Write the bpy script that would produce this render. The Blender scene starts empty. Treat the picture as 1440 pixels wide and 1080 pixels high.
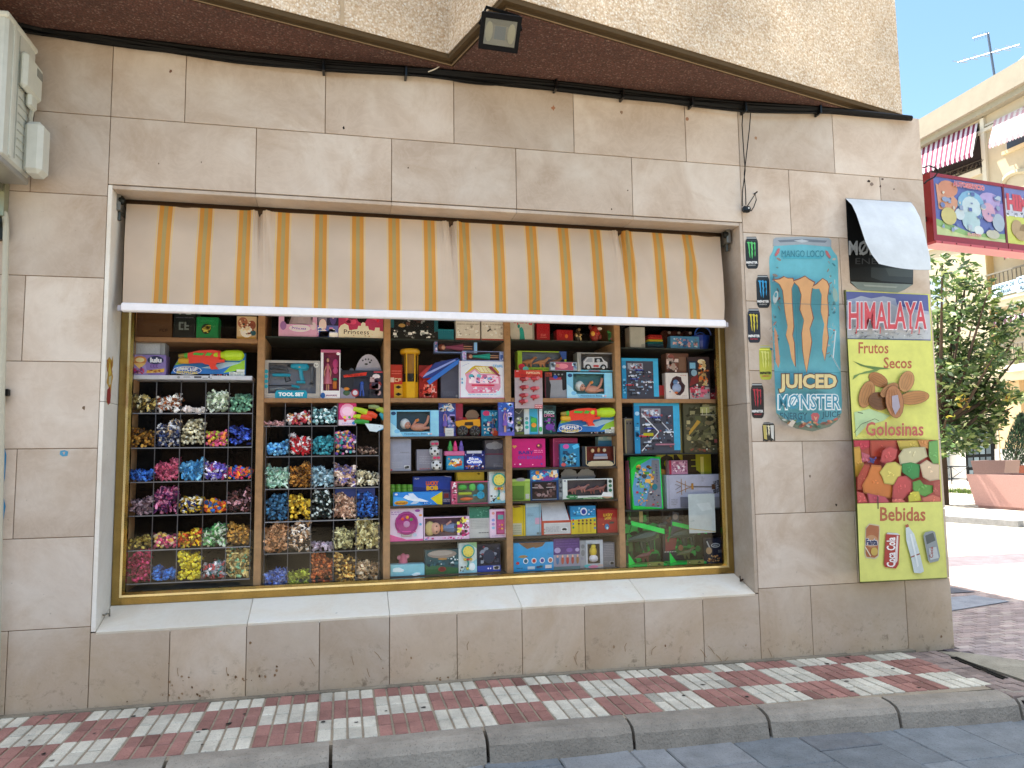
import bpy, math, random
from mathutils import Vector, Matrix, noise
R = math.radians
scene = bpy.context.scene
# ---------------------------------------------------------------- camera
CF, YAW, PIT, ROL = 1056.0, R(12.71), R(5.46), R(-0.77)
CAM = Vector((0.0, -3.6, 1.04))
_f = Vector((math.sin(YAW)*math.cos(PIT), math.cos(YAW)*math.cos(PIT), math.sin(PIT)))
_r = Vector((math.cos(YAW), -math.sin(YAW), 0)); _u = _r.cross(_f)
_r, _u = _r*math.cos(ROL)+_u*math.sin(ROL), -_r*math.sin(ROL)+_u*math.cos(ROL)
cd = bpy.data.cameras.new('camera'); cam = bpy.data.objects.new('camera', cd)
scene.collection.objects.link(cam)
m = Matrix((( _r.x,_u.x,-_f.x,CAM.x),(_r.y,_u.y,-_f.y,CAM.y),(_r.z,_u.z,-_f.z,CAM.z),(0,0,0,1)))
cam.matrix_world = m
cd.sensor_width = 36; cd.lens = CF/1440*36; cd.clip_start = 0.05; cd.clip_end = 2000
scene.camera = cam
# ---------------------------------------------------------------- sky, sun, exposure
SUN = Vector((-0.235, 0.37, 1.0)).normalized()
w = bpy.data.worlds.new('World'); scene.world = w; w.use_nodes = True
nt = w.node_tree; nt.nodes.clear()
sky = nt.nodes.new('ShaderNodeTexSky'); sky.sky_type = 'NISHITA'; sky.sun_disc = False
sky.sun_elevation = math.asin(SUN.z); sky.sun_rotation = math.atan2(SUN.x, SUN.y)
sky.air_density = 1.0; sky.dust_density = 0.3; sky.ozone_density = 1.6
bg = nt.nodes.new('ShaderNodeBackground'); bg.inputs['Strength'].default_value = 0.10
wo = nt.nodes.new('ShaderNodeOutputWorld')
hs = nt.nodes.new('ShaderNodeHueSaturation'); hs.inputs['Saturation'].default_value = .30; hs.inputs['Value'].default_value = 1.75
# sky dimmed low down; overhead whitened and brightened, an added unseen fill
h2 = nt.nodes.new('ShaderNodeHueSaturation'); h2.inputs['Saturation'].default_value = 1.0; h2.inputs['Hue'].default_value = .485; h2.inputs['Value'].default_value = .62
wc = nt.nodes.new('ShaderNodeTexCoord'); wx = nt.nodes.new('ShaderNodeSeparateXYZ'); wr = nt.nodes.new('ShaderNodeMapRange'); wr.interpolation_type = 'SMOOTHSTEP'
wr.inputs[1].default_value = .48; wr.inputs[2].default_value = .78; wm = nt.nodes.new('ShaderNodeMix'); wm.data_type = 'RGBA'
nt.links.new(wc.outputs['Generated'], wx.inputs[0]); nt.links.new(wx.outputs[2], wr.inputs[0]); nt.links.new(wr.outputs[0], wm.inputs[0])
nt.links.new(sky.outputs[0], hs.inputs['Color']); nt.links.new(sky.outputs[0], h2.inputs['Color'])
nt.links.new(h2.outputs[0], wm.inputs[6]); nt.links.new(hs.outputs[0], wm.inputs[7]); nt.links.new(wm.outputs[2], bg.inputs[0]); nt.links.new(bg.outputs[0], wo.inputs[0])
sl = bpy.data.lights.new('sun', 'SUN'); sl.energy = 4.0; sl.angle = R(0.5); sl.color = (1, 0.95, 0.87)
so = bpy.data.objects.new('sun', sl); scene.collection.objects.link(so)
so.rotation_euler = SUN.to_track_quat('Z', 'Y').to_euler(); so.location = (0, 0, 30)
scene.view_settings.view_transform = 'Standard'; scene.view_settings.look = 'None'
scene.view_settings.exposure = 2.2; scene.view_settings.gamma = 1
scene.cycles.transparent_max_bounces = 16; scene.cycles.max_bounces = 8
scene.cycles.diffuse_bounces = 4; scene.cycles.caustics_reflective = False; scene.cycles.caustics_refractive = False

# ---------------------------------------------------------------- picking helpers (a ray through the photo meets a real plane)
def ray(px, py): return _f + _r*((px-720)/CF) - _u*((py-540)/CF)
def PY(px, py, y=0.0): d = ray(px, py); return CAM + d*((y-CAM.y)/d.y)
def PX(px, py, x): d = ray(px, py); return CAM + d*((x-CAM.x)/d.x)
def PZ(px, py, z): d = ray(px, py); return CAM + d*((z-CAM.z)/d.z)

# ---------------------------------------------------------------- colour
def lin(c): return c/12.92 if c <= .04045 else ((c+.055)/1.055)**2.4
def C(s):
    if not isinstance(s, str): return tuple(s)
    s = s.lstrip('#'); 
    if len(s) == 3: s = ''.join(ch*2 for ch in s)
    return tuple(lin(int(s[i:i+2], 16)/255) for i in (0, 2, 4))

# ---------------------------------------------------------------- materials
MATS = {}
def newmat(name):
    mt = bpy.data.materials.new(name); mt.use_nodes = True; MATS[name] = mt
    n = mt.node_tree.nodes; return mt, n, mt.node_tree.links, n['Principled BSDF']
def attr_mat(name, rough=.5, metal=0, spec=.5, nscale=40, namt=.12, bump=0, bscale=200, coat=0, transl=0, gain=1.0):
    mt, n, l, b = newmat(name)
    a = n.new('ShaderNodeAttribute'); a.attribute_name = 'Col'
    tc = n.new('ShaderNodeTexCoord'); ns = n.new('ShaderNodeTexNoise')
    ns.inputs['Scale'].default_value = nscale; ns.inputs['Detail'].default_value = 6; ns.inputs['Roughness'].default_value = .65
    l.new(tc.outputs['Object'], ns.inputs['Vector'])
    mr = n.new('ShaderNodeMapRange'); mr.inputs[1].default_value = .25; mr.inputs[2].default_value = .75
    mr.inputs[3].default_value = (1-namt)*gain; mr.inputs[4].default_value = (1+namt*.6)*gain
    l.new(ns.outputs[0], mr.inputs[0])
    mx = n.new('ShaderNodeVectorMath'); mx.operation = 'SCALE'
    l.new(a.outputs['Color'], mx.inputs[0]); l.new(mr.outputs[0], mx.inputs['Scale'])
    l.new(mx.outputs[0], b.inputs['Base Color'])
    b.inputs['Roughness'].default_value = rough; b.inputs['Metallic'].default_value = metal
    b.inputs['Specular IOR Level'].default_value = spec; b.inputs['Coat Weight'].default_value = coat
    if bump:
        n2 = n.new('ShaderNodeTexNoise'); n2.inputs['Scale'].default_value = bscale; n2.inputs['Detail'].default_value = 4
        l.new(tc.outputs['Object'], n2.inputs['Vector'])
        bp = n.new('ShaderNodeBump'); bp.inputs['Strength'].default_value = bump; bp.inputs['Distance'].default_value = .01
        l.new(n2.outputs[0], bp.inputs['Height']); l.new(bp.outputs[0], b.inputs['Normal'])
    if bump >= .3:   # dark pits and grit
        v = n.new('ShaderNodeTexNoise'); v.inputs['Scale'].default_value = 170; v.inputs['Detail'].default_value = 3; l.new(tc.outputs['Object'], v.inputs['Vector'])
        r5 = n.new('ShaderNodeMapRange'); r5.inputs[1].default_value = .30; r5.inputs[2].default_value = .42; r5.inputs[3].default_value = .62; l.new(v.outputs[0], r5.inputs[0])
        m6 = n.new('ShaderNodeVectorMath'); m6.operation = 'SCALE'; l.new(mx.outputs[0], m6.inputs[0]); l.new(r5.outputs[0], m6.inputs['Scale']); l.new(m6.outputs[0], b.inputs['Base Color'])
    if transl:
        o = n['Material Output']; t = n.new('ShaderNodeBsdfTranslucent'); ms = n.new('ShaderNodeMixShader')
        ms.inputs[0].default_value = transl; l.new(mx.outputs[0], t.inputs[0])
        l.new(b.outputs[0], ms.inputs[1]); l.new(t.outputs[0], ms.inputs[2]); l.new(ms.outputs[0], o.inputs[0])
    return mt
attr_mat('print', rough=.42, spec=.3, nscale=25, namt=.14, gain=1.55)
attr_mat('matte', rough=.85, nscale=15, namt=.15, spec=.2, bump=.15, bscale=120)
attr_mat('plastic', rough=.3, nscale=30, namt=.08, gain=1.35)
attr_mat('foil', rough=.25, metal=.15, nscale=150, namt=.4, bump=.4, bscale=260, gain=1.75)
attr_mat('sticker', rough=.42, nscale=9, namt=.16, bump=.05, bscale=60)
attr_mat('metal', rough=.38, metal=.8, nscale=30, namt=.15)
attr_mat('wood', rough=.6, spec=.25, nscale=30, namt=.25, bump=.05)
attr_mat('concrete', rough=.9, nscale=9, namt=.3, spec=.2, bump=.5, bscale=90)
attr_mat('plaster', rough=.9, nscale=2.2, namt=.1, spec=.2, bump=.1, bscale=40)
attr_mat('leaf', rough=.45, nscale=8, namt=.25, transl=.3)
def clear_mat(name, fac=.06, tint=(1, 1, 1), rough=.03, smear=0):
    mt, n, l, b = newmat(name); n.remove(b); o = n['Material Output']
    t = n.new('ShaderNodeBsdfTransparent'); t.inputs[0].default_value = (*tint, 1)
    g = n.new('ShaderNodeBsdfGlossy'); g.inputs['Roughness'].default_value = rough
    fr = n.new('ShaderNodeFresnel'); fr.inputs[0].default_value = 1.5
    ml = n.new('ShaderNodeMath'); ml.operation = 'MULTIPLY'; ml.inputs[1].default_value = fac/.04
    l.new(fr.outputs[0], ml.inputs[0])
    if smear:   # wiped-dry streaks: the reflection is uneven
        tc = n.new('ShaderNodeTexCoord'); mp = n.new('ShaderNodeMapping'); mp.inputs['Scale'].default_value = (1.2, 1, 3.5); mp.inputs['Rotation'].default_value = (0, .5, 0); l.new(tc.outputs['Object'], mp.inputs[0])
        ns = n.new('ShaderNodeTexNoise'); ns.inputs['Scale'].default_value = 1.6; ns.inputs['Detail'].default_value = 8; l.new(mp.outputs[0], ns.inputs['Vector'])
        mr = n.new('ShaderNodeMapRange'); mr.inputs[1].default_value = .35; mr.inputs[2].default_value = .7; mr.inputs[3].default_value = .25; mr.inputs[4].default_value = 1.8; l.new(ns.outputs[0], mr.inputs[0])
        m5 = n.new('ShaderNodeMath'); m5.operation = 'MULTIPLY'; l.new(ml.outputs[0], m5.inputs[0]); l.new(mr.outputs[0], m5.inputs[1]); ml = m5
    ms = n.new('ShaderNodeMixShader'); l.new(ml.outputs[0], ms.inputs[0])
    l.new(t.outputs[0], ms.inputs[1]); l.new(g.outputs[0], ms.inputs[2]); l.new(ms.outputs[0], o.inputs[0])
clear_mat('window_glass', .0095, (.98, .985, .985), .0, smear=1)
clear_mat('film', .012, (.99, .99, .99), .06)
clear_mat('acrylic', .010, (.96, .96, .97), .03)

def stone_mat(name, c1, c2, c3, stain, scale=2.2, grime=0.0):
    # polished limestone: every slab has its own vein offset and tone (attribute), veins, pits and brown stains
    mt, n, l, b = newmat(name)
    a = n.new('ShaderNodeAttribute'); a.attribute_name = 'Col'
    sp = n.new('ShaderNodeSeparateColor'); l.new(a.outputs['Color'], sp.inputs[0])
    tc = n.new('ShaderNodeTexCoord')
    off = n.new('ShaderNodeVectorMath'); off.operation = 'MULTIPLY_ADD'
    off.inputs[1].default_value = (17, 31, 23)
    l.new(a.outputs['Color'], off.inputs[0]); l.new(tc.outputs['Object'], off.inputs[2])
    def nz(sc, det, ro=.6, dist=0, vec=None):
        q = n.new('ShaderNodeTexNoise'); q.inputs['Scale'].default_value = sc; q.inputs['Detail'].default_value = det
        q.inputs['Roughness'].default_value = ro; q.inputs['Distortion'].default_value = dist
        l.new(vec or off.outputs[0], q.inputs['Vector']); return q
    def ramp(src, p):
        r = n.new('ShaderNodeValToRGB'); el = r.color_ramp.elements
        while len(el) < len(p): el.new(.5)
        for e, (pos, c) in zip(el, p): e.position = pos; e.color = (*c, 1)
        l.new(src, r.inputs[0]); return r
    def mix(f, x, y, mode='MIX'):
        q = n.new('ShaderNodeMix'); q.data_type = 'RGBA'; q.blend_type = mode
        for s, v in ((q.inputs[0], f), (q.inputs[6], x), (q.inputs[7], y)):
            if hasattr(v, 'is_linked') or hasattr(v, 'links'): l.new(v, s)
            else: s.default_value = v if isinstance(v, (int, float)) else (*v, 1)
        return q.outputs[2]
    base = ramp(nz(scale, 8, .58, .8).outputs[0], [(.34, c1), (.5, c2), (.67, c3)])
    vein = ramp(nz(scale*2.6, 10, .7, 2.4).outputs[0], [(.44, (0, 0, 0)), (.5, (1, 1, 1)), (.56, (0, 0, 0))])
    vf = n.new('ShaderNodeMath'); vf.operation = 'MULTIPLY'; vf.inputs[1].default_value = .12
    l.new(vein.outputs[0], vf.inputs[0])
    col = mix(vf.outputs[0], base.outputs[0], tuple(x*1.25 for x in c3))
    st = ramp(nz(1.7, 9, .72, 1.2, tc.outputs['Object']).outputs[0], [(.52, (0, 0, 0)), (.72, (1, 1, 1))])
    sf = n.new('ShaderNodeMath'); sf.operation = 'MULTIPLY'; sf.inputs[1].default_value = .55
    l.new(st.outputs[0], sf.inputs[0]); col = mix(sf.outputs[0], col, stain)
    pit = ramp(nz(38, 3, .6, 0, tc.outputs['Object']).outputs[0], [(.25, (1, 1, 1)), (.30, (0, 0, 0))])
    pf = n.new('ShaderNodeMath'); pf.operation = 'MULTIPLY'; pf.inputs[1].default_value = .35
    l.new(pit.outputs[0], pf.inputs[0]); col = mix(pf.outputs[0], col, (.10, .07, .05))
    if grime:
        # splash dirt near the pavement: real dirt, ragged upper edge
        sx = n.new('ShaderNodeSeparateXYZ'); l.new(tc.outputs['Object'], sx.inputs[0])
        mr = n.new('ShaderNodeMapRange'); mr.inputs[1].default_value = .26; mr.inputs[2].default_value = 0
        mr.inputs[3].default_value = 0; mr.inputs[4].default_value = 1; l.new(sx.outputs[2], mr.inputs[0])
        g2 = nz(16, 10, .8, .3, tc.outputs['Object'])
        oc = nz(2.6, 7, .65, .3, tc.outputs['Object']); m3 = n.new('ShaderNodeMapRange'); m3.inputs[1].default_value = .50; m3.inputs[2].default_value = .0; m3.inputs[3].default_value = 0; m3.inputs[4].default_value = 1.1; l.new(sx.outputs[2], m3.inputs[0])
        m4 = n.new('ShaderNodeMath'); m4.operation = 'MULTIPLY'; l.new(m3.outputs[0], m4.inputs[0]); l.new(oc.outputs[0], m4.inputs[1]); col = mix(m4.outputs[0], col, (.54, .40, .25))
        gm = n.new('ShaderNodeMath'); gm.operation = 'MULTIPLY'; l.new(mr.outputs[0], gm.inputs[0])
        gr = ramp(g2.outputs[0], [(.54, (0, 0, 0)), (.66, (1, 1, 1))]); l.new(gr.outputs[0], gm.inputs[1])
        gk = n.new('ShaderNodeMath'); gk.operation = 'MULTIPLY'; gk.inputs[1].default_value = grime; l.new(gm.outputs[0], gk.inputs[0])
        col = mix(gk.outputs[0], col, (.13, .085, .05))
    tone = n.new('ShaderNodeMapRange'); tone.inputs[3].default_value = .87; tone.inputs[4].default_value = 1.08
    l.new(sp.outputs[1], tone.inputs[0])
    vm = n.new('ShaderNodeVectorMath'); vm.operation = 'SCALE'; l.new(col, vm.inputs[0]); l.new(tone.outputs[0], vm.inputs['Scale'])
    l.new(vm.outputs[0], b.inputs['Base Color'])
    rr = n.new('ShaderNodeMapRange'); rr.inputs[3].default_value = .32; rr.inputs[4].default_value = .6
    l.new(nz(6, 5, .6, 0, tc.outputs['Object']).outputs[0], rr.inputs[0]); l.new(rr.outputs[0], b.inputs['Roughness'])
    b.inputs['Specular IOR Level'].default_value = .35
    bp = n.new('ShaderNodeBump'); bp.inputs['Strength'].default_value = .12; bp.inputs['Distance'].default_value = .004
    l.new(nz(90, 4, .6, 0, tc.outputs['Object']).outputs[0], bp.inputs['Height']); l.new(bp.outputs[0], b.inputs['Normal'])
    return mt
stone_mat('limestone', (.50, .392, .305), (.59, .487, .400), (.68, .597, .518), (.43, .30, .19), scale=2.3, grime=.7)
stone_mat('sill_marble', (.80, .75, .67), (.85, .80, .73), (.88, .85, .79), (.68, .58, .47), scale=3)
stone_mat('sill_cream', (.88, .79, .65), (.90, .84, .72), (.92, .87, .78), (.74, .60, .44), scale=3)

def pebble_mat(name, pal, dark, scale=105, bump=.55):
    mt, n, l, b = newmat(name)
    tc = n.new('ShaderNodeTexCoord')
    v = n.new('ShaderNodeTexVoronoi'); v.inputs['Scale'].default_value = scale; v.inputs['Randomness'].default_value = 1
    l.new(tc.outputs['Object'], v.inputs['Vector'])
    sp = n.new('ShaderNodeSeparateColor'); l.new(v.outputs['Color'], sp.inputs[0])
    r = n.new('ShaderNodeValToRGB'); el = r.color_ramp.elements
    while len(el) < len(pal): el.new(.5)
    for i, (e, c) in enumerate(zip(el, pal)): e.position = i/(len(pal)-1); e.color = (*c, 1)
    l.new(sp.outputs[0], r.inputs[0])
    d = n.new('ShaderNodeMapRange'); d.inputs[1].default_value = .35; d.inputs[2].default_value = .95
    l.new(v.outputs['Distance'], d.inputs[0])
    mx = n.new('ShaderNodeMix'); mx.data_type = 'RGBA'; l.new(d.outputs[0], mx.inputs[0])
    l.new(r.outputs[0], mx.inputs[6]); mx.inputs[7].default_value = (*dark, 1)
    ns = n.new('ShaderNodeTexNoise'); ns.inputs['Scale'].default_value = 2.5; ns.inputs['Detail'].default_value = 7
    l.new(tc.outputs['Object'], ns.inputs['Vector'])
    mr = n.new('ShaderNodeMapRange'); mr.inputs[1].default_value = .3; mr.inputs[2].default_value = .7; mr.inputs[3].default_value = .75; mr.inputs[4].default_value = 1.15
    l.new(ns.outputs[0], mr.inputs[0])
    vm = n.new('ShaderNodeVectorMath'); vm.operation = 'SCALE'; l.new(mx.outputs[2], vm.inputs[0]); l.new(mr.outputs[0], vm.inputs['Scale'])
    l.new(vm.outputs[0], b.inputs['Base Color']); b.inputs['Roughness'].default_value = .85
    bp = n.new('ShaderNodeBump'); bp.invert = True; bp.inputs['Strength'].default_value = bump; bp.inputs['Distance'].default_value = .006
    l.new(v.outputs['Distance'], bp.inputs['Height']); l.new(bp.outputs[0], b.inputs['Normal'])
pebble_mat('pebbledash', [(.78, .64, .48), (.50, .34, .2), (.82, .72, .58), (.64, .48, .32), (.88, .82, .73), (.74, .60, .45)], (.52, .38, .25))
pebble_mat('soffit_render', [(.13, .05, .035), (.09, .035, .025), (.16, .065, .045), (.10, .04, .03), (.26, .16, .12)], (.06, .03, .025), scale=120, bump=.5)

# ---------------------------------------------------------------- mesh builder
class MB:
    def __init__(s, org=(0, 0, 0)): s.v = []; s.f = []; s.c = []; s.o = Vector(org); s.m = []
    def pt(s, p): s.v.append(tuple(Vector(p)-s.o)); return len(s.v)-1
    def face(s, pts, col, mi=0):
        ids = [s.pt(p) for p in pts]; s.f.append(ids); s.c.append(C(col)); s.m.append(mi)
    def geo(s, verts, faces, col, mi=0):
        n = len(s.v); c = C(col)
        for p in verts: s.pt(p)
        for f in faces: s.f.append([i+n for i in f]); s.c.append(c); s.m.append(mi)
    def box(s, x0, y0, z0, x1, y1, z1, col, skip='', mi=0, M=None):
        P = [(x0,y0,z0),(x1,y0,z0),(x1,y1,z0),(x0,y1,z0),(x0,y0,z1),(x1,y0,z1),(x1,y1,z1),(x0,y1,z1)]
        if M: P = [M @ Vector(p) for p in P]
        F = {'b':(0,3,2,1),'t':(4,5,6,7),'f':(0,1,5,4),'k':(2,3,7,6),'l':(3,0,4,7),'r':(1,2,6,5)}
        s.geo(P, [F[k] for k in F if k not in skip], col, mi)
    def cbox(s, x0, y0, z0, x1, y1, z1, col, b=.004, mi=0, M=None):
        # box with every edge chamfered
        V = []; F = []
        b = min(b, (x1-x0)*.45, (y1-y0)*.45, (z1-z0)*.45)
        idx = {}
        def g(ix, iy, iz, ax):
            k = (ix, iy, iz, ax)
            if k not in idx:
                X = [x0, x1][ix]; Yy = [y0, y1][iy]; Zz = [z0, z1][iz]
                dx = b*(1-2*ix); dy = b*(1-2*iy); dz = b*(1-2*iz)
                p = [X+dx, Yy+dy, Zz+dz]; p[ax] = [X, Yy, Zz][ax]
                idx[k] = len(V); V.append(tuple(p))
            return idx[k]
        F += [[g(0,j,k,0) for j,k in ((0,0),(0,1),(1,1),(1,0))], [g(1,j,k,0) for j,k in ((0,0),(1,0),(1,1),(0,1))]]
        F += [[g(i,0,k,1) for i,k in ((0,0),(1,0),(1,1),(0,1))], [g(i,1,k,1) for i,k in ((0,0),(0,1),(1,1),(1,0))]]
        F += [[g(i,j,0,2) for i,j in ((0,0),(0,1),(1,1),(1,0))], [g(i,j,1,2) for i,j in ((0,0),(1,0),(1,1),(0,1))]]
        for j in (0,1):
            for k in (0,1): F.append([g(0,j,k,1), g(1,j,k,1), g(1,j,k,2), g(0,j,k,2)])
        for i in (0,1):
            for k in (0,1): F.append([g(i,0,k,0), g(i,1,k,0), g(i,1,k,2), g(i,0,k,2)])
        for i in (0,1):
            for j in (0,1): F.append([g(i,j,0,0), g(i,j,1,0), g(i,j,1,1), g(i,j,0,1)])
        for i in (0,1):
            for j in (0,1):
                for k in (0,1): F.append([g(i,j,k,0), g(i,j,k,1), g(i,j,k,2)])
        if M: V = [tuple(M @ Vector(p)) for p in V]
        # make outward
        cen = sum((Vector(p) for p in V), Vector())/len(V)
        G = []
        for f in F:
            a, bb, c = (Vector(V[i]) for i in f[:3]); nn = (bb-a).cross(c-a)
            G.append(f if nn.dot(sum((Vector(V[i]) for i in f), Vector())/len(f)-cen) > 0 else f[::-1])
        s.geo(V, G, col, mi)
    def ell(s, c, r, col, n=10, k=6, M=None, mi=0):
        V = []; F = []; c = Vector(c)
        for i in range(k+1):
            th = math.pi*i/k
            for j in range(n):
                ph = 2*math.pi*j/n
                p = Vector((r[0]*math.sin(th)*math.cos(ph), r[1]*math.sin(th)*math.sin(ph), r[2]*math.cos(th)))
                V.append((M @ p if M else p)+c)
        for i in range(k):
            for j in range(n):
                a, b = i*n+j, i*n+(j+1) % n
                F.append((a, a+n, b+n, b))
        s.geo(V, F, col, mi)
    def tube(s, pts, r, col, n=7, cap=True, mi=0):
        pts = [Vector(p) for p in pts]; V = []; F = []
        rr = r if isinstance(r, (list, tuple)) else [r]*len(pts)
        pu = None
        for i, p in enumerate(pts):
            t = (pts[min(i+1, len(pts)-1)]-pts[max(i-1, 0)]).normalized()
            if pu is None:
                a = Vector((0, 0, 1)) if abs(t.z) < .9 else Vector((1, 0, 0)); pu = t.cross(a).normalized()
            pu = (pu - t*pu.dot(t)).normalized(); pv = t.cross(pu)
            for j in range(n):
                an = 2*math.pi*j/n; V.append(p+(pu*math.cos(an)+pv*math.sin(an))*rr[i])
        for i in range(len(pts)-1):
            for j in range(n):
                a, b = i*n+j, i*n+(j+1) % n; F.append((a, b, b+n, a+n))
        if cap: F.append(list(range(n))[::-1]); F.append([len(V)-n+j for j in range(n)])
        s.geo(V, F, col, mi)
    def lathe(s, c, prof, col, n=16, mi=0, M=None):
        # prof: (radius, height[, colour])
        c = Vector(c)
        for i in range(len(prof)-1):
            (r0, h0), (r1, h1) = prof[i][:2], prof[i+1][:2]; cc = prof[i][2] if len(prof[i]) > 2 else col
            V = []
            for r_, h_ in ((r0, h0), (r1, h1)):
                for j in range(n):
                    an = 2*math.pi*j/n; p = Vector((r_*math.cos(an), r_*math.sin(an), h_)); V.append(c+(M @ p if M else p))
            s.geo(V, [(j, (j+1) % n, n+(j+1) % n, n+j) for j in range(n)], cc, mi)
    def prism(s, pts, y0, y1, col, ax='y', mi=0):
        # outline in the (x,z) plane pushed through y0..y1 (or (y,z) through x, (x,y) through z)
        def q(a, b, t): return {'y': (a, t, b), 'x': (t, a, b), 'z': (a, b, t)}[ax]
        n = len(pts); V = [q(a, b, y0) for a, b in pts]+[q(a, b, y1) for a, b in pts]
        F = [list(range(n)), list(range(n, 2*n))[::-1]]+[(i, i+n, (i+1) % n+n, (i+1) % n) for i in range(n)]
        s.geo(V, F, col, mi)
    def build(s, name, mats, parent=None, smooth=False, fix=False):
        me = bpy.data.meshes.new(name); me.from_pydata(s.v, [], s.f)
        ca = me.color_attributes.new('Col', 'FLOAT_COLOR', 'CORNER')
        buf = []
        for f, c in zip(s.f, s.c): buf += [c[0], c[1], c[2], 1.0]*len(f)
        ca.data.foreach_set('color', buf)
        mats = mats if isinstance(mats, (list, tuple)) else [mats]
        for mt in mats: me.materials.append(MATS[mt] if isinstance(mt, str) else mt)
        me.polygons.foreach_set('material_index', s.m)
        if smooth: me.polygons.foreach_set('use_smooth', [True]*len(me.polygons))
        me.update()
        ob = bpy.data.objects.new(name, me); scene.collection.objects.link(ob)
        if parent is not None: ob.parent = parent
        else: ob.location = s.o
        return ob

def tag(o, label=None, cat=None, group=None, kind=None):
    if label: o['label'] = label
    if cat: o['category'] = cat
    if group: o['group'] = group
    if kind: o['kind'] = kind
    return o
def empty(name, loc, label=None, cat=None, group=None, rot=(0, 0, 0)):
    o = bpy.data.objects.new(name, None); scene.collection.objects.link(o); o.empty_display_size = .05
    o.location = loc; o.rotation_euler = rot; return tag(o, label, cat, group)

# ---------------------------------------------------------------- printed artwork on a flat face
TX = {}
def text_geo(s, bold=.0):
    k = (s, bold)
    if k not in TX:
        cu = bpy.data.curves.new('t', 'FONT'); cu.body = s; cu.resolution_u = 2; cu.offset = bold
        ob = bpy.data.objects.new('t', cu); scene.collection.objects.link(ob)
        dg = bpy.context.evaluated_depsgraph_get(); me = ob.evaluated_get(dg).to_mesh()
        V = [tuple(v.co) for v in me.vertices]; F = [list(p.vertices) for p in me.polygons]
        ob.evaluated_get(dg).to_mesh_clear(); bpy.data.objects.remove(ob); bpy.data.curves.remove(cu)
        xs = [v[0] for v in V]; ys = [v[1] for v in V]; x0, x1, y0, y1 = min(xs), max(xs), min(ys), max(ys)
        TX[k] = ([((v[0]-x0)/(x1-x0), (v[1]-y0)/(y1-y0)) for v in V], F)
    return TX[k]
class Face:
    def __init__(s, o, U, V, step=.0004, warp=None):
        s.o = Vector(o); s.U = Vector(U); s.V = Vector(V); s.n = s.U.cross(s.V).normalized(); s.step = step; s.k = 0
        s.asp = s.U.length/max(s.V.length, 1e-6); s.warp = warp
    def p(s, u, v): return s.o+s.U*u+s.V*v+s.n*(s.step*(s.k+1))
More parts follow.
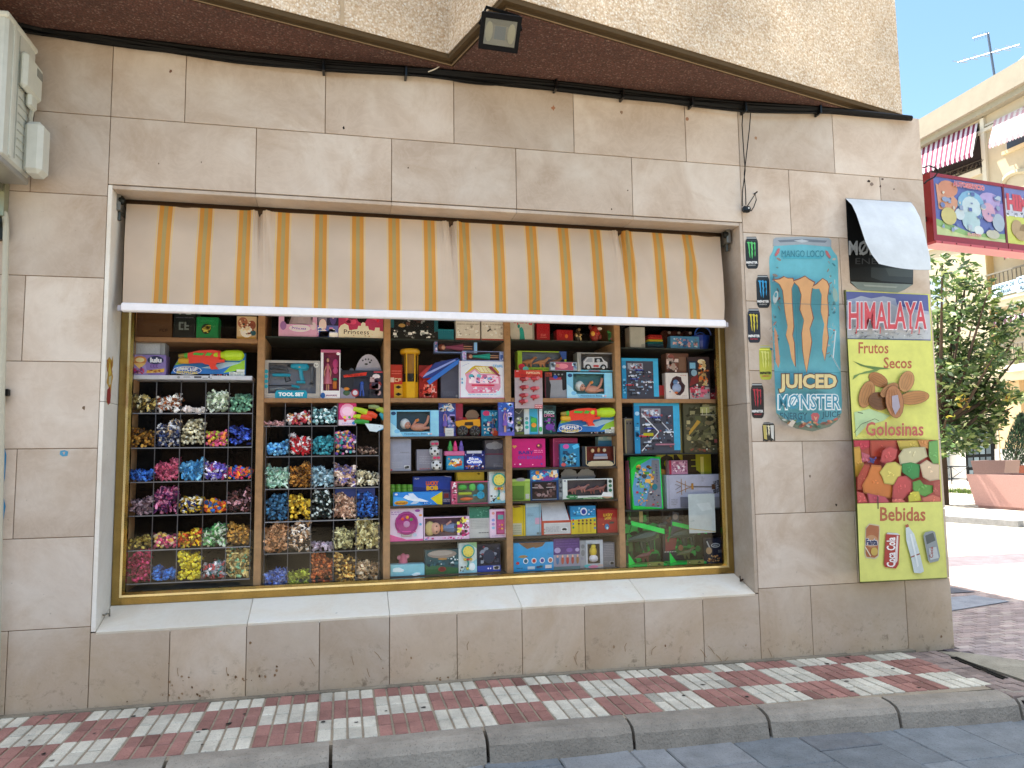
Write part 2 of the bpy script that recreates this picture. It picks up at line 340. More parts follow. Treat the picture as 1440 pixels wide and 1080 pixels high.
def draw(mb, fc, ops, seed=0, mi=0):
    rnd = random.Random(seed*7919+13)
    for op in ops:
        k = op[0]
        if k == 'R':
            _, u0, v0, u1, v1, c = op; mb.face([fc.p(u0, v0), fc.p(u1, v0), fc.p(u1, v1), fc.p(u0, v1)], c, mi)
        elif k == 'E':
            _, cu, cv, ru, rv, c = op[:6]; n = 14
            mb.face([fc.p(cu+ru*math.cos(6.2832*i/n), cv+rv*math.sin(6.2832*i/n)) for i in range(n)], c, mi)
        elif k == 'P': mb.face([fc.p(u, v) for u, v in op[1]], op[2], mi)
        elif k == 'L':   # line strip: pts, width (in v units), colour
            pts, wd, c = op[1:4]
            for (a, b), (c2, d) in zip(pts, pts[1:]):
                dx, dy = (c2-a)*fc.asp, d-b; L = math.hypot(dx, dy) or 1; nx, ny = -dy/L*wd/2/fc.asp, dx/L*wd/2
                mb.face([fc.p(a-nx, b-ny), fc.p(c2-nx, d-ny), fc.p(c2+nx, d+ny), fc.p(a+nx, b+ny)], c, mi)
        elif k == 'T':
            s_, u0, v0, u1, v1, c = op[1:7]; rot = op[7] if len(op) > 7 else 0; bold = op[8] if len(op) > 8 else .02
            V, F = text_geo(s_, bold)
            def tr(a, b):
                if rot == 90: a, b = 1-b, a
                elif rot == 180: a, b = 1-a, 1-b
                elif rot == -90: a, b = b, 1-a
                return fc.p(u0+(u1-u0)*a, v0+(v1-v0)*b)
            mb.geo([tr(a, b) for a, b in V], F, c, mi)
        elif k == 'S':   # hand-like unreadable lettering
            _, u0, v0, u1, v1, c = op; H = v1-v0; cw = H/fc.asp*.72; n = max(2, int((u1-u0)/cw)); cw = (u1-u0)/n; th = H*.2; tw = th/fc.asp
            for i in range(n):
                x = u0+i*cw; X = x+cw*.82; t = rnd.randrange(5)
                def rc(a, b, c_, d): mb.face([fc.p(a, b), fc.p(c_, b), fc.p(c_, d), fc.p(a, d)], c, mi)
                rc(x, v0, min(x+tw, X), v1)
                if t in (0, 1, 3): rc(x+tw, v1-th, X, v1)
                if t in (0, 2, 4): rc(x+tw, v0, X, v0+th)
                if t in (1, 2, 3): rc(x+tw, v0+H*.42, X, v0+H*.42+th)
                if t in (3, 4): rc(X-tw, v0+th, X, v1-th)
        elif k == 'B':   # crowd of small printed shapes
            _, u0, v0, u1, v1, pal, n, sm, sx = op
            for i in range(n):
                h = rnd.uniform(sm, sx)*(v1-v0); wd = h/fc.asp*rnd.uniform(.6, 1.8)
                h = min(h, (v1-v0)*.9); wd = min(wd, (u1-u0)*.9)
                a = rnd.uniform(u0, u1-wd); b = rnd.uniform(v0, v1-h); c = rnd.choice(pal); t = rnd.random()
                if t < .35: q = [(a, b), (a+wd, b), (a+wd, b+h), (a, b+h)]
                elif t < .7: q = [(a+wd/2+wd/2*math.cos(j*.785), b+h/2+h/2*math.sin(j*.785)) for j in range(8)]
                else: q = [(a+rnd.random()*wd, b), (a+wd, b+rnd.random()*h), (a+rnd.random()*wd, b+h), (a, b+rnd.random()*h)]
                mb.face([fc.p(*x) for x in q], c, mi)
                if i % 6 == 5: fc.k += .5
        elif k == 'W':   # fake small-print lines (unreadable at any distance)
            _, u0, v0, u1, v1, rows, c = op
            for r_ in range(rows):
                vv = v1-(v1-v0)*(r_+.7)/rows; hh = (v1-v0)/rows*.38; a = u0
                while a < u1:
                    b = min(u1, a+rnd.uniform(.03, .12)); mb.face([fc.p(a, vv), fc.p(b, vv), fc.p(b, vv+hh), fc.p(a, vv+hh)], c, mi); a = b+rnd.uniform(.01, .03)
        fc.k += 1
attr_mat('gold', rough=.2, metal=.9, nscale=12, namt=.2)

# ================================================================ SETTING
rnd = random.Random(4)
def gz(x): return -max(0.0, x-.7)*.013          # the pavement falls slightly to the right
XA, XJ, XR = -1.043, 2.106, 3.277
# ---- pavement: little concrete blocks, red and white chequer of 8-block tiles
mb = MB(); P_ = .2305; x_base = .141-P_*22; rows = [(-.035, -.155, 1), (-.155, -.39, 2), (-.39, -.622, 2)]
bx = -5.0
ymid = {0: (-.155, -.035)}
for ri, (ya, yb, nr) in enumerate(rows):
    for gi in range(-22+0, 14):
        gx0 = .141+gi*P_
        if gx0 > 2.75: continue
        white = (gi+ri) % 2 == 1
        for a in range(4):
            for b_ in range(nr):
                x0 = gx0+a*P_/4+.0035+rnd.random()*.0015; x1 = gx0+(a+1)*P_/4-.004-rnd.random()*.001
                y1 = ya-(ya-yb)/nr*b_-.004; y0 = ya-(ya-yb)/nr*(b_+1)+.0035
                z = gz(x0)+rnd.uniform(-.0012, .0012)
                if white: c = Vector(C('#e2dccb'))*rnd.uniform(.78, 1.0)
                else: c = Vector(C('#b28378'))*rnd.uniform(.72, 1.0)+Vector((.01, .01, .01))*rnd.random()
                if rnd.random() < .05: c = c*.7
                tx = rnd.uniform(-.002, .002)
                mb.cbox(x0, y0, z-.03, x1, y1, z+tx*.3, tuple(c), b=.0025)
mb.prism([(-5, -.14), (2.9, -.14), (2.9, gz(2.9)-.0045), (.7, -.0045), (-5, -.0045)], -.66, .1, '#a59885')
# grout strip against the wall
for i in range(40):
    x0 = -4.8+i*.2
    if x0 < 2.9: mb.box(x0, -.034-rnd.random()*.008, gz(x0)-.02, x0+.2, .0, gz(x0)+.002+rnd.random()*.002, tuple(Vector(C('#a09684'))*rnd.uniform(.7, .95)), mi=0)
for i in range(46):   # old chewing gum and oil spots trodden into the blocks
    x, y = rnd.uniform(-1.6, 2.7), rnd.uniform(-.6, -.06); r_ = rnd.uniform(.004, .013); ph = rnd.random()*6
    mb.face([(x+r_*math.cos(a*.785)*(1+.3*math.sin(a*2+ph)), y+r_*.9*math.sin(a*.785)*(1+.3*math.cos(a+ph)), gz(x)+.0022) for a in range(8)], rnd.choice(['#4a4642', '#5c5650', '#34302c', '#8a857a']))
tag(mb.build('pavement', 'concrete'), kind='structure')
# ---- kerb stones
mb = MB(); KJ = [-5.165+.5715*i for i in range(0, 9)]+[-.034, .534, 1.11, 1.69, 2.28, 2.86, 3.6, 4.4]
KJ = sorted(set(KJ)); KJ = [k for k in KJ if not (-.3 < k < -.05)]
def ky(x): return -.035*max(0, x-1.4)**1.3
for a, b_ in zip(KJ, KJ[1:]):
    cc = Vector(C('#9f978b'))*rnd.uniform(.85, 1.05); g = .006+rnd.random()*.004; n = 6
    sec = []
    for i in range(n+1):
        x = a+g+(b_-a-2*g)*i/n; o = ky(x); z = gz(x)+rnd.uniform(-.0015, .0015); e = .012 if i in (0, n) else 0
        sec.append([(x, -.63+o, z-.12), (x, -.63+o, z), (x, -.70+o+e, z+.001-e*.4), (x, -.735+o+e, z-.010-e*.3), (x, -.752+o+e, z-.032), (x, -.772+o+e, z-.125)])
    V = [p for s_ in sec for p in s_]; F = []
    for i in range(n):
        for j in range(5): F.append((i*6+j, i*6+j+1, (i+1)*6+j+1, (i+1)*6+j))
    F.append([0, 1, 2, 3, 4, 5][::-1]); F.append([n*6+j for j in range(6)])
    mb.geo(V, F, tuple(cc))
mb.box(-5, -.74, -.13, 4.4, -.62, -.075, '#3a3632')
tag(mb.build('kerb', 'concrete', smooth=False), kind='structure')
# ---- road of blue-grey stone setts
mb = MB(); x = -4.2; ci = 0
while x < 4.6:
    wd = [.285, .145, .285, .285][ci % 4]*1.0; y = -.745-rnd.random()*.28
    yy = y+.28
    while yy > -3.2:
        L = rnd.choice([.17, .24, .31, .38]); y0 = yy-L
        c = Vector(C(rnd.choice(['#92979a', '#868c90', '#9c9fa0', '#888b8e', '#979a9c'])))*rnd.uniform(.7, .95)
        zz = -.093+gz(x)*1.0; ztop = min(yy, -.66)
        if y0 < -.7: mb.cbox(x+.003, y0+.003, zz-.05, x+wd-.003, ztop-.003, zz+rnd.uniform(-.002, .002), tuple(c), b=.004)
        yy = y0
    x += wd; ci += 1
tag(mb.build('road', 'concrete'), kind='structure')
# ---- ground reaching the horizon, side lane and plaza
mb = MB(); mb.box(-400, -400, -.6, 400, 400, -.17, '#8f8a80')
tag(mb.build('ground', 'plaster'), kind='structure')
mb = MB(); mb.box(-12, -14, -.165, 12, -3.1, -.12, '#b0a288'); tag(mb.build('far_pavement', 'concrete'), kind='structure')
# rosy brick paving round the corner
mb = MB(); zc = -.036
yy = -.33; ri = 0
while yy < 2.4:
    xx = 3.285+(ri % 2)*-.05; 
    while xx < 6.4:
        if xx > 3.19 and not (yy < .0 and xx < 3.2):
            # a smooth bluish patch, set in later
            c = Vector(C(rnd.choice(['#bcaaa4', '#c4b0a8', '#b4a49e', '#c8b8ae'])))*rnd.uniform(.7, .95)
            mb.cbox(max(xx, 3.2)+.002, yy+.002, zc-.03, xx+.098, yy+.048, zc+rnd.uniform(-.001, .001), tuple(c), b=.002)
        xx += .1
    yy += .05; ri += 1
mb.box(3.2, -.36, -.15, 7.4, 3.0, zc-.006, '#6e666a')
tag(mb.build('side_pavement', 'concrete'), kind='structure')
mb = MB(); mb.prism([(3.9, .76), (4.6, .93), (4.55, 1.18), (3.7, 1.12)], zc+.004, zc+.008, '#9a9ea4', ax='z')
mb.prism([(4.2, 1.32), (4.67, 1.3), (4.64, 1.52), (4.1, 1.55)], zc+.004, zc+.0075, '#6d6f75', ax='z')
tag(mb.build('paving_patch', 'concrete'), kind='structure')
# dark edging row, drain slot and grey ramp by the corner
mb = MB()
for i in range(15):
    for j in range(4):
        y1 = -.05-i*.052; x0 = 2.90-(i*.004)+j*.052; 
        if y1-.05 < -.80: continue
        c = Vector(C('#a8968e'))*rnd.uniform(.6, .95)
        mb.cbox(x0+.002, y1-.05, gz(x0)-.05, x0+.050, y1-.002, gz(x0)+rnd.uniform(-.002, .002), tuple(c), b=.002)
mb.box(2.88, -.80, -.14, 3.30, 0.02, gz(3.3)-.012, '#2a2725')
mb.prism([(3.12, -.06), (3.22, -.10), (3.4, -.335), (7.0, -.36), (7, -3.1), (3.3, -3.1), (3.1, -.9)], -.14, gz(3.1)-.001, '#a09888', ax='z')
tag(mb.build('ramp_paving', 'concrete'), kind='structure')
mb = MB()
for dx in (0, .022):
    mb.prism([(3.075+dx, -.19), (3.090+dx, -.19), (3.03+dx, -.56), (3.015+dx, -.56)], gz(3)-.01, gz(3)+.004, '#15130f', ax='z')
tag(mb.build('drain_slot', 'matte'), 'narrow dark twin-slot drain in the paving near the shop corner', 'drain')
# plaza in the sun
mb = MB(); mb.box(5.5, 3.0, -.16, 120, 60, -.04, '#b5ada0'); mb.box(7.4, -3.1, -.15, 60, 3.0, -.045, '#b5ada0'); mb.box(3.3, 3.0, -.16, 5.5, 60, -.042, '#b5ada0')
tag(mb.build('plaza', 'plaster'), kind='structure')
mb = MB(); a, b_ = PZ(1325, 733, -.03), PZ(1432, 741, -.03); d = (b_-a).normalized(); nrm = Vector((-d.y, d.x, 0)); a = a-d*1.0
mb.box(0, 0, 0, (b_-a).length+.0, .14, .10, '#8b8c8c', M=Matrix.Translation((a.x, a.y, -.05)) @ Matrix(((d.x, nrm.x, 0, 0), (d.y, nrm.y, 0, 0), (0, 0, 1, 0), (0, 0, 0, 1))))
tag(mb.build('plaza_kerb', 'concrete'), kind='structure')

# ================================================================ SHOP BUILDING
B = empty('shop_building', (0, 0, 0), 'corner shop building clad in polished beige stone with a pebble-dashed overhang above', 'building')
H1, H2, H3, H4, H5 = 2.601, 2.281, .316, 2.229, .337
LR = [2.228, 1.852, 1.475, 1.097, .718, .339]
mb = MB(); rs = random.Random(11)
def slab(x0, x1, z0, z1):
    c = (rs.random(), rs.random(), rs.random())
    mb.cbox(x0+.0016, 0, z0+.0016, x1-.0016, .02, z1-.0016, c, b=.0014)
def row(z0, z1, xs):
    for a, b_ in zip(xs, xs[1:]): slab(a, b_, z0, z1)
row(H1, 2.975, [XA, -.729, -.096, .531, 1.160, 1.790, XJ]); row(H2+.003, H1, [XA, -.411, .222, .848, 1.475, XJ])
cs = [-.7276, -.411, -.0965, .217, .531, .8456, 1.160, 1.473, 1.790]
row(-.12, H3-.004, [XA]+cs+[XJ])
XL = -4.6
lj = PY(33, 450).x; lk = lj-.32
zz = [2.975, H1]+LR+[-.12]
for i, (a, b_) in enumerate(zip(zz, zz[1:])):
    xs = [lj, lj-.63, lj-1.26, lj-1.89] if i % 2 == 1 else [lk-.01, lk-.64, lk-1.27, lk-1.9]
    row(b_, a, [XL]+sorted(x for x in xs if x > XL+.1)+[XA])
zr = [2.975, H1, H4]+LR[1:5]+[H5, -.12]; K, L = 2.402, 2.697
for i, (a, b_) in enumerate(zip(zr, zr[1:])):
    row(b_, a, [XJ]+([L] if i % 2 == 0 and i != 7 else ([2.408, 2.986] if i == 7 else [K, 2.986]))+[XR])
class WFace:   # artwork laid on the wall plane, drawn in wall positions picked through the photo
    def __init__(s, y=-.0008, step=.0005): s.y = y; s.step = step; s.k = 0; s.asp = 1.0
    def p(s, u, v): return PY(u, v, s.y-s.step*s.k)
# small holes, rust spots, chips and splashes on the slabs
wf = WFace(-.0004, .00005); rn = random.Random(31); ops = []
def blot(cx, cy, r0, c, k=9): ops.append(('P', [(cx+r0*rn.uniform(.5, 1.2)*math.cos(i*6.2832/k), cy+r0*rn.uniform(.5, 1.4)*math.sin(i*6.2832/k)) for i in range(k)], c))
blot(483.5, 180, 2.2, '#1c1512'); blot(778, 152, 3, '#a8765a'); blot(966, 168, 2.6, '#a87a60'); blot(240, 100, 2.6, '#7a5848'); blot(874, 158, 2.4, '#9a7f6a'); blot(118, 573, 3, '#7a6450'); blot(883, 268, 1.1, '#4a3c34'); blot(860, 294, 1.3, '#3c302a'); blot(574, 236, 1.2, '#5a4a40'); blot(283, 228, 1.1, '#5a4a40'); blot(223, 230, 1.1, '#6a5848'); blot(1176, 710, 1.8, '#4a4038'); blot(1139, 670, 2, '#8a7a6a'); blot(1063, 194, 2.2, '#a88468')
for cx, cy in ((1222, 255), (1226, 259), (1238, 262), (1257, 266), (1262, 285), (1241, 252)): blot(cx, cy, rn.uniform(1, 2.6), rn.choice(['#5a4a44', '#8a7a70', '#3a302c']), 7)
for i in range(44):   # chips and rusty splash marks low on the wall
    cx = rn.choice([rn.uniform(230, 390), rn.uniform(10, 1330)]); base = 1004-(cx/1340)*95; blot(cx, base-abs(rn.gauss(0, 22))-3, rn.uniform(.6, 2.4), rn.choice(['#8a6c50', '#9a7a5c', '#6a5038', '#a08466']), 6)
for i in range(16):
    cx = rn.uniform(60, 1320); cy = 1000-(cx/1340)*92-rn.uniform(4, 60); a = rn.uniform(-1, 1); ops.append(('L', [(cx, cy), (cx+6*a, cy+5), (cx+9*a+2, cy+12)], .7, '#947656'))
draw(mb, wf, ops, mi=1)
mb.build('stone_cladding', ['limestone', 'matte'], B)
# mortar core behind the cladding, with the window hole, plus side and back walls
mb = MB(); ct = '#84705a'
mb.box(XL, .004, -.12, XA, .24, 2.97, ct); mb.box(XJ, .004, -.12, XR-.02, .24, 2.97, ct)
mb.box(XA, .006, -.12, XJ, .24, H3-.03, ct); mb.box(XA, .006, H2+.022, XJ, .24, 2.97, ct)
mb.box(XR-.02, .02, -.12, XR, 9, 2.97, '#b9aa98'); mb.box(XL, 8.8, -.12, XR, 9, 2.97, '#b9aa98'); mb.box(XL-.02, .1, -.12, XL, 9, 2.97, '#b9aa98')
mb.build('wall', 'plaster', B)
# reveal slabs (jambs, lintel) and sloping sill
mb = MB(); q = lambda: (rs.random(), rs.random(), rs.random())
for z0, z1 in ((H3, 1.30), (1.302, H2)): mb.cbox(XA+.001, .0, z0, XA+.019, .25, z1, q(), b=.0015)
mb.build('left_jamb', 'sill_marble', B)
mb = MB()
for z0, z1 in ((H3, 1.30), (1.302, H2)): mb.cbox(XJ-.019, .0, z0, XJ-.001, .25, z1, q(), b=.0015)
for a, b_ in zip([XA+.02, -.411, .222, .848, 1.475], [-.411, .222, .848, 1.475, XJ-.02]): mb.cbox(a+.0006, .0, H2-.018, b_-.0006, .25, H2-.001, q(), b=.0015)
mb.build('window_reveal', 'limestone', B)
mb = MB(); sj = [XA+.02, -.408, .217, .8456, 1.473, XJ-.02]
for a, b_ in zip(sj, sj[1:]):
    Mx = Matrix.Translation((0, -.004, H3)) @ Matrix.Rotation(math.atan(.34), 4, 'X')
    mb.cbox(a+.001, 0, -.02, b_-.001, .27, .0, q(), b=.002, M=Mx)
mb.build('sill', 'sill_cream', B)
# upper storey with a sawtooth plan
poly = [(-4.62, -1.53), (.49, -.105), (.655, -.625), (3.2, .04), (3.2, 9), (-4.62, 9)]
def inset(pts, d):
    out = []; n = len(pts)
    for i in range(n):
        p0, p1, p2 = (Vector(pts[(i+k-1) % n]) for k in range(3))
        a = (p1-p0).normalized(); b_ = (p2-p1).normalized(); na = Vector((-a.y, a.x)); nb = Vector((-b_.y, b_.x))
        t = (na+nb)/(1+na.dot(nb)); out.append(tuple(p1+t*d))
    return out
mb = MB(); mb.prism(poly, 3.012, 6.6, '#fff', ax='z'); mb.build('upper_storey', 'pebbledash', B)
mb = MB(); mb.prism(inset(poly, .004), 2.988, 3.012, '#54442f', ax='z'); mb.prism(inset(poly, .03), 2.975, 2.988, '#463826', ax='z')
pi_ = inset(poly, .034)
for a, b_ in zip(pi_[:3], pi_[1:4]): mb.tube([(*a, 2.976), (*b_, 2.976)], .004, '#8a745a', n=6)
mb.build('edge_band', 'matte', B)
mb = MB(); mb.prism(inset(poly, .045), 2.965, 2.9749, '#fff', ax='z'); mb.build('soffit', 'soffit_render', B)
a = Vector(poly[0]); b_ = Vector(poly[1]); d = (b_-a).normalized(); t = (Vector((-.02, -.245))-a).dot(d); c0 = a+d*t
mb = MB(); nn = Vector((d.y, -d.x)); M2 = Matrix(((d.x, nn.x, 0, c0.x), (d.y, nn.y, 0, c0.y), (0, 0, 1, 0), (0, 0, 0, 1)))
mb.box(-.009, -.002, 3.014, .009, .004, 6.5, '#b8a48a', M=M2); mb.build('render_joint', 'matte', B)

# ---- gold frame and shop glass
def ring(mb, rects, cols):
    # rects: list of (x0,z0,x1,z1,y)
    for (a, b_, c) in zip(rects, rects[1:], cols):
        A = [(a[0], a[4], a[1]), (a[2], a[4], a[1]), (a[2], a[4], a[3]), (a[0], a[4], a[3])]
        Bq = [(b_[0], b_[4], b_[1]), (b_[2], b_[4], b_[1]), (b_[2], b_[4], b_[3]), (b_[0], b_[4], b_[3])]
        for i in range(4): j = (i+1) % 4; mb.face([A[i], A[j], Bq[j], Bq[i]], c)
fx0, fx1, fz0, fz1 = -1.023, 2.086, .386, 2.262
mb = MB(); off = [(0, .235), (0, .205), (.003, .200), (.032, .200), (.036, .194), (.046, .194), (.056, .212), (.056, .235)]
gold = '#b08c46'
ring(mb, [(fx0+o, fz0+o, fx1-o, fz1-o, y) for o, y in off], ['#6a5428', '#c8a860', '#a08850', '#f0dca0', '#f4e4b0', '#c0a058', '#6a5428'])  # bevel highlight painted in as paler gold, outer faces painted darker
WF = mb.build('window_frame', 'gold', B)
mb = MB(); gx0, gx1, gz0, gz1 = fx0+.05, fx1-.05, fz0+.05, fz1-.05
mb.box(gx0, .222, gz0, gx1, .228, gz1, '#fff'); mb.build('window_glass', 'window_glass', WF)
# interior shell of the display window
mb = MB(); dk = '#0a0605'
mb.box(-1.04, .66, .3, 2.10, .68, 2.4, dk); mb.box(-1.06, .24, .3, -1.035, .68, 2.4, dk); mb.box(2.09, .24, .3, 2.11, .68, 2.4, dk)
mb.box(-1.04, .24, 2.32, 2.1, .68, 2.4, dk); mb.box(-1.04, .232, .3, 2.1, .68, .43, '#8b8376')
mb.build('display_recess', 'matte', B)

# ================================================================ SHELVING
SY = .28
def sz(px, py, y=SY): return PY(px, py, y).z
COL = {'A': (-.985, -.418), 'B': (-.382, .200), 'C': (.236, .834), 'D': (.870, 1.455), 'E': (1.491, 2.06)}
SHP = {'A1': (270, 475), 'A2': (270, 528), 'B1': (455, 474), 'B2': (455, 560), 'C1': (630, 477.5), 'C2': (630, 560), 'C3': (630, 613.5), 'C4': (630, 661.5), 'C5': (630, 710), 'C6': (630, 759.5), 'C7': (630, 808),
       'D1': (790, 478.5), 'D2': (790, 559.8), 'D3': (790, 610.5), 'D4': (790, 657), 'D5': (790, 703.5), 'D6': (790, 752.5), 'D7': (790, 802), 'E1': (945, 489.5), 'E2': (945, 561), 'E3': (945, 637.5), 'E4': (945, 716), 'E5': (945, 796)}
SZ = {k: sz(*v) for k, v in SHP.items()}
S = empty('display_shelving', (.5, .45, .43), 'brown wooden shelving unit filling the shop window behind the glass', 'shelving')
def sbuild(mb, name, mat): return mb.build(name, mat, S)
wd1 = '#b98a60'; wd2 = '#c4966a'
for xc in (-1.0, -.40, .218, .852, 1.473):
    mb = MB(S.location); wv = tuple(Vector(C(wd2))*rs.uniform(.85, 1.1)); mb.cbox(xc-.017, SY-.004, .43, xc+.017, .62, 2.30, wv, b=.002); sbuild(mb, 'upright', 'wood')
WOOD = {'A1', 'B2', 'C2', 'D2', 'E2'}
for k, z in SZ.items():
    x0, x1 = COL[k[0]]
    if k == 'A2': continue
    mb = MB(S.location)
    if k in WOOD: mb.cbox(x0, SY, z-.022, x1, .62, z, wd1, b=.001)
    elif k in ('B1', 'C1', 'D1', 'E1', 'E4', 'E3'): mb.cbox(x0, SY, z-.007, x1, .62, z, '#3a423e', b=.001)
    else: mb.cbox(x0, SY, z-.011, x1, .62, z, '#55473b', b=.001)
    sbuild(mb, 'shelf', 'wood')
mb = MB(S.location); mb.box(-1.0, .625, .43, 2.06, .64, 2.30, '#0a0605'); sbuild(mb, 'back_panel', 'matte')

# ================================================================ SWEETS RACKS
def candy_heap(x0, x1, y0, y1, z0, hmax, pal, kind, n, seed, label, group='heaps of wrapped sweets in the clear racks', sc=1.0):
    rn = random.Random(seed); mb = MB(((x0+x1)/2, (y0+y1)/2, z0))
    ph = rn.random()*6; W = x1-x0
    def prof(t): return hmax*(.90+.12*math.sin(ph+t*3.5)+.05*math.sin(ph*3+t*11))
    for i in range(n):
        t = rn.random(); x = x0+.005+(W-.010)*t; hh = max(.012, prof(t)); z = z0+.008+rn.random()**.85*(hh-.006)
        front = rn.random() < .62
        y = y0+.004+rn.random()*.012 if front else y0+.01+rn.random()*(y1-y0-.02)
        if not front: z = z0+hh*rn.uniform(.7, 1.05)
        c = Vector(C(rn.choice(pal)))*rn.choice((.35, .6, .85, 1.0, 1.15, 1.6))
        Mr = Matrix.Rotation(rn.uniform(0, 6.28), 3, 'Y') @ Matrix.Rotation(rn.uniform(-.6, .6), 3, 'Z') @ Matrix.Rotation(rn.uniform(0, 6.28), 3, 'X')
        o = Vector((x, y, z)); s = sc*rn.uniform(.95, 1.25)
        if kind == 'twist':
            L, r_ = .0085*s, .0062*s
            mb.ell(o, (L, r_, r_), tuple(c), n=6, k=4, M=Mr)
            for sg in (-1, 1):
                V = [o+Mr @ Vector((sg*L*.75, 0, 0))]+[o+Mr @ Vector((sg*L*1.45, a*r_*1.0, b_*r_*.4)) for a, b_ in ((-1, 1), (-.3, -1), (.4, 1), (1, -1))]
                mb.geo(V, [(0, 1, 2), (0, 2, 3), (0, 3, 4)], tuple(c*rn.uniform(.8, 1.3)))
        elif kind == 'nugget':
            mb.ell(o, (.0082*s, .0065*s, .0062*s), tuple(c), n=6, k=4, M=Mr)
        elif kind == 'flat':
            a, b_, h = .0135*s, .006*s, .0022*s; Q = Mr.to_4x4(); Q.translation = o
            mb.cbox(-a, -b_, -h, a, b_, h, tuple(c), b=.0018, M=Q)
            if rn.random() < .35: mb.box(-a*.35, -b_*1.01, -h*1.2, a*.35, b_*1.01, h*1.2, tuple(Vector(C(rn.choice(pal)))*1.2), M=Q)
        else: # cube
            a = .0062*s; Q = Mr.to_4x4(); Q.translation = o; mb.cbox(-a, -a, -a, a, a, a, tuple(c), b=.0015, M=Q)
    ob = mb.build('sweets_heap', 'foil'); tag(ob, label, 'sweets', group, 'stuff'); return ob

def rack(label, xs, zs, ztop, y0=.286, y1=.40):
    x0, x1 = xs[0], xs[-1]; o = (.5*(x0+x1), y0, zs[-1]); r_ = empty('sweets_rack', o, label, 'sweets rack', 'clear sweets racks')
    tops = [ztop]+zs[:-1]
    for zt, zb in zip(tops, zs):
        mb = MB(o); mb.box(x0, y0, zb-.004, x1, y1, zb, '#fff'); mb.build('shelf_sheet', 'acrylic', r_)
        mb = MB(o); mb.box(x0, y0-.003, zb-.0045, x1, y0-.0005, zb+.0003, tuple(Vector(C('#8d8d93'))*rs.uniform(.5, 1))); 
        for x in xs: mb.box(x-.0016, y0-.003, zb+.0005, x+.0016, y0-.0005, zt-.005, tuple(Vector(C('#77767c'))*rs.uniform(.25, .8)))
        mb.build('sheet_edge', 'plastic', r_)
        for x in xs: mb = MB(o); mb.box(x-.0014, y0, zb+.001, x+.0014, y1, zt-.005, '#fff'); mb.build('divider', 'acrylic', r_)
    mb = MB(o); mb.box(x0, y1+.002, zs[-1], x1, y1+.006, ztop, '#060404'); mb.build('back_sheet', 'matte', r_)
    return r_
def ax(px, py, y=.286): return PY(px, py, y).x
AX = [ax(p, 628) for p in (182.5, 217.8, 252.7, 287.6, 320.8, 354.5)]
AZ = [sz(270, p, .286) for p in (580.8, 629, 676.3, 723, 771, 817)]
rack('left-hand clear rack of sweets, five bins wide, under the white shelf strip', AX, AZ, SZ['A2']-.022)
BX = [ax(p, 690) for p in (373, 405.8, 437.5, 469.5, 501, 533)]
BZ = [sz(455, p, .286) for p in (641, 686, 731.5, 775.5, 821.5)]
rack('second clear rack of sweets, below the tool set, left of the toy shelves', BX, BZ, sz(455, 598.5, .286))
def bins(xs, zs, spec, ztops, base_seed):
    for r_, rowd in enumerate(spec):
        zb = zs[r_]; H = ztops[r_]-zb
        for c, e in enumerate(rowd):
            if not e: continue
            pal, kind, hf, lab, dens = e
            a, b_ = xs[c]+.002, xs[c+1]-.002
            n = int(200*hf*dens)+8
            candy_heap(a, b_, .288, .395, zb+.001, H*hf, pal.split(), kind, n, base_seed+r_*17+c, lab)
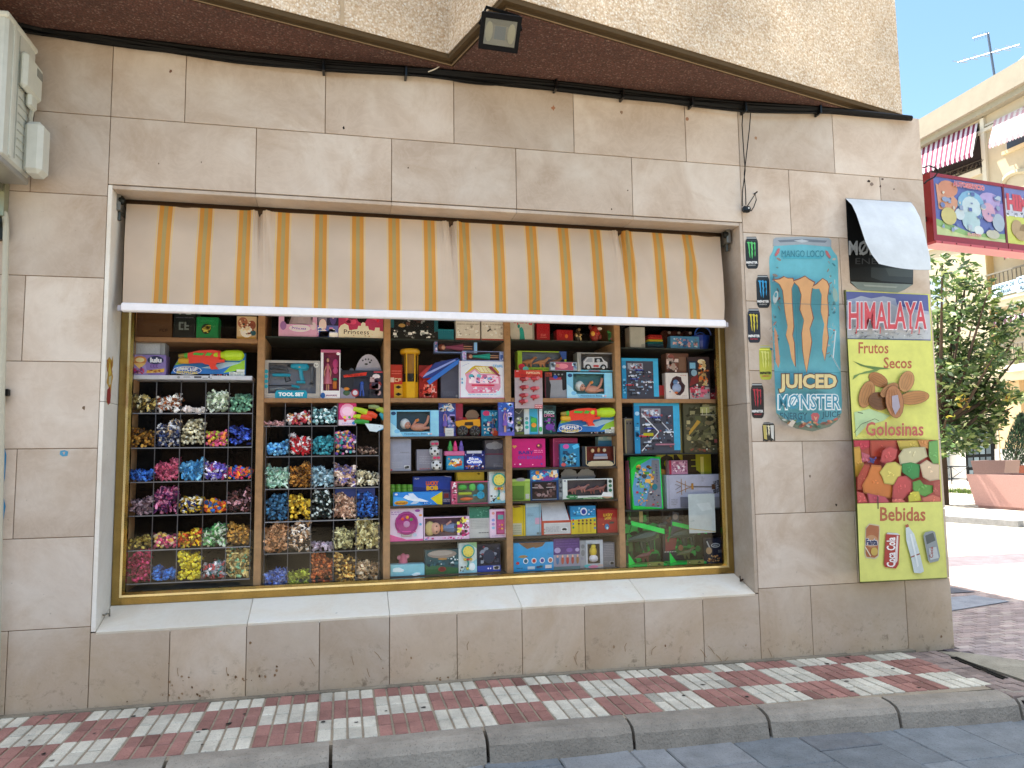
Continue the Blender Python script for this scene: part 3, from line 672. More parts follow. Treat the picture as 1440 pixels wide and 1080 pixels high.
A_ = [
 [('#b99a4e #5a4a22 #efe6c0 #1d1a14 #d8c27a', 'twist', .50, 'gold and black twist-wrapped sweets in the top left bin of the left-hand rack', 1), ('#e9e4dc #a05a2e #d9d2cc #7a4020 #ffffff', 'flat', .55, 'white and brown wrapped sweets between gold ones and a nearly empty bin in the top row', 1), ('#d8ccc8 #efe8e4', 'flat', .14, 'last few white wrapped sweets in the nearly empty top-row bin', .8), ('#bcc7b0 #dfe6d8 #8a9a80', 'flat', .6, 'pale sage wrapped sweets, top row of the left-hand rack', 1.1), ('#6f9f83 #90bfa0 #4f7f68', 'nugget', .55, 'mint green sweets in the top right bin of the left-hand rack', 1.4)],
 [('#9a6a22 #6b430f #d2a04a #3d250a', 'nugget', .55, 'brownish gold foil sweets, leftmost bin of the second row', 1.3), ('#33416a #d9d9df #20263e #c0a98a', 'twist', .75, 'navy and silver twist-wrapped sweets in the second row of the left-hand rack', 1.2), ('#9a9070 #d8d0b0 #4c4630 #efe9d0', 'nugget', .78, 'silver and olive foil sweets heaped in the middle bin of the second row', 1.4), ('#d0507a #e88a4a #9cb03a #e0d050 #f0709a', 'nugget', .52, 'pink, orange and green sweets in the second row', 1.2), ('#2a3f9a #4f6fd0 #1b2870', 'flat', .6, 'few royal blue wrapped sweets on black, right end of the second row', .35)],
 [('#2f62b8 #4a86d8 #1f4288', 'twist', .36, 'low heap of bright blue sweets, leftmost in the third row', 1), ('#b8506c #d4708a #8c3450', 'twist', .62, 'rose red twist-wrapped sweets in the third row', 1.2), ('#4f9ccc #7fc0e4 #3478a8', 'flat', .62, 'sky blue flat packets of sweets in the third row', 1.2), ('#5a4aa8 #c05080 #7a6ac8 #e8e0f0', 'twist', .48, 'violet and pink wrapped sweets in the third row', 1.1), ('#2f6fd0 #e86a3a #c83060 #f0b040', 'flat', .36, 'orange, red and blue sweets, right end of the third row', 1)],
 [('#8a7078 #a89098 #6a5058', 'twist', .5, 'dusty mauve wrapped sweets, leftmost in the fourth row', 1), ('#8a2f5a #5a2a5a #d080a0 #3a1a3a', 'flat', .75, 'dark magenta wrapped sweets heaped in the fourth row', 1.2), ('#e0c040 #2a2a5a #f0ecd8 #b89020', 'flat', .45, 'yellow and navy wrapped sweets in the fourth row', .9), ('#e8702a #f0b030 #2f6fc0 #d04a2a', 'cube', .38, 'small orange, yellow and blue cube sweets in the fourth row', 1.3), ('#4a2a28 #d8a0a8 #2a1614 #6a3a38', 'flat', .72, 'dark brown and pink sweets, right end of the fourth row', .9)],
 [('#a08838 #c0a850 #5a4418', 'nugget', .38, 'dull yellow sweets, leftmost in the fifth row', 1), ('#d86a8a #e8c060 #c04a70 #f0d8b0', 'nugget', .42, 'pink and cream sweets in the fifth row', 1.2), ('#e8b820 #d84a20 #f0d850 #8a3a10', 'twist', .5, 'yellow and red sweets in the fifth row', 1.1), ('#5a9a58 #80b878 #d8e0c8 #3a7040', 'flat', .6, 'leaf green wrapped sweets in the fifth row', 1.1), ('#a8772e #c89a4a #6a4416', 'nugget', .7, 'golden brown foil sweets, right end of the fifth row', 1.3)],
 [('#a8244e #c84070 #7a1438', 'nugget', .93, 'crimson sweets filling the bottom left bin to the top', 1.7), ('#2a68b8 #4888d8', 'nugget', .40, 'low heap of blue sweets in the bottom row of the left-hand rack', 1.3), ('#e0cc28 #f0e050 #b8a018', 'nugget', .92, 'bright yellow sweets filling their bottom-row bin', 1.7), ('#d8d8d8 #3a8a8a #c05a5a #8a8a98', 'twist', .5, 'small white, teal and red sweets in the bottom row', 1.2), ('#b8a060 #d8c080 #8ab890 #7a6030', 'flat', .98, 'khaki gold packets of sweets in the bottom right bin of the left-hand rack', 1.2)]]
bins(AX, AZ, A_, [SZ['A2']-.022]+AZ[:-1], 100)
B_ = [
 [('#5aa8e0 #88c8f0 #3c80c0', 'nugget', .50, 'pale blue sweets, top left bin of the second rack', 1.4), ('#d02a34 #f0e8e8 #a01820', 'twist', .70, 'red and white sweets in the top row of the second rack', 1.5), ('#2f8a98 #50a8b4 #1f6470', 'nugget', .60, 'teal sweets in the top row of the second rack', 1.5), ('#6a4aa0 #d070a0 #40a0a0 #e0a060 #e8e0f0 #2a2a4a', 'nugget', .76, 'multicoloured shiny sweets in the top row of the second rack', 1.7), ('#5a4238 #a89080 #30201a', 'nugget', .25, 'small dark brown sweets, thin layer in the top right bin of the second rack', 1.2)],
 [('#9cc0ac #c4dccc #6a9880', 'flat', .70, 'pale green packets of sweets in the second rack', 1.3), ('#9a6420 #d89a48 #4a2a0c', 'twist', .76, 'amber and brown foil sweets in the second rack', 1.4), ('#9ab8c4 #c4d8e0 #6c90a0', 'twist', .60, 'ice blue sweets in the second rack', 1.5), ('#c8a890 #7a70a8 #e8d0c0 #8a6a60', 'flat', .72, 'beige and lilac wrapped sweets in the second rack', 1.2), ('#d0c4a0 #4a4430 #f0e8d0', 'flat', .48, 'silvery gold strips of sweets in the second rack', 1)],
 [('#2c5878 #44789c #18384e', 'nugget', .78, 'slate blue sweets in the middle row of the second rack', 1.5), ('#c8a028 #e8c850 #906c14', 'nugget', .74, 'golden yellow sweets in the middle row of the second rack', 1.6), ('#12201e #d8e0dc #1c302c #0c1614', 'nugget', .86, 'black sweets with white glints in the middle row of the second rack', 1.5), ('#c09a80 #8a6450 #e8c8b0', 'flat', .76, 'tan sweets under a sheet of blue paper', 1.5), ('#1c4c90 #3470c0 #102c5c', 'nugget', .80, 'dark blue sweets, right end of the middle row', 1.6)],
 [('#a87850 #c89870 #704828', 'flat', .90, 'tan brown packets of sweets in the fourth row of the second rack', 1.1), ('#a07850 #d8b898 #40302a #f0e4d8', 'flat', .92, 'brown and white packets of sweets in the fourth row of the second rack', 1.1), ('#a890a0 #c8b8c4', 'flat', .22, 'last few mauve sweets at the bottom of a dark bin', .6), ('#a09868 #5a5430 #d0c898', 'flat', .65, 'olive packets of sweets in the fourth row of the second rack', .95), ('#c0b078 #e0d4a0 #8a7c48', 'flat', .95, 'pale khaki packets of sweets heaped high, right end of the fourth row', 1.1)],
 [('#304c90 #5070b8 #8090c0', 'flat', .42, 'indigo sweets, bottom left bin of the second rack', 1.1), ('#a8b030 #c8d050 #707818', 'twist', .38, 'lime sweets in the bottom row of the second rack', 1.3), ('#a84c20 #d07840 #6c2c0c', 'nugget', .86, 'copper orange sweets in the bottom row of the second rack', 1.6), ('#a87828 #e8c070 #3c2408', 'nugget', .88, 'brown and gold sweets in the bottom row of the second rack', 1.4), ('#b09068 #d8c0a0 #806040', 'flat', .55, 'beige packets of sweets, bottom right bin of the second rack', 1.2)]]
bins(BX, BZ, B_, [sz(455, 598.5, .286)]+BZ[:-1], 300)
# upper open bins standing on the second rack
UB = [ax(p, 597) for p in (364, 401, 438, 474.5)]; uz = sz(455, 598.5, .286)
for i, e in enumerate([('#b08080 #d0a0a0', 'flat', .12, 'thin layer of pinkish sweets right under the tool set', 1), ('#a83440 #e8e0e0 #d8a060 #c84a58', 'nugget', .6, 'red, white and gold sweets under the tool set', 1.4), ('#a8c8c8 #dcecec #3a6468 #6a9498', 'nugget', .82, 'silvery teal sweets just left of the pink robot box', 1.7)]):
    candy_heap(UB[i]+.002, UB[i+1]-.002, .288, .39, uz+.001, (SZ['B2']-.022-uz)*e[2], e[0].split(), e[1], int(150*e[2]*e[4])+8, 500+i, e[3])
r_ = empty('sweets_tray', (.5*(UB[0]+UB[3]), .286, uz), 'small clear three-bin sweets tray on top of the second rack', 'sweets tray')
for x in UB: mb = MB(r_.location); mb.box(x-.0015, .284, uz, x+.0015, .39, SZ['B2']-.026, '#fff'); mb.build('divider', 'acrylic', r_)
mb = MB(r_.location)
for x in UB: mb.box(x-.0015, .282, uz, x+.0015, .2835, SZ['B2']-.026, '#6f6a6c')
mb.box(UB[0], .282, uz-.004, UB[3], .2835, uz-.0005, '#8a8688'); mb.build('sheet_edge', 'plastic', r_)
# blue paper above the tan sweets
mb = MB(); mb.box(BX[3]+.006, .300, BZ[2]+.10, BX[5]-.02, .302, BZ[1]-.008, '#24346a'); tag(mb.build('paper_sheet', 'print'), 'sheet of dark blue paper tucked behind the tan sweets', 'paper')
# white strip shelf above the left rack
mb = MB(); p0, p1 = PY(186, 531, .28), PY(354.5, 533, .28)
mb.cbox(p0.x, .276, SZ['A2']-.020, p1.x, .42, SZ['A2'], '#c9c8cf', b=.001)
fc = Face((p0.x, .276, SZ['A2']-.020), (p1.x-p0.x, 0, 0), (0, 0, .020)); draw(mb, fc, [('E', .38, .5, .012, .3, '#999'), ('W', .42, .3, .48, .8, 2, '#777'), ('R', .51, .35, .57, .8, '#55555a'), ('W', .58, .2, .66, .5, 1, '#444'), ('E', .635, .6, .006, .25, '#333')])
tag(mb.build('display_tray', 'print'), 'white cardboard tray strip between the water gun and the left-hand sweets rack', 'tray')

# ================================================================ TOYS AND BOXES ON THE SHELVES
N_ = [0]
def pack(name, label, cat, px0, pt, px1, sh, col, art=(), d=.07, y=.30, win=None, toy=None, roll=0, group=None, side=None, film=True, back=None, topcol=None, flap=None, card=False, lean=0, mat='print', out=0):
    """carton whose front stands at depth y; win = (u0,v0,u1,v1,colour,depth) a window cut in the front"""
    N_[0] += 1
    z0 = SZ[sh] if isinstance(sh, str) else PY((px0+px1)/2, sh, y).z
    zm = (sz((px0+px1)/2, pt, y)+z0)/2; pm = (pt+ (SHP[sh][1] if isinstance(sh, str) else sh))/2
    x0, x1 = PY(px0, pm, y).x, PY(px1, pm, y).x; z1 = PY((px0+px1)/2, pt, y).z; w_, h = x1-x0, z1-z0
    t = empty(name, ((x0+x1)/2, y, z0+.0005), label, cat, group, rot=(R(-lean), R(roll), 0))
    if back: t['look'] = back
    if roll:  # keep the lowest corner on the shelf
        t.location.z += abs(math.sin(R(roll)))*w_/2
    mb = MB(); a, b_ = -w_/2, w_/2; c = C(col); sd = C(side) if side else tuple(v*.85 for v in c)
    bc = .0012
    if not win:
        mb.cbox(a, 0, 0, b_, d, h, c, b=bc)
    else:
        u0, v0, u1, v1, wc, wd_ = win; X0, X1, Z0, Z1 = a+u0*w_, a+u1*w_, v0*h, v1*h
        for q in ((a, 0, b_, Z0), (a, Z1, b_, h), (a, Z0, X0, Z1), (X1, Z0, b_, Z1)):
            mb.face([(q[0], 0, q[1]), (q[2], 0, q[1]), (q[2], 0, q[3]), (q[0], 0, q[3])], c)
        mb.box(a, 0, 0, b_, d, h, sd, skip='f')
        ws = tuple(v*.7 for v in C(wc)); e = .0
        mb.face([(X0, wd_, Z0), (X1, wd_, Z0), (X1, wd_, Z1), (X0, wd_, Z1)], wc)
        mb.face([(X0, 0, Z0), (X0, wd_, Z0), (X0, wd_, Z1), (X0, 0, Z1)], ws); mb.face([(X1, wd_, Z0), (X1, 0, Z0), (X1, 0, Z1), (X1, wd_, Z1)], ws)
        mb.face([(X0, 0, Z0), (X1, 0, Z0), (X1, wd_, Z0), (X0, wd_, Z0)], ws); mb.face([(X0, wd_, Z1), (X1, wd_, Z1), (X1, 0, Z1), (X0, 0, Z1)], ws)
    fc = Face((a, 0, 0), (w_, 0, 0), (0, 0, h)); draw(mb, fc, art, seed=N_[0])
    if flap: flap(mb, w_, h, d)
    mb.build('carton' if not card else 'backing_card', mat, t)
    if win and film:
        m2 = MB(); m2.face([(X0, -.0002, Z0), (X1, -.0002, Z0), (X1, -.0002, Z1), (X0, -.0002, Z1)], '#fff'); m2.build('clear_window', 'film', t)
    if toy:
        for nm, fn in (toy if isinstance(toy, list) else [toy]):
            m3 = MB(); fn(m3, w_, h, d); m3.v = [(v[0], v[1]-out, v[2]) for v in m3.v]; m3.build(nm, 'plastic', t, smooth=False)
    return t
V3 = Vector
# --- small toy shapes (u,v in box fractions)
def baby(m, w, h, d, s=1):
    sk = '#d89a84'
    m.ell((-.18*w, .035, .50*h), (.10*w, .02, .20*h), '#e8ecec', n=12, k=8); m.ell((-.135*w, .026, .44*h), (.07*w, .018, .14*h), sk, n=12, k=8)
    for dx in (-.02, .03): m.ell((-.13*w+dx*w, .009, .47*h), (.008*w, .004, .018*h), '#30201c', n=6, k=4)
    m.ell((.10*w, .035, .36*h), (.17*w, .02, .16*h), sk, n=12, k=8)
    m.tube([(-.02*w, .03, .42*h), (.04*w, .02, .60*h), (.10*w, .02, .66*h)], .045*h, sk); m.ell((.06*w, .02, .62*h), (.04*w, .012, .06*h), '#f09030', n=8, k=5)
    m.tube([(.20*w, .03, .38*h), (.27*w, .02, .55*h), (.31*w, .02, .80*h)], .055*h, sk); m.tube([(.18*w, .02, .30*h), (.30*w, .02, .34*h), (.36*w, .02, .30*h)], .055*h, sk)
def doll_up(dress, hair, hx=0, skin='#e0a888', x=0, sc=1.0):
    def f(m, w, h, d):
        c = x*w; 
        m.ell((c, .030, .80*h), (.085*h*.6*sc, .014, .055*h*sc), hair, n=10, k=6); m.ell((c, .020, .795*h), (.05*h*.6*sc, .012, .045*h*sc), skin, n=10, k=6)
        m.lathe((c, .03, .30*h), [(.17*h*sc*.62, 0), (.13*h*sc*.6, .12*h), (.05*h*sc*.6, .28*h), (.06*h*sc*.6, .38*h), (.02*h, .43*h)], dress, n=10)
        for sg in (-1, 1):
            m.tube([(c+sg*.05*h*sc*.6, .025, .67*h), (c+sg*.11*h*sc*.6, .02, .56*h), (c+sg*.10*h*sc*.6, .018, .46*h)], .012*h*sc, skin)
            m.tube([(c+sg*.03*h*.6, .03, .30*h), (c+sg*.03*h*.6, .03, .10*h)], .014*h, skin)
    return f
def doll_flat(dress, hair, skin='#dca488'):
    def f(m, w, h, d):
        m.ell((-.32*w, .02, .5*h), (.09*w, .012, .30*h), hair, n=10, k=6); m.ell((-.29*w, .013, .47*h), (.05*w, .01, .2*h), skin, n=10, k=6)
        V = [(-.22*w, .02, .38*h), (-.22*w, .02, .62*h), (.18*w, .018, .80*h), (.18*w, .018, .2*h)]
        m.tube([(-.23*w, .02, .5*h), (-.1*w, .02, .5*h), (.18*w, .02, .5*h)], [.12*h, .16*h, .34*h], dress, n=8)
        for dz in (-.1, .1): m.tube([(.18*w, .02, (.5+dz)*h), (.40*w, .02, (.5+dz)*h)], .05*h, skin)
    return f
def dino(cols, seed=0, n=3):
    def f(m, w, h, d):
        rn = random.Random(seed)
        for i in range(n):
            x = (-.28+.56*i/max(1, n-1))*w if n > 1 else 0; z = (.40+.1*rn.random())*h; c = cols[i % len(cols)]; s = min(w/n, h)*.5
            m.tube([(x-s*1.1, .02, z-.1*s), (x-s*.6, .022, z+.05*s), (x, .025, z+.12*s), (x+s*.4, .022, z+.2*s), (x+s*.8, .02, z+.55*s)], [.02*s, .14*s, .3*s, .24*s, .12*s], c, n=8)
            m.ell((x+s*.9, .018, z+.62*s), (.26*s, .012, .14*s), c, n=8, k=5)
            for k, dx in enumerate((-.2, -.05, .25, .38)): m.tube([(x+dx*s, .02, z), (x+(dx+.08)*s, .015+.01*(k % 2), z-.5*s)], [.12*s, .06*s], c, n=6)
    return f
def rattle(m, w, h, d):
    M_ = Matrix.Rotation(math.pi/2, 3, 'X')
    m.lathe((0, .012, .72*h), [(.36*w, 0), (.36*w, .008), (.28*w, .010)], '#2f9a90', n=20, M=M_); m.lathe((0, .012, .72*h), [(.29*w, .012), (0.001, .014)], '#e0d060', n=20, M=M_)
    for a in range(8): m.ell((.2*w*math.cos(a*.785), -.003, .72*h+.2*w*math.sin(a*.785)), (.03*w, .003, .03*w), '#c8b040', n=6, k=4)
    m.ell((0, .01, .45*h), (.10*w, .01, .04*h), '#c83a50', n=8, k=5)
    for sg in (-1, 1): m.ell((sg*.16*w, .012, .45*h), (.10*w, .008, .045*h), '#e0b840', n=8, k=5)
    m.tube([(0, .012, .42*h), (.02*w, .012, .30*h), (-.03*w, .012, .18*h)], [.05*w, .04*w, .06*w], '#1f8a80'); m.ell((-.03*w, .01, .15*h), (.09*w, .01, .05*h), '#d8c850', n=8, k=6)
def drill(m, w, h, d):
    t = '#1f9cb8'
    m.tube([(-.02*w, .02, .86*h), (.04*w, .02, .86*h), (.12*w, .02, .85*h), (.26*w, .02, .84*h), (.30*w, .02, .83*h)], [.05*h, .085*h, .10*h, .105*h, .05*h], t, n=10)
    m.tube([(-.08*w, .02, .87*h), (-.02*w, .02, .87*h)], [.02*h, .05*h], '#22262a', n=8)
    m.tube([(.15*w, .02, .80*h), (.17*w, .02, .60*h), (.19*w, .02, .48*h)], .055*h, t, n=8); m.cbox(.08*w, .005, .40*h, .24*w, .035, .47*h, t, b=.003)
    m.ell((.14*w, .004, .84*h), (.035*w, .003, .03*h), '#e8a040', n=8, k=4)
def handsaw(m, w, h, d):
    t = '#1f9cb8'
    m.cbox(-.34*w, .012, .58*h, -.02*w, .03, .66*h, t, b=.004); m.tube([(-.06*w, .02, .60*h), (-.02*w, .02, .48*h), (-.1*w, .02, .44*h), (-.12*w, .02, .56*h)], .02*h, '#20262c', n=6)
    m.tube([(-.38*w, .02, .78*h), (-.28*w, .02, .84*h), (-.1*w, .02, .78*h), (-.05*w, .02, .72*h)], [.02*h, .05*h, .05*h, .02*h], '#4c5056', n=8); m.tube([(-.36*w, .02, .74*h), (-.2*w, .02, .72*h), (-.08*w, .02, .74*h)], .03*h, '#565a60', n=8)
def tools_b(m, w, h, d):
    m.tube([(-.40*w, .02, .34*h), (0.0, .02, .34*h)], .014*h, '#23272b'); m.tube([(0, .02, .34*h), (.14*w, .02, .30*h)], .035*h, '#1f9cb8')
    m.tube([(-.38*w, .02, .24*h), (-.2*w, .02, .27*h), (-.08*w, .02, .24*h)], [.02*h, .04*h, .02*h], '#8a9298')
    m.cbox(.33*w, .01, .45*h, .38*w, .03, .85*h, '#5c626a', b=.002); m.tube([(.345*w, .02, .36*h), (.355*w, .02, .42*h)], .05*h, '#3a3e44', n=10)
def van(m, w, h, d):
    wh = '#d8d8dc'
    pr = [(-.32*w, .20*h), (-.32*w, .55*h), (-.22*w, .76*h), (.18*w, .78*h), (.25*w, .60*h), (.34*w, .50*h), (.34*w, .20*h)]
    m.prism(pr, .008, .045, wh)
    m.prism([(-.27*w, .50*h), (-.20*w, .70*h), (-.08*w, .71*h), (-.08*w, .50*h)], .005, .008, '#a8acb4'); m.prism([(-.02*w, .48*h), (-.02*w, .72*h), (.17*w, .72*h), (.22*w, .52*h)], .005, .008, '#2a2c30')
    m.ell((.08*w, .004, .58*h), (.05*w, .004, .10*h), '#c8ccd0', n=8, k=5); m.cbox(-.05*w, .003, .24*h, .09*w, .008, .34*h, '#c83a3a', b=.001)
    for x in (-.2, .22):
        M_ = Matrix.Rotation(math.pi/2, 3, 'X'); m.lathe((x*w, .008, .22*h), [(.16*h, -.006), (.17*h, .002), (.11*h, .004), (.10*h, .004), (.001, .006)], '#17181a', n=16, M=M_)
        m.lathe((x*w, .004, .22*h), [(.09*h, .001), (.001, .004)], '#d8dadc', n=10, M=M_)
def water_gun(m, w, h, s=1.0, o=(0, 0, 0)):
    # long pump gun: red body, green trim, yellow nozzles, lime tank; nozzle to the left
    ox, oy, oz = o; og, gr, ye, li = '#e8402a', '#4caf3a', '#d8b030', '#b8d820'
    q = lambda x, z: (ox+x*w, oy, oz+z*h)
    m.tube([q(.0, .60), q(.06, .61), q(.09, .61)], [.075*h, .10*h, .11*h], '#a08838', n=10); m.tube([q(.09, .61), q(.14, .63)], [.12*h, .13*h], gr, n=10)
    m.tube([q(.0, .38), q(.02, .38), q(.16, .37)], [.10*h, .125*h, .13*h], '#e0a828', n=10)
    pr = [(.14, .50), (.14, .72), (.30, .84), (.50, .88), (.62, .84), (.66, .66), (.64, .50), (.58, .42), (.40, .50)]
    m.prism([(ox+a*w, oz+b*h) for a, b in pr], oy-.012, oy+.012, og)
    m.prism([(ox+a*w, oz+b*h) for a, b in [(.16, .26), (.16, .50), (.40, .50), (.60, .44), (.70, .46), (.70, .34), (.58, .30), (.56, .18), (.61, .02), (.50, .0), (.46, .22), (.40, .24), (.36, .30)]], oy-.014, oy+.010, og)
    m.prism([(ox+a*w, oz+b*h) for a, b in [(.22, .64), (.24, .74), (.40, .72), (.36, .62)]], oy-.016, oy-.012, gr); m.prism([(ox+a*w, oz+b*h) for a, b in [(.40, .62), (.44, .76), (.52, .72), (.48, .60)]], oy-.016, oy-.012, gr)
    m.tube([q(.52, .64), q(.56, .66), q(.70, .66)], [.10*h, .15*h, .17*h], li, n=12); m.tube([q(.60, .66), q(.64, .66)], .21*h, og, n=12)
    m.tube([q(.66, .64), q(.72, .65), q(.90, .66), q(.97, .66), q(1.0, .66)], [.16*h, .24*h, .25*h, .20*h, .06*h], li, n=14)
gun_pal = ['#3a6ac0', '#88c040', '#204890', '#b8d840', '#70a8e0']
def gun_pack(label, px0, pt, px1, sh, gpx0, gpt, gpx1, y=.315):
    z0 = SZ[sh]; N_[0] += 1
    x0, x1 = PY(px0, SHP[sh][1], y).x, PY(px1, SHP[sh][1], y).x; z1 = PY(px1-5, pt, y).z; h = z1-z0; w_ = x1-x0
    t = empty('water_gun_pack', ((x0+x1)/2, y, z0+.0005), label, 'water gun', 'water guns on printed cards')
    mb = MB(); o = [(0, 0), (1, 0), (1, 1), (.12, .86), (.04, .4)]
    mb.prism([(-w_/2+u*w_, v*h) for u, v in o], 0, .012, '#2f6fb8')
    fc = Face((-w_/2, 0, 0), (w_, 0, 0), (0, 0, h))
    draw(mb, fc, [('P', [(.0, .1), (.99, .1), (.99, .98), (.13, .84)], '#2f78c8'), ('P', [(.05, .45), (.13, .84), (.45, .93), (.3, .6)], '#88b838'), ('P', [(.70, .15), (.99, .3), (.99, .72), (.80, .45)], '#98c840'), ('P', [(.40, .35), (.75, .62), (.95, .60), (.65, .30)], '#a8cce8'),
        ('R', 0, 0, 1, .10, '#15181c'), ('P', [(.80, .1), (.99, .12), (.99, .30), (.86, .24)], '#101418'), ('E', .22, .24, .19, .18, '#e8e8e8'), ('E', .22, .24, .18, .155, '#2a5ca8'), ('S', .08, .22, .36, .36, '#f4f4f4'), ('S', .08, .10, .36, .20, '#f0d860'),
        ('R', .78, .03, .99, .19, '#d8dcd8'), ('W', .79, .04, .98, .18, 3, '#888'), ('R', .88, .20, .99, .30, '#e0e0d8'), ('B', .52, .02, .76, .09, ['#e8e8e8', '#c84030', '#999'], 12, .4, .8)], N_[0])
    mb.build('backing_card', 'print', t)
    g = MB(); ga, gb = PY(gpx0, pt, y-.02), PY(gpx1, pt, y-.02); gz_ = PY(gpx0, gpt, y-.02).z
    gw = gb.x-ga.x; gh = gw*.36; water_gun(g, gw, gh, o=(ga.x-(x0+x1)/2, -.030, gz_-z0-gh*.92)); g.build('toy_water_gun', 'plastic', t); return t

# ---------- column A, top
pack('cardboard_box', 'plain brown cardboard box with small printed marks on the top left shelf', 'box', 188, 425, 242, 'A1', '#6b4c33', [('S', .68, .18, .90, .26, '#2e1c12'), ('L', [(0, .52), (1, .53)], .012, '#5c402a')], d=.2, y=.31, mat='matte')
pack('black_box', 'black box with white brush lettering on the top left shelf', 'box', 244, 428, 275, 'A1', '#10191a', [('S', .25, .70, .85, .92, '#aab4b4'), ('S', .25, .25, .75, .48, '#6f7a7a'), ('W', .1, .58, .9, .64, 1, '#556')], d=.12, y=.31)
pack('green_gift_box', 'bright green box with a small yellow bird emblem', 'box', 276, 446, 307, 'A1', '#0d7a42', [('E', .45, .45, .22, .24, '#1a2a14'), ('B', .26, .24, .66, .68, ['#d8d060', '#18401c', '#b8a840'], 16, .15, .4), ('S', .2, .78, .8, .86, '#2f9a60')], d=.08)
pack('biscuit_box', 'cream and gold box printed with brown figures beside the first upright', 'box', 333, 445, 361, 'A1', '#c8b08c', [('R', .02, .02, .98, .12, '#b08840'), ('E', .3, .72, .25, .24, '#a06048'), ('E', .75, .62, .2, .2, '#8a4a3a'), ('E', .5, .32, .32, .24, '#e8e4dc'), ('E', .82, .28, .15, .12, '#2a5a6a'), ('B', .1, .15, .9, .9, ['#d8c0a0', '#7a4030', '#e8e0d0', '#2a2a2a'], 26, .04, .16)], d=.07)
pack('plastic_tub_box', 'grey clear-lidded box lying on top of the lilac sweets box', 'box', 190, 482, 232, 499, '#8c929a', [('R', .04, .06, .84, .9, '#a8aeb6'), ('W', .1, .15, .8, .85, 7, '#c4cad0'), ('L', [(.86, 0), (.86, 1)], .03, '#60666e')], d=.09, y=.315)
pack('sweets_box', 'lilac sweets box with a cartoon ice cream and rounded white lettering', 'box', 185, 499, 233, 'A2', '#8b78b8', [('P', [(0, 0), (.5, 0), (.3, 1), (0, 1)], '#a090c8'), ('E', .24, .72, .20, .22, '#c88848'), ('E', .24, .74, .13, .12, '#f0d8a0'), ('P', [(.06, .58), (.42, .58), (.24, .30)], '#e8c078'), ('B', .02, .04, .44, .40, ['#d85080', '#c03050', '#e8b0c8', '#7a4098'], 26, .15, .4), ('E', .70, .74, .24, .20, '#1c2850'), ('T', 'lulu', .54, .62, .88, .86, '#f4f4ff', 0, .05), ('S', .56, .38, .80, .52, '#6a3a88'), ('P', [(.44, .10), (.96, .16), (.98, .34), (.46, .24)], '#d8a848'), ('B', .48, .12, .94, .30, ['#a86030', '#f0d070'], 12, .3, .7)], d=.09, y=.30, side='#7060a0')
gun_pack('red and lime water gun on a card above the left-hand sweets rack', 240, 497, 345, 'A2', 252, 491, 344)
# ---------- column B
pack('doll_box', 'pink doll box with a window showing a white gown, cut off by the awning', 'doll box', 392, 418, 446, 'B1', '#d8a8cc', [('E', .12, .28, .08, .11, '#a070b0'), ('E', .55, .22, .28, .09, '#f0e4f4'), ('T', 'Princess', .34, .185, .72, .26, '#7a68a8'), ('E', .90, .28, .08, .1, '#e8d0e0')], win=(.14, .32, .88, .96, '#2a1c22', .03), toy=('toy_doll', lambda m, w, h, d: (m.lathe((.08*w, .02, .30*h), [(.34*w, 0), (.26*w, .25*h), (.12*w, .5*h), (.05*w, .62*h)], '#c0b0bc', n=14), m.ell((-.22*w, .02, .60*h), (.12*w, .012, .32*h), '#150f12'))))
pack('fairy_doll_box', 'blue and lilac doll box with a fairy face, next to the pink princess box', 'doll box', 446, 426, 476, 'B1', '#6a70b8', [('R', .0, .35, 1, 1, '#33304c'), ('E', .25, .55, .2, .3, '#9088a0'), ('E', .26, .36, .18, .17, '#e8d0d0'), ('B', .0, .0, 1, .3, ['#4a68c0', '#d898c8', '#a8b8e8', '#ffffff'], 24, .2, .6), ('E', .75, .62, .17, .26, '#584888'), ('E', .75, .64, .08, .1, '#c8a8b0')])
pack('princess_castle_box', 'pink box with a white castle skyline cut along its front', 'doll box', 476, 430, 539, 'B1', '#b83a62', [('B', .05, .4, .95, 1, ['#8a2448', '#d85078', '#601830', '#e86a90'], 22, .1, .35), ('E', .52, .66, .12, .2, '#1c1012'), ('P', [(0, 0), (1, 0), (1, .22), (.92, .24), (.92, .34), (.82, .34), (.80, .24), (.68, .27), (.66, .38), (.60, .38), (.60, .46), (.54, .50), (.50, .44), (.50, .38), (.44, .38), (.42, .28), (.24, .24), (.22, .38), (.14, .44), (.05, .38), (.0, .26)], '#e4dcc8'), ('T', 'Princess', .12, .12, .68, .26, '#2a2422', 0, 0), ('B', .1, .04, .95, .2, ['#cfc4ac', '#b8ac96'], 14, .1, .3), ('R', .85, .5, .9, .95, '#d02848')])
pack('tool_set_box', 'grey tool set box with turquoise toy drill and tools behind the window', 'toy box', 369, 507, 450, 'B2', '#a8a098', [('P', [(.22, 0), (.78, 0), (.78, .14), (.75, .21), (.25, .21), (.22, .14)], '#1a8ea8'), ('T', 'TOOL SET', .28, .055, .72, .155, '#f4f8f8', 0, .05), ('E', .065, .70, .035, .05, '#2a9aac'), ('E', .065, .57, .035, .05, '#2a9aac'), ('E', .065, .44, .035, .05, '#2a9aac'), ('E', .065, .31, .035, .05, '#2a9aac'), ('E', .93, .88, .045, .07, '#c8c4bc'), ('T', '3+', .90, .85, .96, .91, '#55524e'), ('P', [(.0, .0), (.03, .0), (.03, 1), (0, 1)], '#8c857c')], win=(.10, .13, .93, .93, '#787c88', .04), toy=[('toy_drill', drill), ('toy_saw', handsaw), ('toy_tools', tools_b)], d=.08)
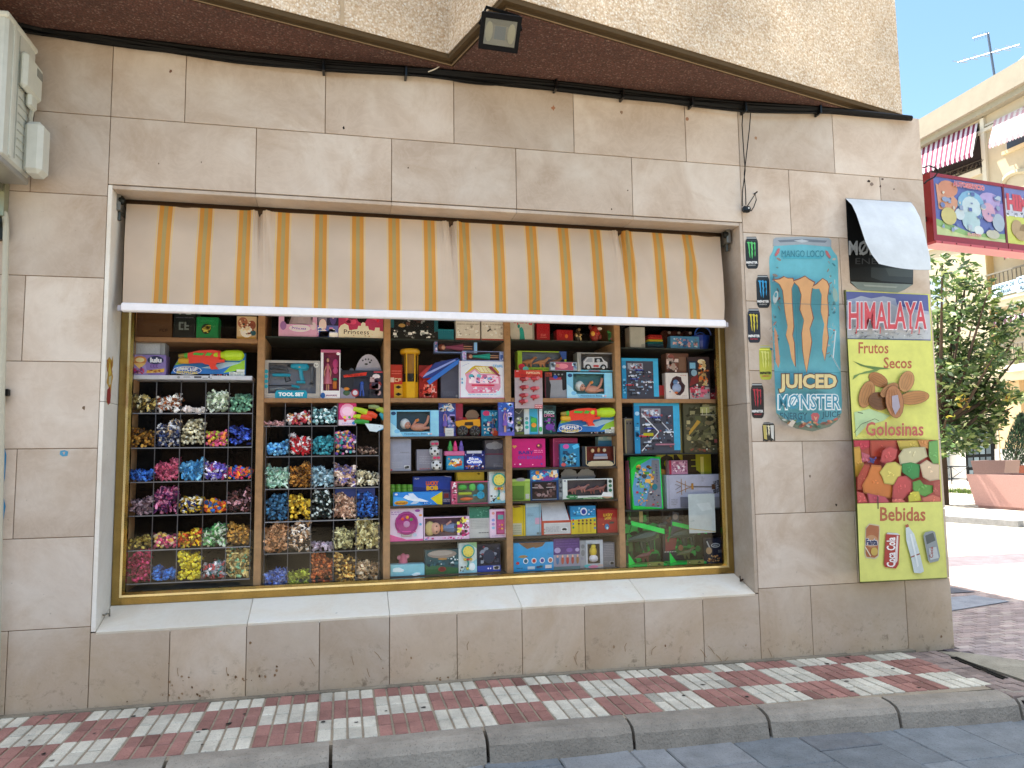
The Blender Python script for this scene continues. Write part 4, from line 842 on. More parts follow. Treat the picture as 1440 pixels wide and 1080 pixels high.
pack('tall_doll_box', 'tall narrow white and magenta box with a pink-gowned doll', 'doll box', 451, 492, 478.5, 'B2', '#e4dcdc', [('R', .0, .94, 1, 1, '#b05a78'), ('E', .12, .06, .12, .06, '#2a5a98'), ('S', .28, .045, .86, .075, '#7a3a6a'), ('E', .88, .92, .09, .03, '#f0e0e0')], win=(.13, .16, .95, .95, '#7a2448', .03), toy=[('toy_doll', doll_up('#d87888', '#8a2a50', x=-.15)), ('toy_comb', lambda m, w, h, d: (m.ell((.25*w, .02, .72*h), (.16*w, .006, .10*h), '#c83a78'), m.ell((.25*w, .02, .58*h), (.14*w, .006, .07*h), '#d85088'), m.cbox(.12*w, .015, .20*h, .34*w, .03, .36*h, '#d87a30'), m.ell((.23*w, .02, .40*h), (.12*w, .008, .03*h), '#3aa070')))], d=.06)
pack('hero_figures_box', 'dark blister box of small action figures with a slanted red title', 'toy box', 479, 521, 538.5, 'B2', '#24262e', [('P', [(.06, .82), (.62, .94), (.60, .82), (.08, .74)], '#c8301e'), ('W', .1, .78, .55, .88, 1, '#8a1810'), ('P', [(0, 0), (.34, 0), (.36, .14), (.14, .30), (0, .4)], '#8a8494'), ('B', .68, .1, .98, .92, ['#b09090', '#403040', '#d8c8c8', '#8a2a2a', '#101018'], 22, .1, .28), ('R', .78, .92, 1, .97, '#b8404a')], win=(.30, .06, .68, .76, '#343a4c', .03), toy=('toy_figures', lambda m, w, h, d: (m.ell((.0, .02, .55*h), (.05*w, .01, .07*h), '#3458b0'), m.tube([(0, .02, .5*h), (0, .02, .3*h)], .05*w, '#2a4a9a'), m.tube([(-.03*w, .02, .3*h), (-.04*w, .02, .1*h)], .022*w, '#3a5ab8'), m.tube([(.03*w, .02, .3*h), (.04*w, .02, .1*h)], .022*w, '#3a5ab8'), m.ell((-.16*w, -.002, .2*h), (.09*w, .004, .14*h), '#b02a3a'), m.ell((-.16*w, -.006, .2*h), (.06*w, .003, .09*h), '#d8d0d8'), m.ell((-.36*w, .0, .34*h), (.07*w, .01, .06*h), '#e0882a'), m.ell((-.36*w, .006, .20*h), (.10*w, .014, .12*h), '#3a5a3a'))), d=.07, film=False)
# goggles card standing behind the figures box
t = empty('goggles_card', (PY(517, 540, .36).x, .372, SZ['B2']), 'half-round white card with pink swimming goggles behind the figures box', 'goggles')
mb = MB(t.location); x0, x1 = PY(498, 530, .37).x, PY(538, 530, .37).x; zt, zb = PY(517, 498, .37).z, SZ['B2']
cx = (x0+x1)/2; mb.prism([(x0, zb), (x1, zb), (x1, zb+.10)]+[(cx+(x1-x0)/2*math.cos(a*math.pi/14), zb+.10+(zt-zb-.10)*math.sin(a*math.pi/14)) for a in range(0, 15)]+[(x0, zb+.10)], .372, .376, '#b8b2bc')
fc = Face((x0, .372, zb), (x1-x0, 0, 0), (0, 0, zt-zb)); draw(mb, fc, [('E', .3+.1*i, .86+.03*math.sin(i), .03, .02, '#4a4450') for i in range(4)]+[('E', .42, .78, .06, .02, '#333'), ('E', .55, .82, .04, .02, '#333')]); mb.build('backing_card', 'print', t)
mb = MB(t.location)
for sx in (-.04, .042): mb.ell((cx+sx, .360, zb+.125), (.032, .012, .016), '#d8508a', n=12, k=8)
mb.tube([(cx-.01, .36, zb+.127), (cx+.012, .36, zb+.127)], .004, '#d8508a'); mb.build('goggles', 'plastic', t)
t = empty('white_mug', (PY(486, 545, .40).x, .40, SZ['B2']), 'pale lidded mug with cat ears standing at the back beside the tall doll box', 'mug')
mb = MB(t.location); mb.lathe(t.location, [(.035, 0), (.04, .01), (.042, .14), (.036, .145), (0.001, .146)], '#9a9298', n=16); mb.ell(t.location+V3((.0, -.03, .045)), (.03, .02, .03), '#c0b8bc'); mb.build('body', 'plastic', t)
mb = MB(t.location)
for sx in (-1, 1): mb.ell(t.location+V3((sx*.03, 0, .155)), (.012, .01, .014), '#a8a0a4', n=8, k=5)
mb.build('ear', 'plastic', t)
uzs = (SZ['B2']-.022-uz)
SZ['B3'] = uz+.001; SHP['B3'] = (488, 597.5)
pack('pink_robot_box', 'white and pink box with a round pink toy phone face', 'toy box', 476, 567, 501, 'B3', '#e8d0dc', [('R', 0, .25, 1, 1, '#c83a78'), ('E', .5, .62, .42, .36, '#f0a8c8'), ('E', .5, .64, .30, .20, '#f8c8dc'), ('E', .35, .36, .08, .06, '#e8d040'), ('E', .62, .36, .08, .06, '#50a060'), ('E', .38, .22, .08, .06, '#d04040'), ('E', .86, .10, .1, .08, '#3878c0'), ('W', .2, .04, .75, .12, 2, '#8a88c0')], d=.07)
t = empty('beach_toy_bag', (PY(521, 590, .30).x, .31, SZ['B3']), 'clear bag stuffed with lime and orange water pistols, spilling past the sweets rack', 'toy bag')
mb = MB(t.location); bx, bz = PY(521, 590, .31).x, SZ['B3']
for a, b_, r0, r1, c in [((-.085, .085), (-.02, .065), .014, .017, '#b8d030'), ((-.02, .062), (.03, .045), .017, .012, '#e8502a'), ((-.085, .045), (-.05, .043), .011, .013, '#c0d828'), ((-.055, .043), (.005, .036), .015, .014, '#e84828'), ((-.08, .02), (-.01, .016), .013, .012, '#38983a'), ((.03, .085), (.075, .07), .014, .017, '#a8c040'), ((.05, .06), (.07, .03), .012, .01, '#2a9ab0'), ((-.01, .095), (.04, .09), .012, .012, '#8a9860')]:
    mb.tube([(bx+a[0], .30, bz+a[1]), (bx+(a[0]+b_[0])/2, .295, bz+(a[1]+b_[1])/2+.002), (bx+b_[0], .30, bz+b_[1])], [r0*.8, r0, r1], c, n=10)
mb.build('toy_water_pistols', 'plastic', t)
mb = MB(t.location); mb.geo([(bx-.03, .287, bz+.01), (bx+.05, .284, bz+.002), (bx+.085, .283, bz-.005), (bx+.03, .281, bz-.035), (bx-.005, .284, bz-.03)], [(0, 4, 3, 1), (1, 3, 2)], '#c8d4d8'); mb.geo([(bx+.03, .2805, bz-.033), (bx+.083, .2825, bz-.006), (bx+.06, .28, bz-.022)], [(0, 2, 1)], '#3a98c0'); mb.build('header_card', 'print', t)
# ---------- column C
pack('tool_case_box', 'black toy tool case with teal edges behind the awning bar', 'toy box', 547, 425, 616, 'C1', '#14181a', [('R', .0, .30, .10, 1, '#1c5a68'), ('R', .92, .22, 1, 1, '#1c5a68'), ('B', .12, .3, .9, .95, ['#3a2a2a', '#5a3a34', '#888', '#2a2426', '#6a6a6a', '#a09a98'], 60, .03, .14), ('L', [(.2, .62), (.35, .8)], .03, '#b8b8b8'), ('B', .05, .03, .95, .26, ['#9aa0a0', '#ddd', '#333', '#555'], 40, .1, .3), ('E', .26, .36, .07, .05, '#b08a50')])
pack('teal_box', 'small teal box below an open red bag on the top shelf', 'box', 616, 463, 638, 'C1', '#17697c', [('L', [(0, .9), (1, .9)], .05, '#2a8a9c')], d=.07)
for k, (a, b_, lb) in enumerate([(641, 675, 'first of two white gift bags tied with a red ribbon, left one'), (677, 709, 'second white gift bag, beside the third upright, with a small black mark')]):
    pack('gift_bag', lb, 'gift bag', a, 420, b_, 'C1', '#cfcac4', [('W', .05, .35, .95, .5, 2, '#aaa49c'), ('B', .03, .1, .97, .4, ['#e8e4e0', '#a8a29c', '#dcd8d2'], 26, .06, .2), ('L', [(0, .03), (1, .03)], .035, '#a84a40'), ('L', [(.6 if k == 0 else 0, .72), (1 if k == 0 else .35, .74)], .05, '#b82a20')]+([('L', [(.25, .22), (.4, .28)], .03, '#222')] if k else []), d=.06, group='white gift bags on the top shelf')
t = empty('lantern_toy', (PY(577, 555, .32).x, .335, SZ['C2']), 'tall yellow toy lantern with a clear round chamber and yellow bars', 'toy lantern')
L0 = t.location; yl = '#d8a010'
mb = MB(L0); mb.lathe(L0, [(.042, 0), (.042, .085), (.040, .088), (.001, .089)], yl, n=6); mb.build('base', 'plastic', t)
H_ = PY(577, 491, .32).z-L0.z
mb = MB(L0); mb.lathe(L0, [(.038, .089), (.038, .13)], '#1c1410', n=18); mb.lathe(L0, [(.026, .13), (.026, H_-.02)], '#a8741c', n=14); mb.build('core', 'plastic', t)
mb = MB(L0); mb.lathe(L0, [(.042, .10), (.044, H_-.02)], '#fff', n=20); mb.build('clear_chamber', 'film', t)
mb = MB(L0); mb.lathe(L0, [(.044, H_-.028), (.052, H_-.022), (.052, H_-.008), (.046, H_), (.001, H_)], yl, n=20); mb.build('lid', 'plastic', t)
for a in (-2.1, -1.05, .4, 2.2):
    mb = MB(L0); p = V3((.043*math.cos(a), .043*math.sin(a), 0)); mb.tube([L0+p+V3((0, 0, .085)), L0+p*1.02+V3((0, 0, H_-.02))], .004, yl); mb.build('bar', 'plastic', t)
pack('red_yellow_box', 'narrow red and yellow box with black diamond shapes beside the yellow lantern', 'toy box', 549, 513, 566, 'C2', '#b8321e', [('R', .30, .0, 1, .42, '#c89a28'), ('P', [(.4, .34), (.65, .39), (.95, .34), (.65, .29)], '#141010'), ('P', [(.4, .13), (.65, .18), (.95, .13), (.65, .08)], '#141010'), ('S', .35, .50, .95, .60, '#e8d0a0'), ('W', .1, .7, .9, .85, 2, '#d8705a'), ('R', 0, .48, .3, .62, '#e8c8b0')], d=.1, y=.33)
pack('red_bag', 'crumpled shiny red pack at the foot of the blue kite bag', 'toy bag', 589, 514, 615, 'C2', '#9a2018', [('B', .05, .02, .98, .45, ['#d83a2a', '#a01810', '#e86a5a', '#701008', '#f0b0a8'], 40, .08, .3), ('P', [(.4, .9), (.75, 1), (.6, .6), (.2, .5)], '#b83030')], d=.08, y=.345)
pack('grey_side_box', 'dark grey box standing between the red pack and the white house box', 'box', 620, 507, 646, 'C2', '#4c4c5a', [('W', .1, .05, .8, .2, 3, '#5c5c6a'), ('E', .85, .07, .06, .04, '#777')], d=.16, y=.325)
t = empty('kite_bag', (PY(618, 522, .30).x, .305, PY(600, 540, .30).z), 'long blue packet leaning diagonally across the shelf behind the white house box', 'toy bag')
mb = MB(t.location)
def pzz(a): return [(PY(p, q_, .30).x, PY(p, q_, .30).z) for p, q_ in a]
mb.prism(pzz([(591, 529), (612, 510), (645, 503), (640, 511), (612, 530), (596, 532)]), .302, .312, '#26387e'); mb.prism(pzz([(600, 536), (640, 508), (646, 505), (644, 512), (604, 541)]), .294, .301, '#2f6cc0')
mb.prism(pzz([(589, 527), (600, 517), (608, 512), (606, 516), (594, 531)]), .298, .3015, '#a83030'); mb.prism(pzz([(592, 528), (640, 505), (641, 507), (594, 531)]), .2995, .3015, '#8898d0'); mb.build('packet', 'print', t)
hp = [('P', [(.12, .66), (.28, .84), (.34, .88), (.78, .86), (.88, .70), (.84, .66), (.46, .68), (.36, .78), (.16, .62)], '#c8a834'), ('P', [(.12, .64), (.34, .80), (.46, .66), (.86, .66), (.90, .55), (.90, .30), (.84, .16), (.2, .13), (.13, .25), (.15, .56)], '#d890a8'), ('P', [(.34, .84), (.70, .86), (.80, .69), (.46, .70)], '#e8d8a8')]
for i in range(5): hp.append(('L', [(.40+.08*i, .85), (.48+.08*i, .70)], .010, '#a88a5a'))
hp += [('P', [(.2, .60), (.33, .76), (.45, .62), (.84, .62), (.86, .4), (.2, .4)], '#f0d0dc'), ('E', .26, .58, .06, .07, '#4aa0b0'), ('E', .42, .60, .05, .05, '#78c0c8'), ('E', .55, .58, .06, .06, '#c06a90'), ('B', .2, .40, .86, .60, ['#b04878', '#5a60a0', '#f8e8f0', '#e0709a', '#80a8c8', '#333050'], 44, .1, .35), ('R', .26, .33, .76, .37, '#c83050'), ('B', .24, .15, .84, .32, ['#f8e8f0', '#d86a90', '#f0c0d0', '#e8d8e8'], 34, .12, .4), ('P', [(.62, .84), (.70, .86), (.90, .60), (.84, .60)], '#8a3044'), ('S', .73, .83, .96, .90, '#6aa8d0'), ('L', [(.05, .85), (.22, .94)], .008, '#9a9aa8'), ('S', .04, .48, .08, .54, '#3a98b8'), ('S', .04, .38, .08, .44, '#3a98b8'), ('W', .18, .08, .82, .11, 1, '#48a0b8'), ('E', .84, .14, .05, .06, '#c8dce8'), ('L', [(0, .01), (1, .01)], .02, '#b04a68'), ('L', [(.012, 0), (.012, 1)], .014, '#b86a84')]
pack('play_house_box', 'large white box printed with a pink toy house under a yellow roof', 'toy box', 646, 508, 710, 'C2', '#dfe0e8', hp, d=.08, y=.295)
pack('teal_doll_box', 'flat doll box lying down with a teal mermaid dress, on the white house box', 'doll box', 650, 494, 708, 507.5, '#8a98c8', [('B', .01, .05, .09, .95, ['#5070b8', '#c0a0d8', '#e8e8f8'], 14, .2, .5), ('B', .91, .05, .99, .95, ['#5070b8', '#a0b8e0', '#e8e8f8'], 14, .2, .5)], win=(.10, .06, .90, .94, '#3a2c3c', .03), toy=('toy_doll', doll_flat('#18a898', '#6a3038')), d=.06, y=.30)
pack('maroon_doll_box', 'flat doll box with a plum dress lying tilted on the teal doll box', 'doll box', 611, 480, 671, 496, '#7a90c0', [('B', .01, .05, .07, .95, ['#c080b0', '#e8d8e8', '#506aa8'], 14, .2, .5), ('R', .93, .02, 1, .98, '#88b8e0')], win=(.07, .05, .92, .95, '#2e2030', .03), toy=('toy_doll', doll_flat('#9a4868', '#7a3a30')), d=.06, y=.315)
def baby_art(): return [('E', .075, .88, .05, .07, '#20406a'), ('E', .93, .90, .05, .05, '#e0eef4'), ('T', 'Newborn Baby', .30, .05, .78, .14, '#4a5a8a', 0, .0), ('P', [(.0, .0), (.28, .0), (.10, .42), (.0, .55)], '#a8d4e8'), ('E', .15, .20, .06, .08, '#7ab8d8'), ('R', .84, .0, 1, 1, '#8cc8e0'), ('E', .79, .10, .02, .03, '#e8e8e8'), ('E', .84, .10, .02, .03, '#e8b0b0')]
pack('baby_doll_box', 'light blue newborn baby doll box below the yellow lantern', 'doll box', 548, 577, 617, 'C3', '#78bcdc', baby_art(), win=(.14, .18, .82, .95, '#2c4a5c', .035), toy=('toy_baby', baby), d=.07, group='newborn baby doll boxes')
dollp = [('B', .0, .72, 1, 1, ['#3a78d0', '#78b0e8', '#e8e8f8', '#2a50a0'], 24, .15, .5), ('R', 0, 0, 1, .10, '#5a58b0'), ('E', .72, .45, .2, .18, '#8098c8'), ('B', .5, .1, .98, .7, ['#a090d0', '#6070b8', '#d8c0e8'], 12, .1, .25)]
pack('blue_doll_pack', 'blue blister pack with a blonde doll right of the first baby doll box', 'doll pack', 617, 567, 641, 'C3', '#3c4c98', dollp, toy=('toy_doll', doll_up('#7a60b8', '#d8b060', x=-.15, sc=.8)), out=.036, d=.02, y=.335, card=True)
pack('pink_book', 'plain dark pink box standing behind the yellow toy truck', 'box', 638, 564, 651, 'C3', '#a83a5c', [('W', .6, .1, .9, .6, 3, '#c05878')], d=.08, y=.37)
pack('red_scallop_box', 'red box with a brown scalloped flap sticking up behind the truck', 'box', 651, 587, 677, 'C3', '#b81c28', [('R', 0, .0, 1, .1, '#8a1018')], d=.06, y=.37, flap=lambda mb, w, h, d: mb.prism([(.36*w*math.cos(a*.3927)*(1+.06*math.cos(a*4)), h*1.1+.030*math.sin(a*.3927)) for a in range(16)], -.003, .0, '#8a7260'))
def truck(m, w, h, d):
    ye = '#e09a18'
    m.prism([(-.46*w, .62*h), (-.50*w, .85*h), (-.2*w, .93*h), (.12*w, .95*h), (.46*w, .98*h), (.48*w, .60*h), (.3*w, .45*h), (-.30*w, .45*h)], .0, .05, ye)
    m.prism([(-.15*w, .62*h), (-.12*w, .80*h), (.18*w, .82*h), (.2*w, .62*h)], -.003, .0, '#3a2a18')
    for x in (-.22, .26): 
        M_ = Matrix.Rotation(math.pi/2, 3, 'X'); m.lathe((x*w, .0, .30*h), [(.30*h, -.03), (.31*h, .006), (.2*h, .010), (.001, .012)], '#1c1a1a', n=14, M=M_)
        for a in range(7): m.tube([(x*w+.08*h*math.cos(a*.9), -.012, .30*h+.08*h*math.sin(a*.9)), (x*w+.27*h*math.cos(a*.9), -.011, .30*h+.27*h*math.sin(a*.9))], .012*h, '#77777a', n=5)
z_ = PY(640, 589, .32).z
t = empty('toy_truck', (PY(658, 606, .32).x, .31, SZ['C3']), 'yellow monster truck with big black spoked wheels', 'toy truck'); mb = MB(); w_ = PY(676, 600, .31).x-PY(640, 600, .31).x; hh = z_-SZ['C3']
m0 = MB(); truck(m0, w_, hh, 0); nb = 16
mb = MB(); mb.v, mb.f, mb.c, mb.m = m0.v, m0.f, m0.c, m0.m; mb.build('truck', 'plastic', t)
pack('price_card', 'small white card propped against the toy truck', 'card', 626, 602, 638, 'C3', '#d0d0cc', [('W', .15, .2, .85, .8, 3, '#a8a8a8')], d=.002, y=.292)
pack('mermaid_doll_pack', 'turquoise blister pack with a small doll between the truck and the fourth upright', 'doll pack', 677, 577, 701, 'C3', '#1c7aa0', [('E', .3, .88, .22, .10, '#d03a6a'), ('S', .48, .78, .95, .92, '#9ad8f0'), ('B', .05, .05, .95, .7, ['#184a78', '#40a8c0', '#d080a8', '#e8d8c8', '#103050'], 36, .08, .25), ('E', .8, .1, .18, .12, '#d05030')], toy=('toy_doll', doll_up('#2a4a8a', '#c8a060', x=.15, sc=.6)), out=.036, d=.015, y=.33, card=True)
pack('lilac_doll_pack', 'tall lilac blister pack with a purple-gowned doll in front of the third upright', 'doll pack', 701, 566, 723, 'C3', '#4c54a0', dollp, toy=('toy_doll', doll_up('#8058b0', '#e0c890', x=-.1, sc=.8)), out=.036, d=.02, y=.262, card=True)
# row c4
lab = lambda: [('L', [(0, .5), (1, .5)], .008, '#a8a8b0'), ('W', .5, .55, .9, .6, 1, '#777'), ('W', .1, .08, .6, .3, 4, '#a0a0a8'), ('R', .68, .07, .93, .17, '#c8c8c8'), ('B', .69, .07, .92, .16, ['#333', '#555'], 14, .3, .9), ('E', .08, .04, .05, .02, '#b83030')]
pack('printed_box', 'pale grey box back with small print, left end of the row below the baby box', 'box', 548, 617, 578, 'C4', '#8e90a0', lab(), d=.08)
pack('printed_box', 'lower grey box back behind the two football cups', 'box', 586, 632, 622, 'C4', '#84828e', [('W', .1, .3, .6, .7, 5, '#9a98a4'), ('W', .1, .04, .5, .12, 1, '#a84040')], d=.08, y=.315)
for k, (pz, lb) in enumerate([(642, 'football cup with a pink ribbon, upper one of the pair'), (662, 'football cup with a pink ribbon, lower one of the pair')]):
    z = PY(613, pz, .285).z if k == 0 else SZ['C4']
    t = empty('football_cup', (PY(613, pz, .285).x+(-.006 if k == 0 else .004), .30, z), lb, 'toy cup', 'football cups')
    L0 = t.location; mb = MB(L0); mb.ell(L0+V3((0, 0, .028)), (.028, .024, .028), '#d8d8d8', n=12, k=8); mb.build('ball', 'plastic', t)
    mb = MB(L0)
    for a, b_ in ((0, 0), (-.017, .012), (.017, .012), (-.014, -.014), (.014, -.014)): mb.ell(L0+V3((a, -.0235+abs(a)*.45, .028+b_)), (.006, .003, .006), '#111', n=6, k=4)
    mb.build('patches', 'plastic', t)
    mb = MB(L0); mb.cbox(L0.x-.022, L0.y-.016, L0.z+.052, L0.x+.022, L0.y+.016, L0.z+.082, '#9a9a98', b=.006); 
    for sx in (-1, 1): mb.ell(L0+V3((sx*.010, -.018, .066)), (.010, .006, .007), '#d83a68', n=8, k=5)
    mb.build('wrapping', 'plastic', t)
pack('crayon_box', 'blue box with an orange cartoon label under the pink bottle tray', 'toy box', 628, 641, 652, 'C4', '#2a88b0', [('B', .08, .2, .92, .85, ['#e08030', '#c84a20', '#f0c040', '#1a5a80', '#e8e8e0'], 46, .1, .3), ('R', 0, 0, 1, .12, '#1c6a90')], d=.06)
t = empty('bottle_tray', (PY(639, 640, .30).x, .31, PY(639, 640.8, .30).z), 'pink tray lying on the orange-labelled blue box', 'tray')
mb = MB(t.location); a, b_ = PY(625, 637, .30), PY(653, 637, .30); mb.cbox(a.x, .29, t.location.z, b_.x, .36, t.location.z+.024, '#d06a98', b=.004); mb.build('body', 'plastic', t)
for k, (px, c, lb) in enumerate([(633.5, '#38984a', 'green nail-varnish bottle with pointed cap on the pink tray'), (640.5, '#d83a78', 'pink nail-varnish bottle with pointed cap, middle one on the tray'), (649, '#6a58a8', 'violet nail-varnish bottle with pointed cap on the pink tray')]):
    p = PY(px, 634, .30); z = t.location.z+.0245; o = empty('varnish_bottle', (p.x, .31, z), lb, 'bottle', 'pointed varnish bottles')
    L0 = o.location; mb = MB(L0); mb.lathe(L0, [(.011, 0), (.013, .01), (.013, .022), (.009, .028)], c, n=10); mb.build('bottle_body', 'plastic', o); mb = MB(L0); mb.lathe(L0, [(.009, .028), (.008, .036), (.0035, .052), (.001, .054)], tuple(min(1, v*1.6) for v in C(c)), n=10); mb.build('cap', 'plastic', o)
pack('dark_blue_box', 'dark blue snack-style box with white lettering', 'box', 652, 634, 682, 'C4', '#141c58', [('R', .15, .86, .85, 1.0, '#b8b8c4'), ('E', .5, .45, .38, .26, '#3050b0'), ('T', 'Blue', .25, .50, .7, .66, '#e8e8f8', 0, .03), ('T', 'Crunch', .15, .34, .85, .52, '#f0f0ff', 0, .05), ('B', .05, .05, .95, .3, ['#e8e8f0', '#3850b0', '#a86040', '#101848'], 26, .15, .4), ('B', .05, .7, .95, .86, ['#3040a0', '#a8a8d8'], 12, .15, .4)], d=.06)
pack('cloud_box', 'dim grey box with a pale cloud shape, right end of the row', 'box', 682, 619, 708, 'C4', '#4c4854', [('R', 0, .0, 1, .48, '#5c5c68'), ('R', 0, .5, 1, .54, '#6a3048'), ('E', .30, .80, .25, .11, '#8c8c94'), ('E', .55, .82, .25, .14, '#8c8c94'), ('E', .75, .80, .2, .1, '#84848c'), ('W', .45, .06, .95, .2, 3, '#8a8a94')], d=.06, y=.34)
# row c5
for k, px in enumerate((552, 560.5, 569, 577)):
    p = PY(px, 702, .32); z = SZ['C5']+.0005; L0 = V3((p.x, .35, z)); ht = PY(px, 681.5, .32).z-z
    mb = MB(L0); mb.lathe(L0, [(.0145, 0), (.0155, .004), (.0155, ht-.006), (.014, ht), (.001, ht+.001)], '#5a9a28', n=14); mb.lathe(L0, [(.0158, ht*.80), (.0158, ht*.84)], '#3f7818', n=14)
    tag(mb.build('green_tub', 'plastic'), ['lime green tube at the far left of the row of four', 'second lime green tube from the left in the row of four', 'third lime green tube in the row of four', 'fourth lime green tube, next to the royal blue game box'][k], 'tube', 'lime green tubes')
pack('blue_game_box', 'royal blue game box with red and yellow LUCKY BOB lettering', 'game box', 581, 670, 635, 'C5', '#1c3f98', [('P', [(0, .0), (1, .0), (1, .5), (0, .65)], '#16306e'), ('T', 'LUCKY', .33, .68, .66, .83, '#e86a20', 0, .06), ('T', 'BOB', .34, .50, .65, .67, '#f0b020', 0, .08), ('R', .76, .06, .97, .42, '#5a5a70'), ('R', .80, .22, .92, .38, '#8a3030'), ('W', .78, .08, .95, .18, 2, '#c8c8d8'), ('S', .04, .90, .16, .95, '#c8d0e8'), ('L', [(.82, 1), (.99, .96)], .01, '#c8c8d0')], d=.05, y=.345)
pack('plane_box', 'blue box with a white toy aeroplane and a yellow corner', 'toy box', 553, 692, 622, 'C5', '#2a82d0', [('P', [(0, 0), (.6, 0), (.4, .5), (0, .7)], '#4aa0e0'), ('P', [(.76, .5), (1, 1), (1, .0), (.9, .05)], '#d0c020'), ('P', [(.20, .60), (.26, .80), (.34, .72), (.60, .45), (.72, .28), (.66, .25), (.45, .30), (.30, .42)], '#e4ecf4'), ('P', [(.36, .50), (.30, .90), (.40, .92), (.52, .48)], '#cfdcec'), ('P', [(.42, .34), (.34, .10), (.46, .12), (.56, .34)], '#c0d0e4'), ('E', .16, .22, .14, .17, '#d0a030'), ('S', .06, .12, .28, .26, '#a02818'), ('E', .06, .86, .03, .07, '#e8e8f0'), ('B', .6, .05, .9, .2, ['#e8f0f8', '#1c5090'], 10, .2, .5)], d=.05, y=.30)
pack('yellow_flap_box', 'yellow box with a tilted flap behind the toy kitchen set', 'box', 641, 662, 680, 'C5', '#c0ac34', [('E', .80, .90, .05, .04, '#7a7020'), ('L', [(0, .68), (1, .70)], .02, '#a09028'), ('P', [(.0, 1), (.05, .7), (0, .7)], '#806c18')], d=.07, y=.345, roll=1.5)
pack('kitchen_set_box', 'pink-edged window box with green, blue and orange toy pans', 'toy box', 635, 677, 688, 'C5', '#b84a6a', [('B', .01, .02, .14, .98, ['#d86a8a', '#e8c8d0', '#902a48', '#f0e0e0'], 34, .04, .12), ('R', .96, 0, 1, 1, '#889')], win=(.15, .04, .96, .95, '#7c8478', .03), toy=('toy_pans', lambda m, w, h, d: (m.ell((-.20*w, .01, .74*h), (.12*w, .01, .13*h), '#58b848'), m.ell((.06*w, .01, .74*h), (.09*w, .01, .17*h), '#68c858'), m.ell((.28*w, .01, .72*h), (.10*w, .01, .17*h), '#2aa8c8'), m.cbox(-.32*w, .005, .40*h, .04*w, .015, .52*h, '#b8c840'), m.ell((-.1*w, .008, .22*h), (.18*w, .01, .08*h), '#e07040'), m.lathe((.28*w, .02, .38*h), [(.17*h, 0), (.17*h, .014), (.13*h, .014), (.12*h, .004), (.001, .004)], '#2ab0d0', n=16, M=Matrix.Rotation(math.pi/2, 3, 'X')), m.tube([(.18*w, .012, .38*h), (.08*w, .012, .36*h)], .04*h, '#2ab0d0'))), d=.05, y=.298)
pack('rattle_box', 'white box with a round green and yellow rattle, upper of the two rattles', 'rattle box', 688, 662, 714, 'C5', '#d4dcdc', [('P', [(.0, .0), (1, 0), (1, .45), (.6, .3)], '#8cc8dc'), ('E', .72, .20, .18, .13, '#e8eef0'), ('B', .05, .04, .4, .25, ['#222', '#999', '#333'], 12, .1, .3), ('W', .05, .90, .5, .96, 1, '#8aa')], toy=('toy_rattle', rattle), out=.020, d=.05, y=.305, group='rattle boxes')
# row c6
pack('musical_toy_box', 'large pink box with a round magenta musical toy', 'toy box', 548, 715, 595, 'C6', '#dcc8dc', [('W', .05, .80, .32, .92, 2, '#a880b8'), ('P', [(0, 0), (1, 0), (1, .06), (.5, .05), (0, .22)], '#d85a98'), ('E', .83, .92, .08, .04, '#9a4aa8'), ('E', .92, .78, .05, .03, '#e89838'), ('E', .92, .50, .04, .04, '#60a8c8'), ('E', .75, .18, .06, .05, '#b8c8d8'), ('E', .5, .54, .35, .37, '#a83a84')], toy=('toy_music_box', lambda m, w, h, d: (m.lathe((0, -.001, .54*h), [(.35*w, 0), (.34*w, .008), (.29*w, .012), (.26*w, .008), (.001, .009)], '#a02878', n=22, M=Matrix.Rotation(math.pi/2, 3, 'X')), m.ell((0, -.010, .52*h), (.10*w, .006, .10*w), '#c890b8', n=12), m.ell((-.12*w, -.012, .68*h), (.045*w, .004, .045*w), '#e85030', n=8), m.ell((.02*w, -.012, .73*h), (.05*w, .004, .05*w), '#e8a030', n=8), m.ell((.14*w, -.012, .66*h), (.045*w, .004, .045*w), '#4aa048', n=8), m.cbox(-.28*w, -.012, .27*h, .28*w, -.001, .31*h, '#d85aa8'), m.cbox(-.16*w, -.008, .14*h, .16*w, -.001, .25*h, '#b0a8a8'))), d=.06, y=.30)
pack('rag_doll_box', 'wide pink and white box with a blonde rag doll lying inside', 'doll box', 596, 727, 660, 'C6', '#d8b8d0', [('B', .0, .0, 1, .14, ['#c03080', '#ffffff', '#e890c0', '#6080b8'], 26, .2, .6), ('B', .72, .1, 1, 1, ['#c83078', '#f0e0ec', '#e8c0d8', '#90305a', '#e8d860'], 46, .06, .2)], win=(.02, .16, .90, .96, '#6a4a62', .03), toy=('toy_rag_doll', lambda m, w, h, d: (m.ell((-.36*w, .018, .5*h), (.12*w, .014, .33*h), '#d8c080'), m.ell((-.24*w, .012, .5*h), (.11*w, .014, .27*h), '#e0a890'), m.ell((-.22*w, .0, .60*h), (.018*w, .003, .04*h), '#5a3020'), m.ell((-.22*w, .0, .36*h), (.018*w, .003, .04*h), '#5a3020'), m.ell((-.10*w, .01, .5*h), (.03*w, .012, .18*h), '#e09040'), m.tube([(-.08*w, .02, .5*h), (.04*w, .02, .5*h), (.16*w, .02, .5*h)], [.12*h, .2*h, .24*h], '#6a80a8'), m.tube([(.0, .01, .64*h), (.10*w, .005, .80*h)], .05*h, '#d89a90'), m.tube([(.16*w, .02, .60*h), (.36*w, .02, .66*h)], .08*h, '#5a6a90'), m.tube([(.16*w, .02, .40*h), (.36*w, .02, .38*h)], .08*h, '#5a6a90'))), d=.06, y=.30)
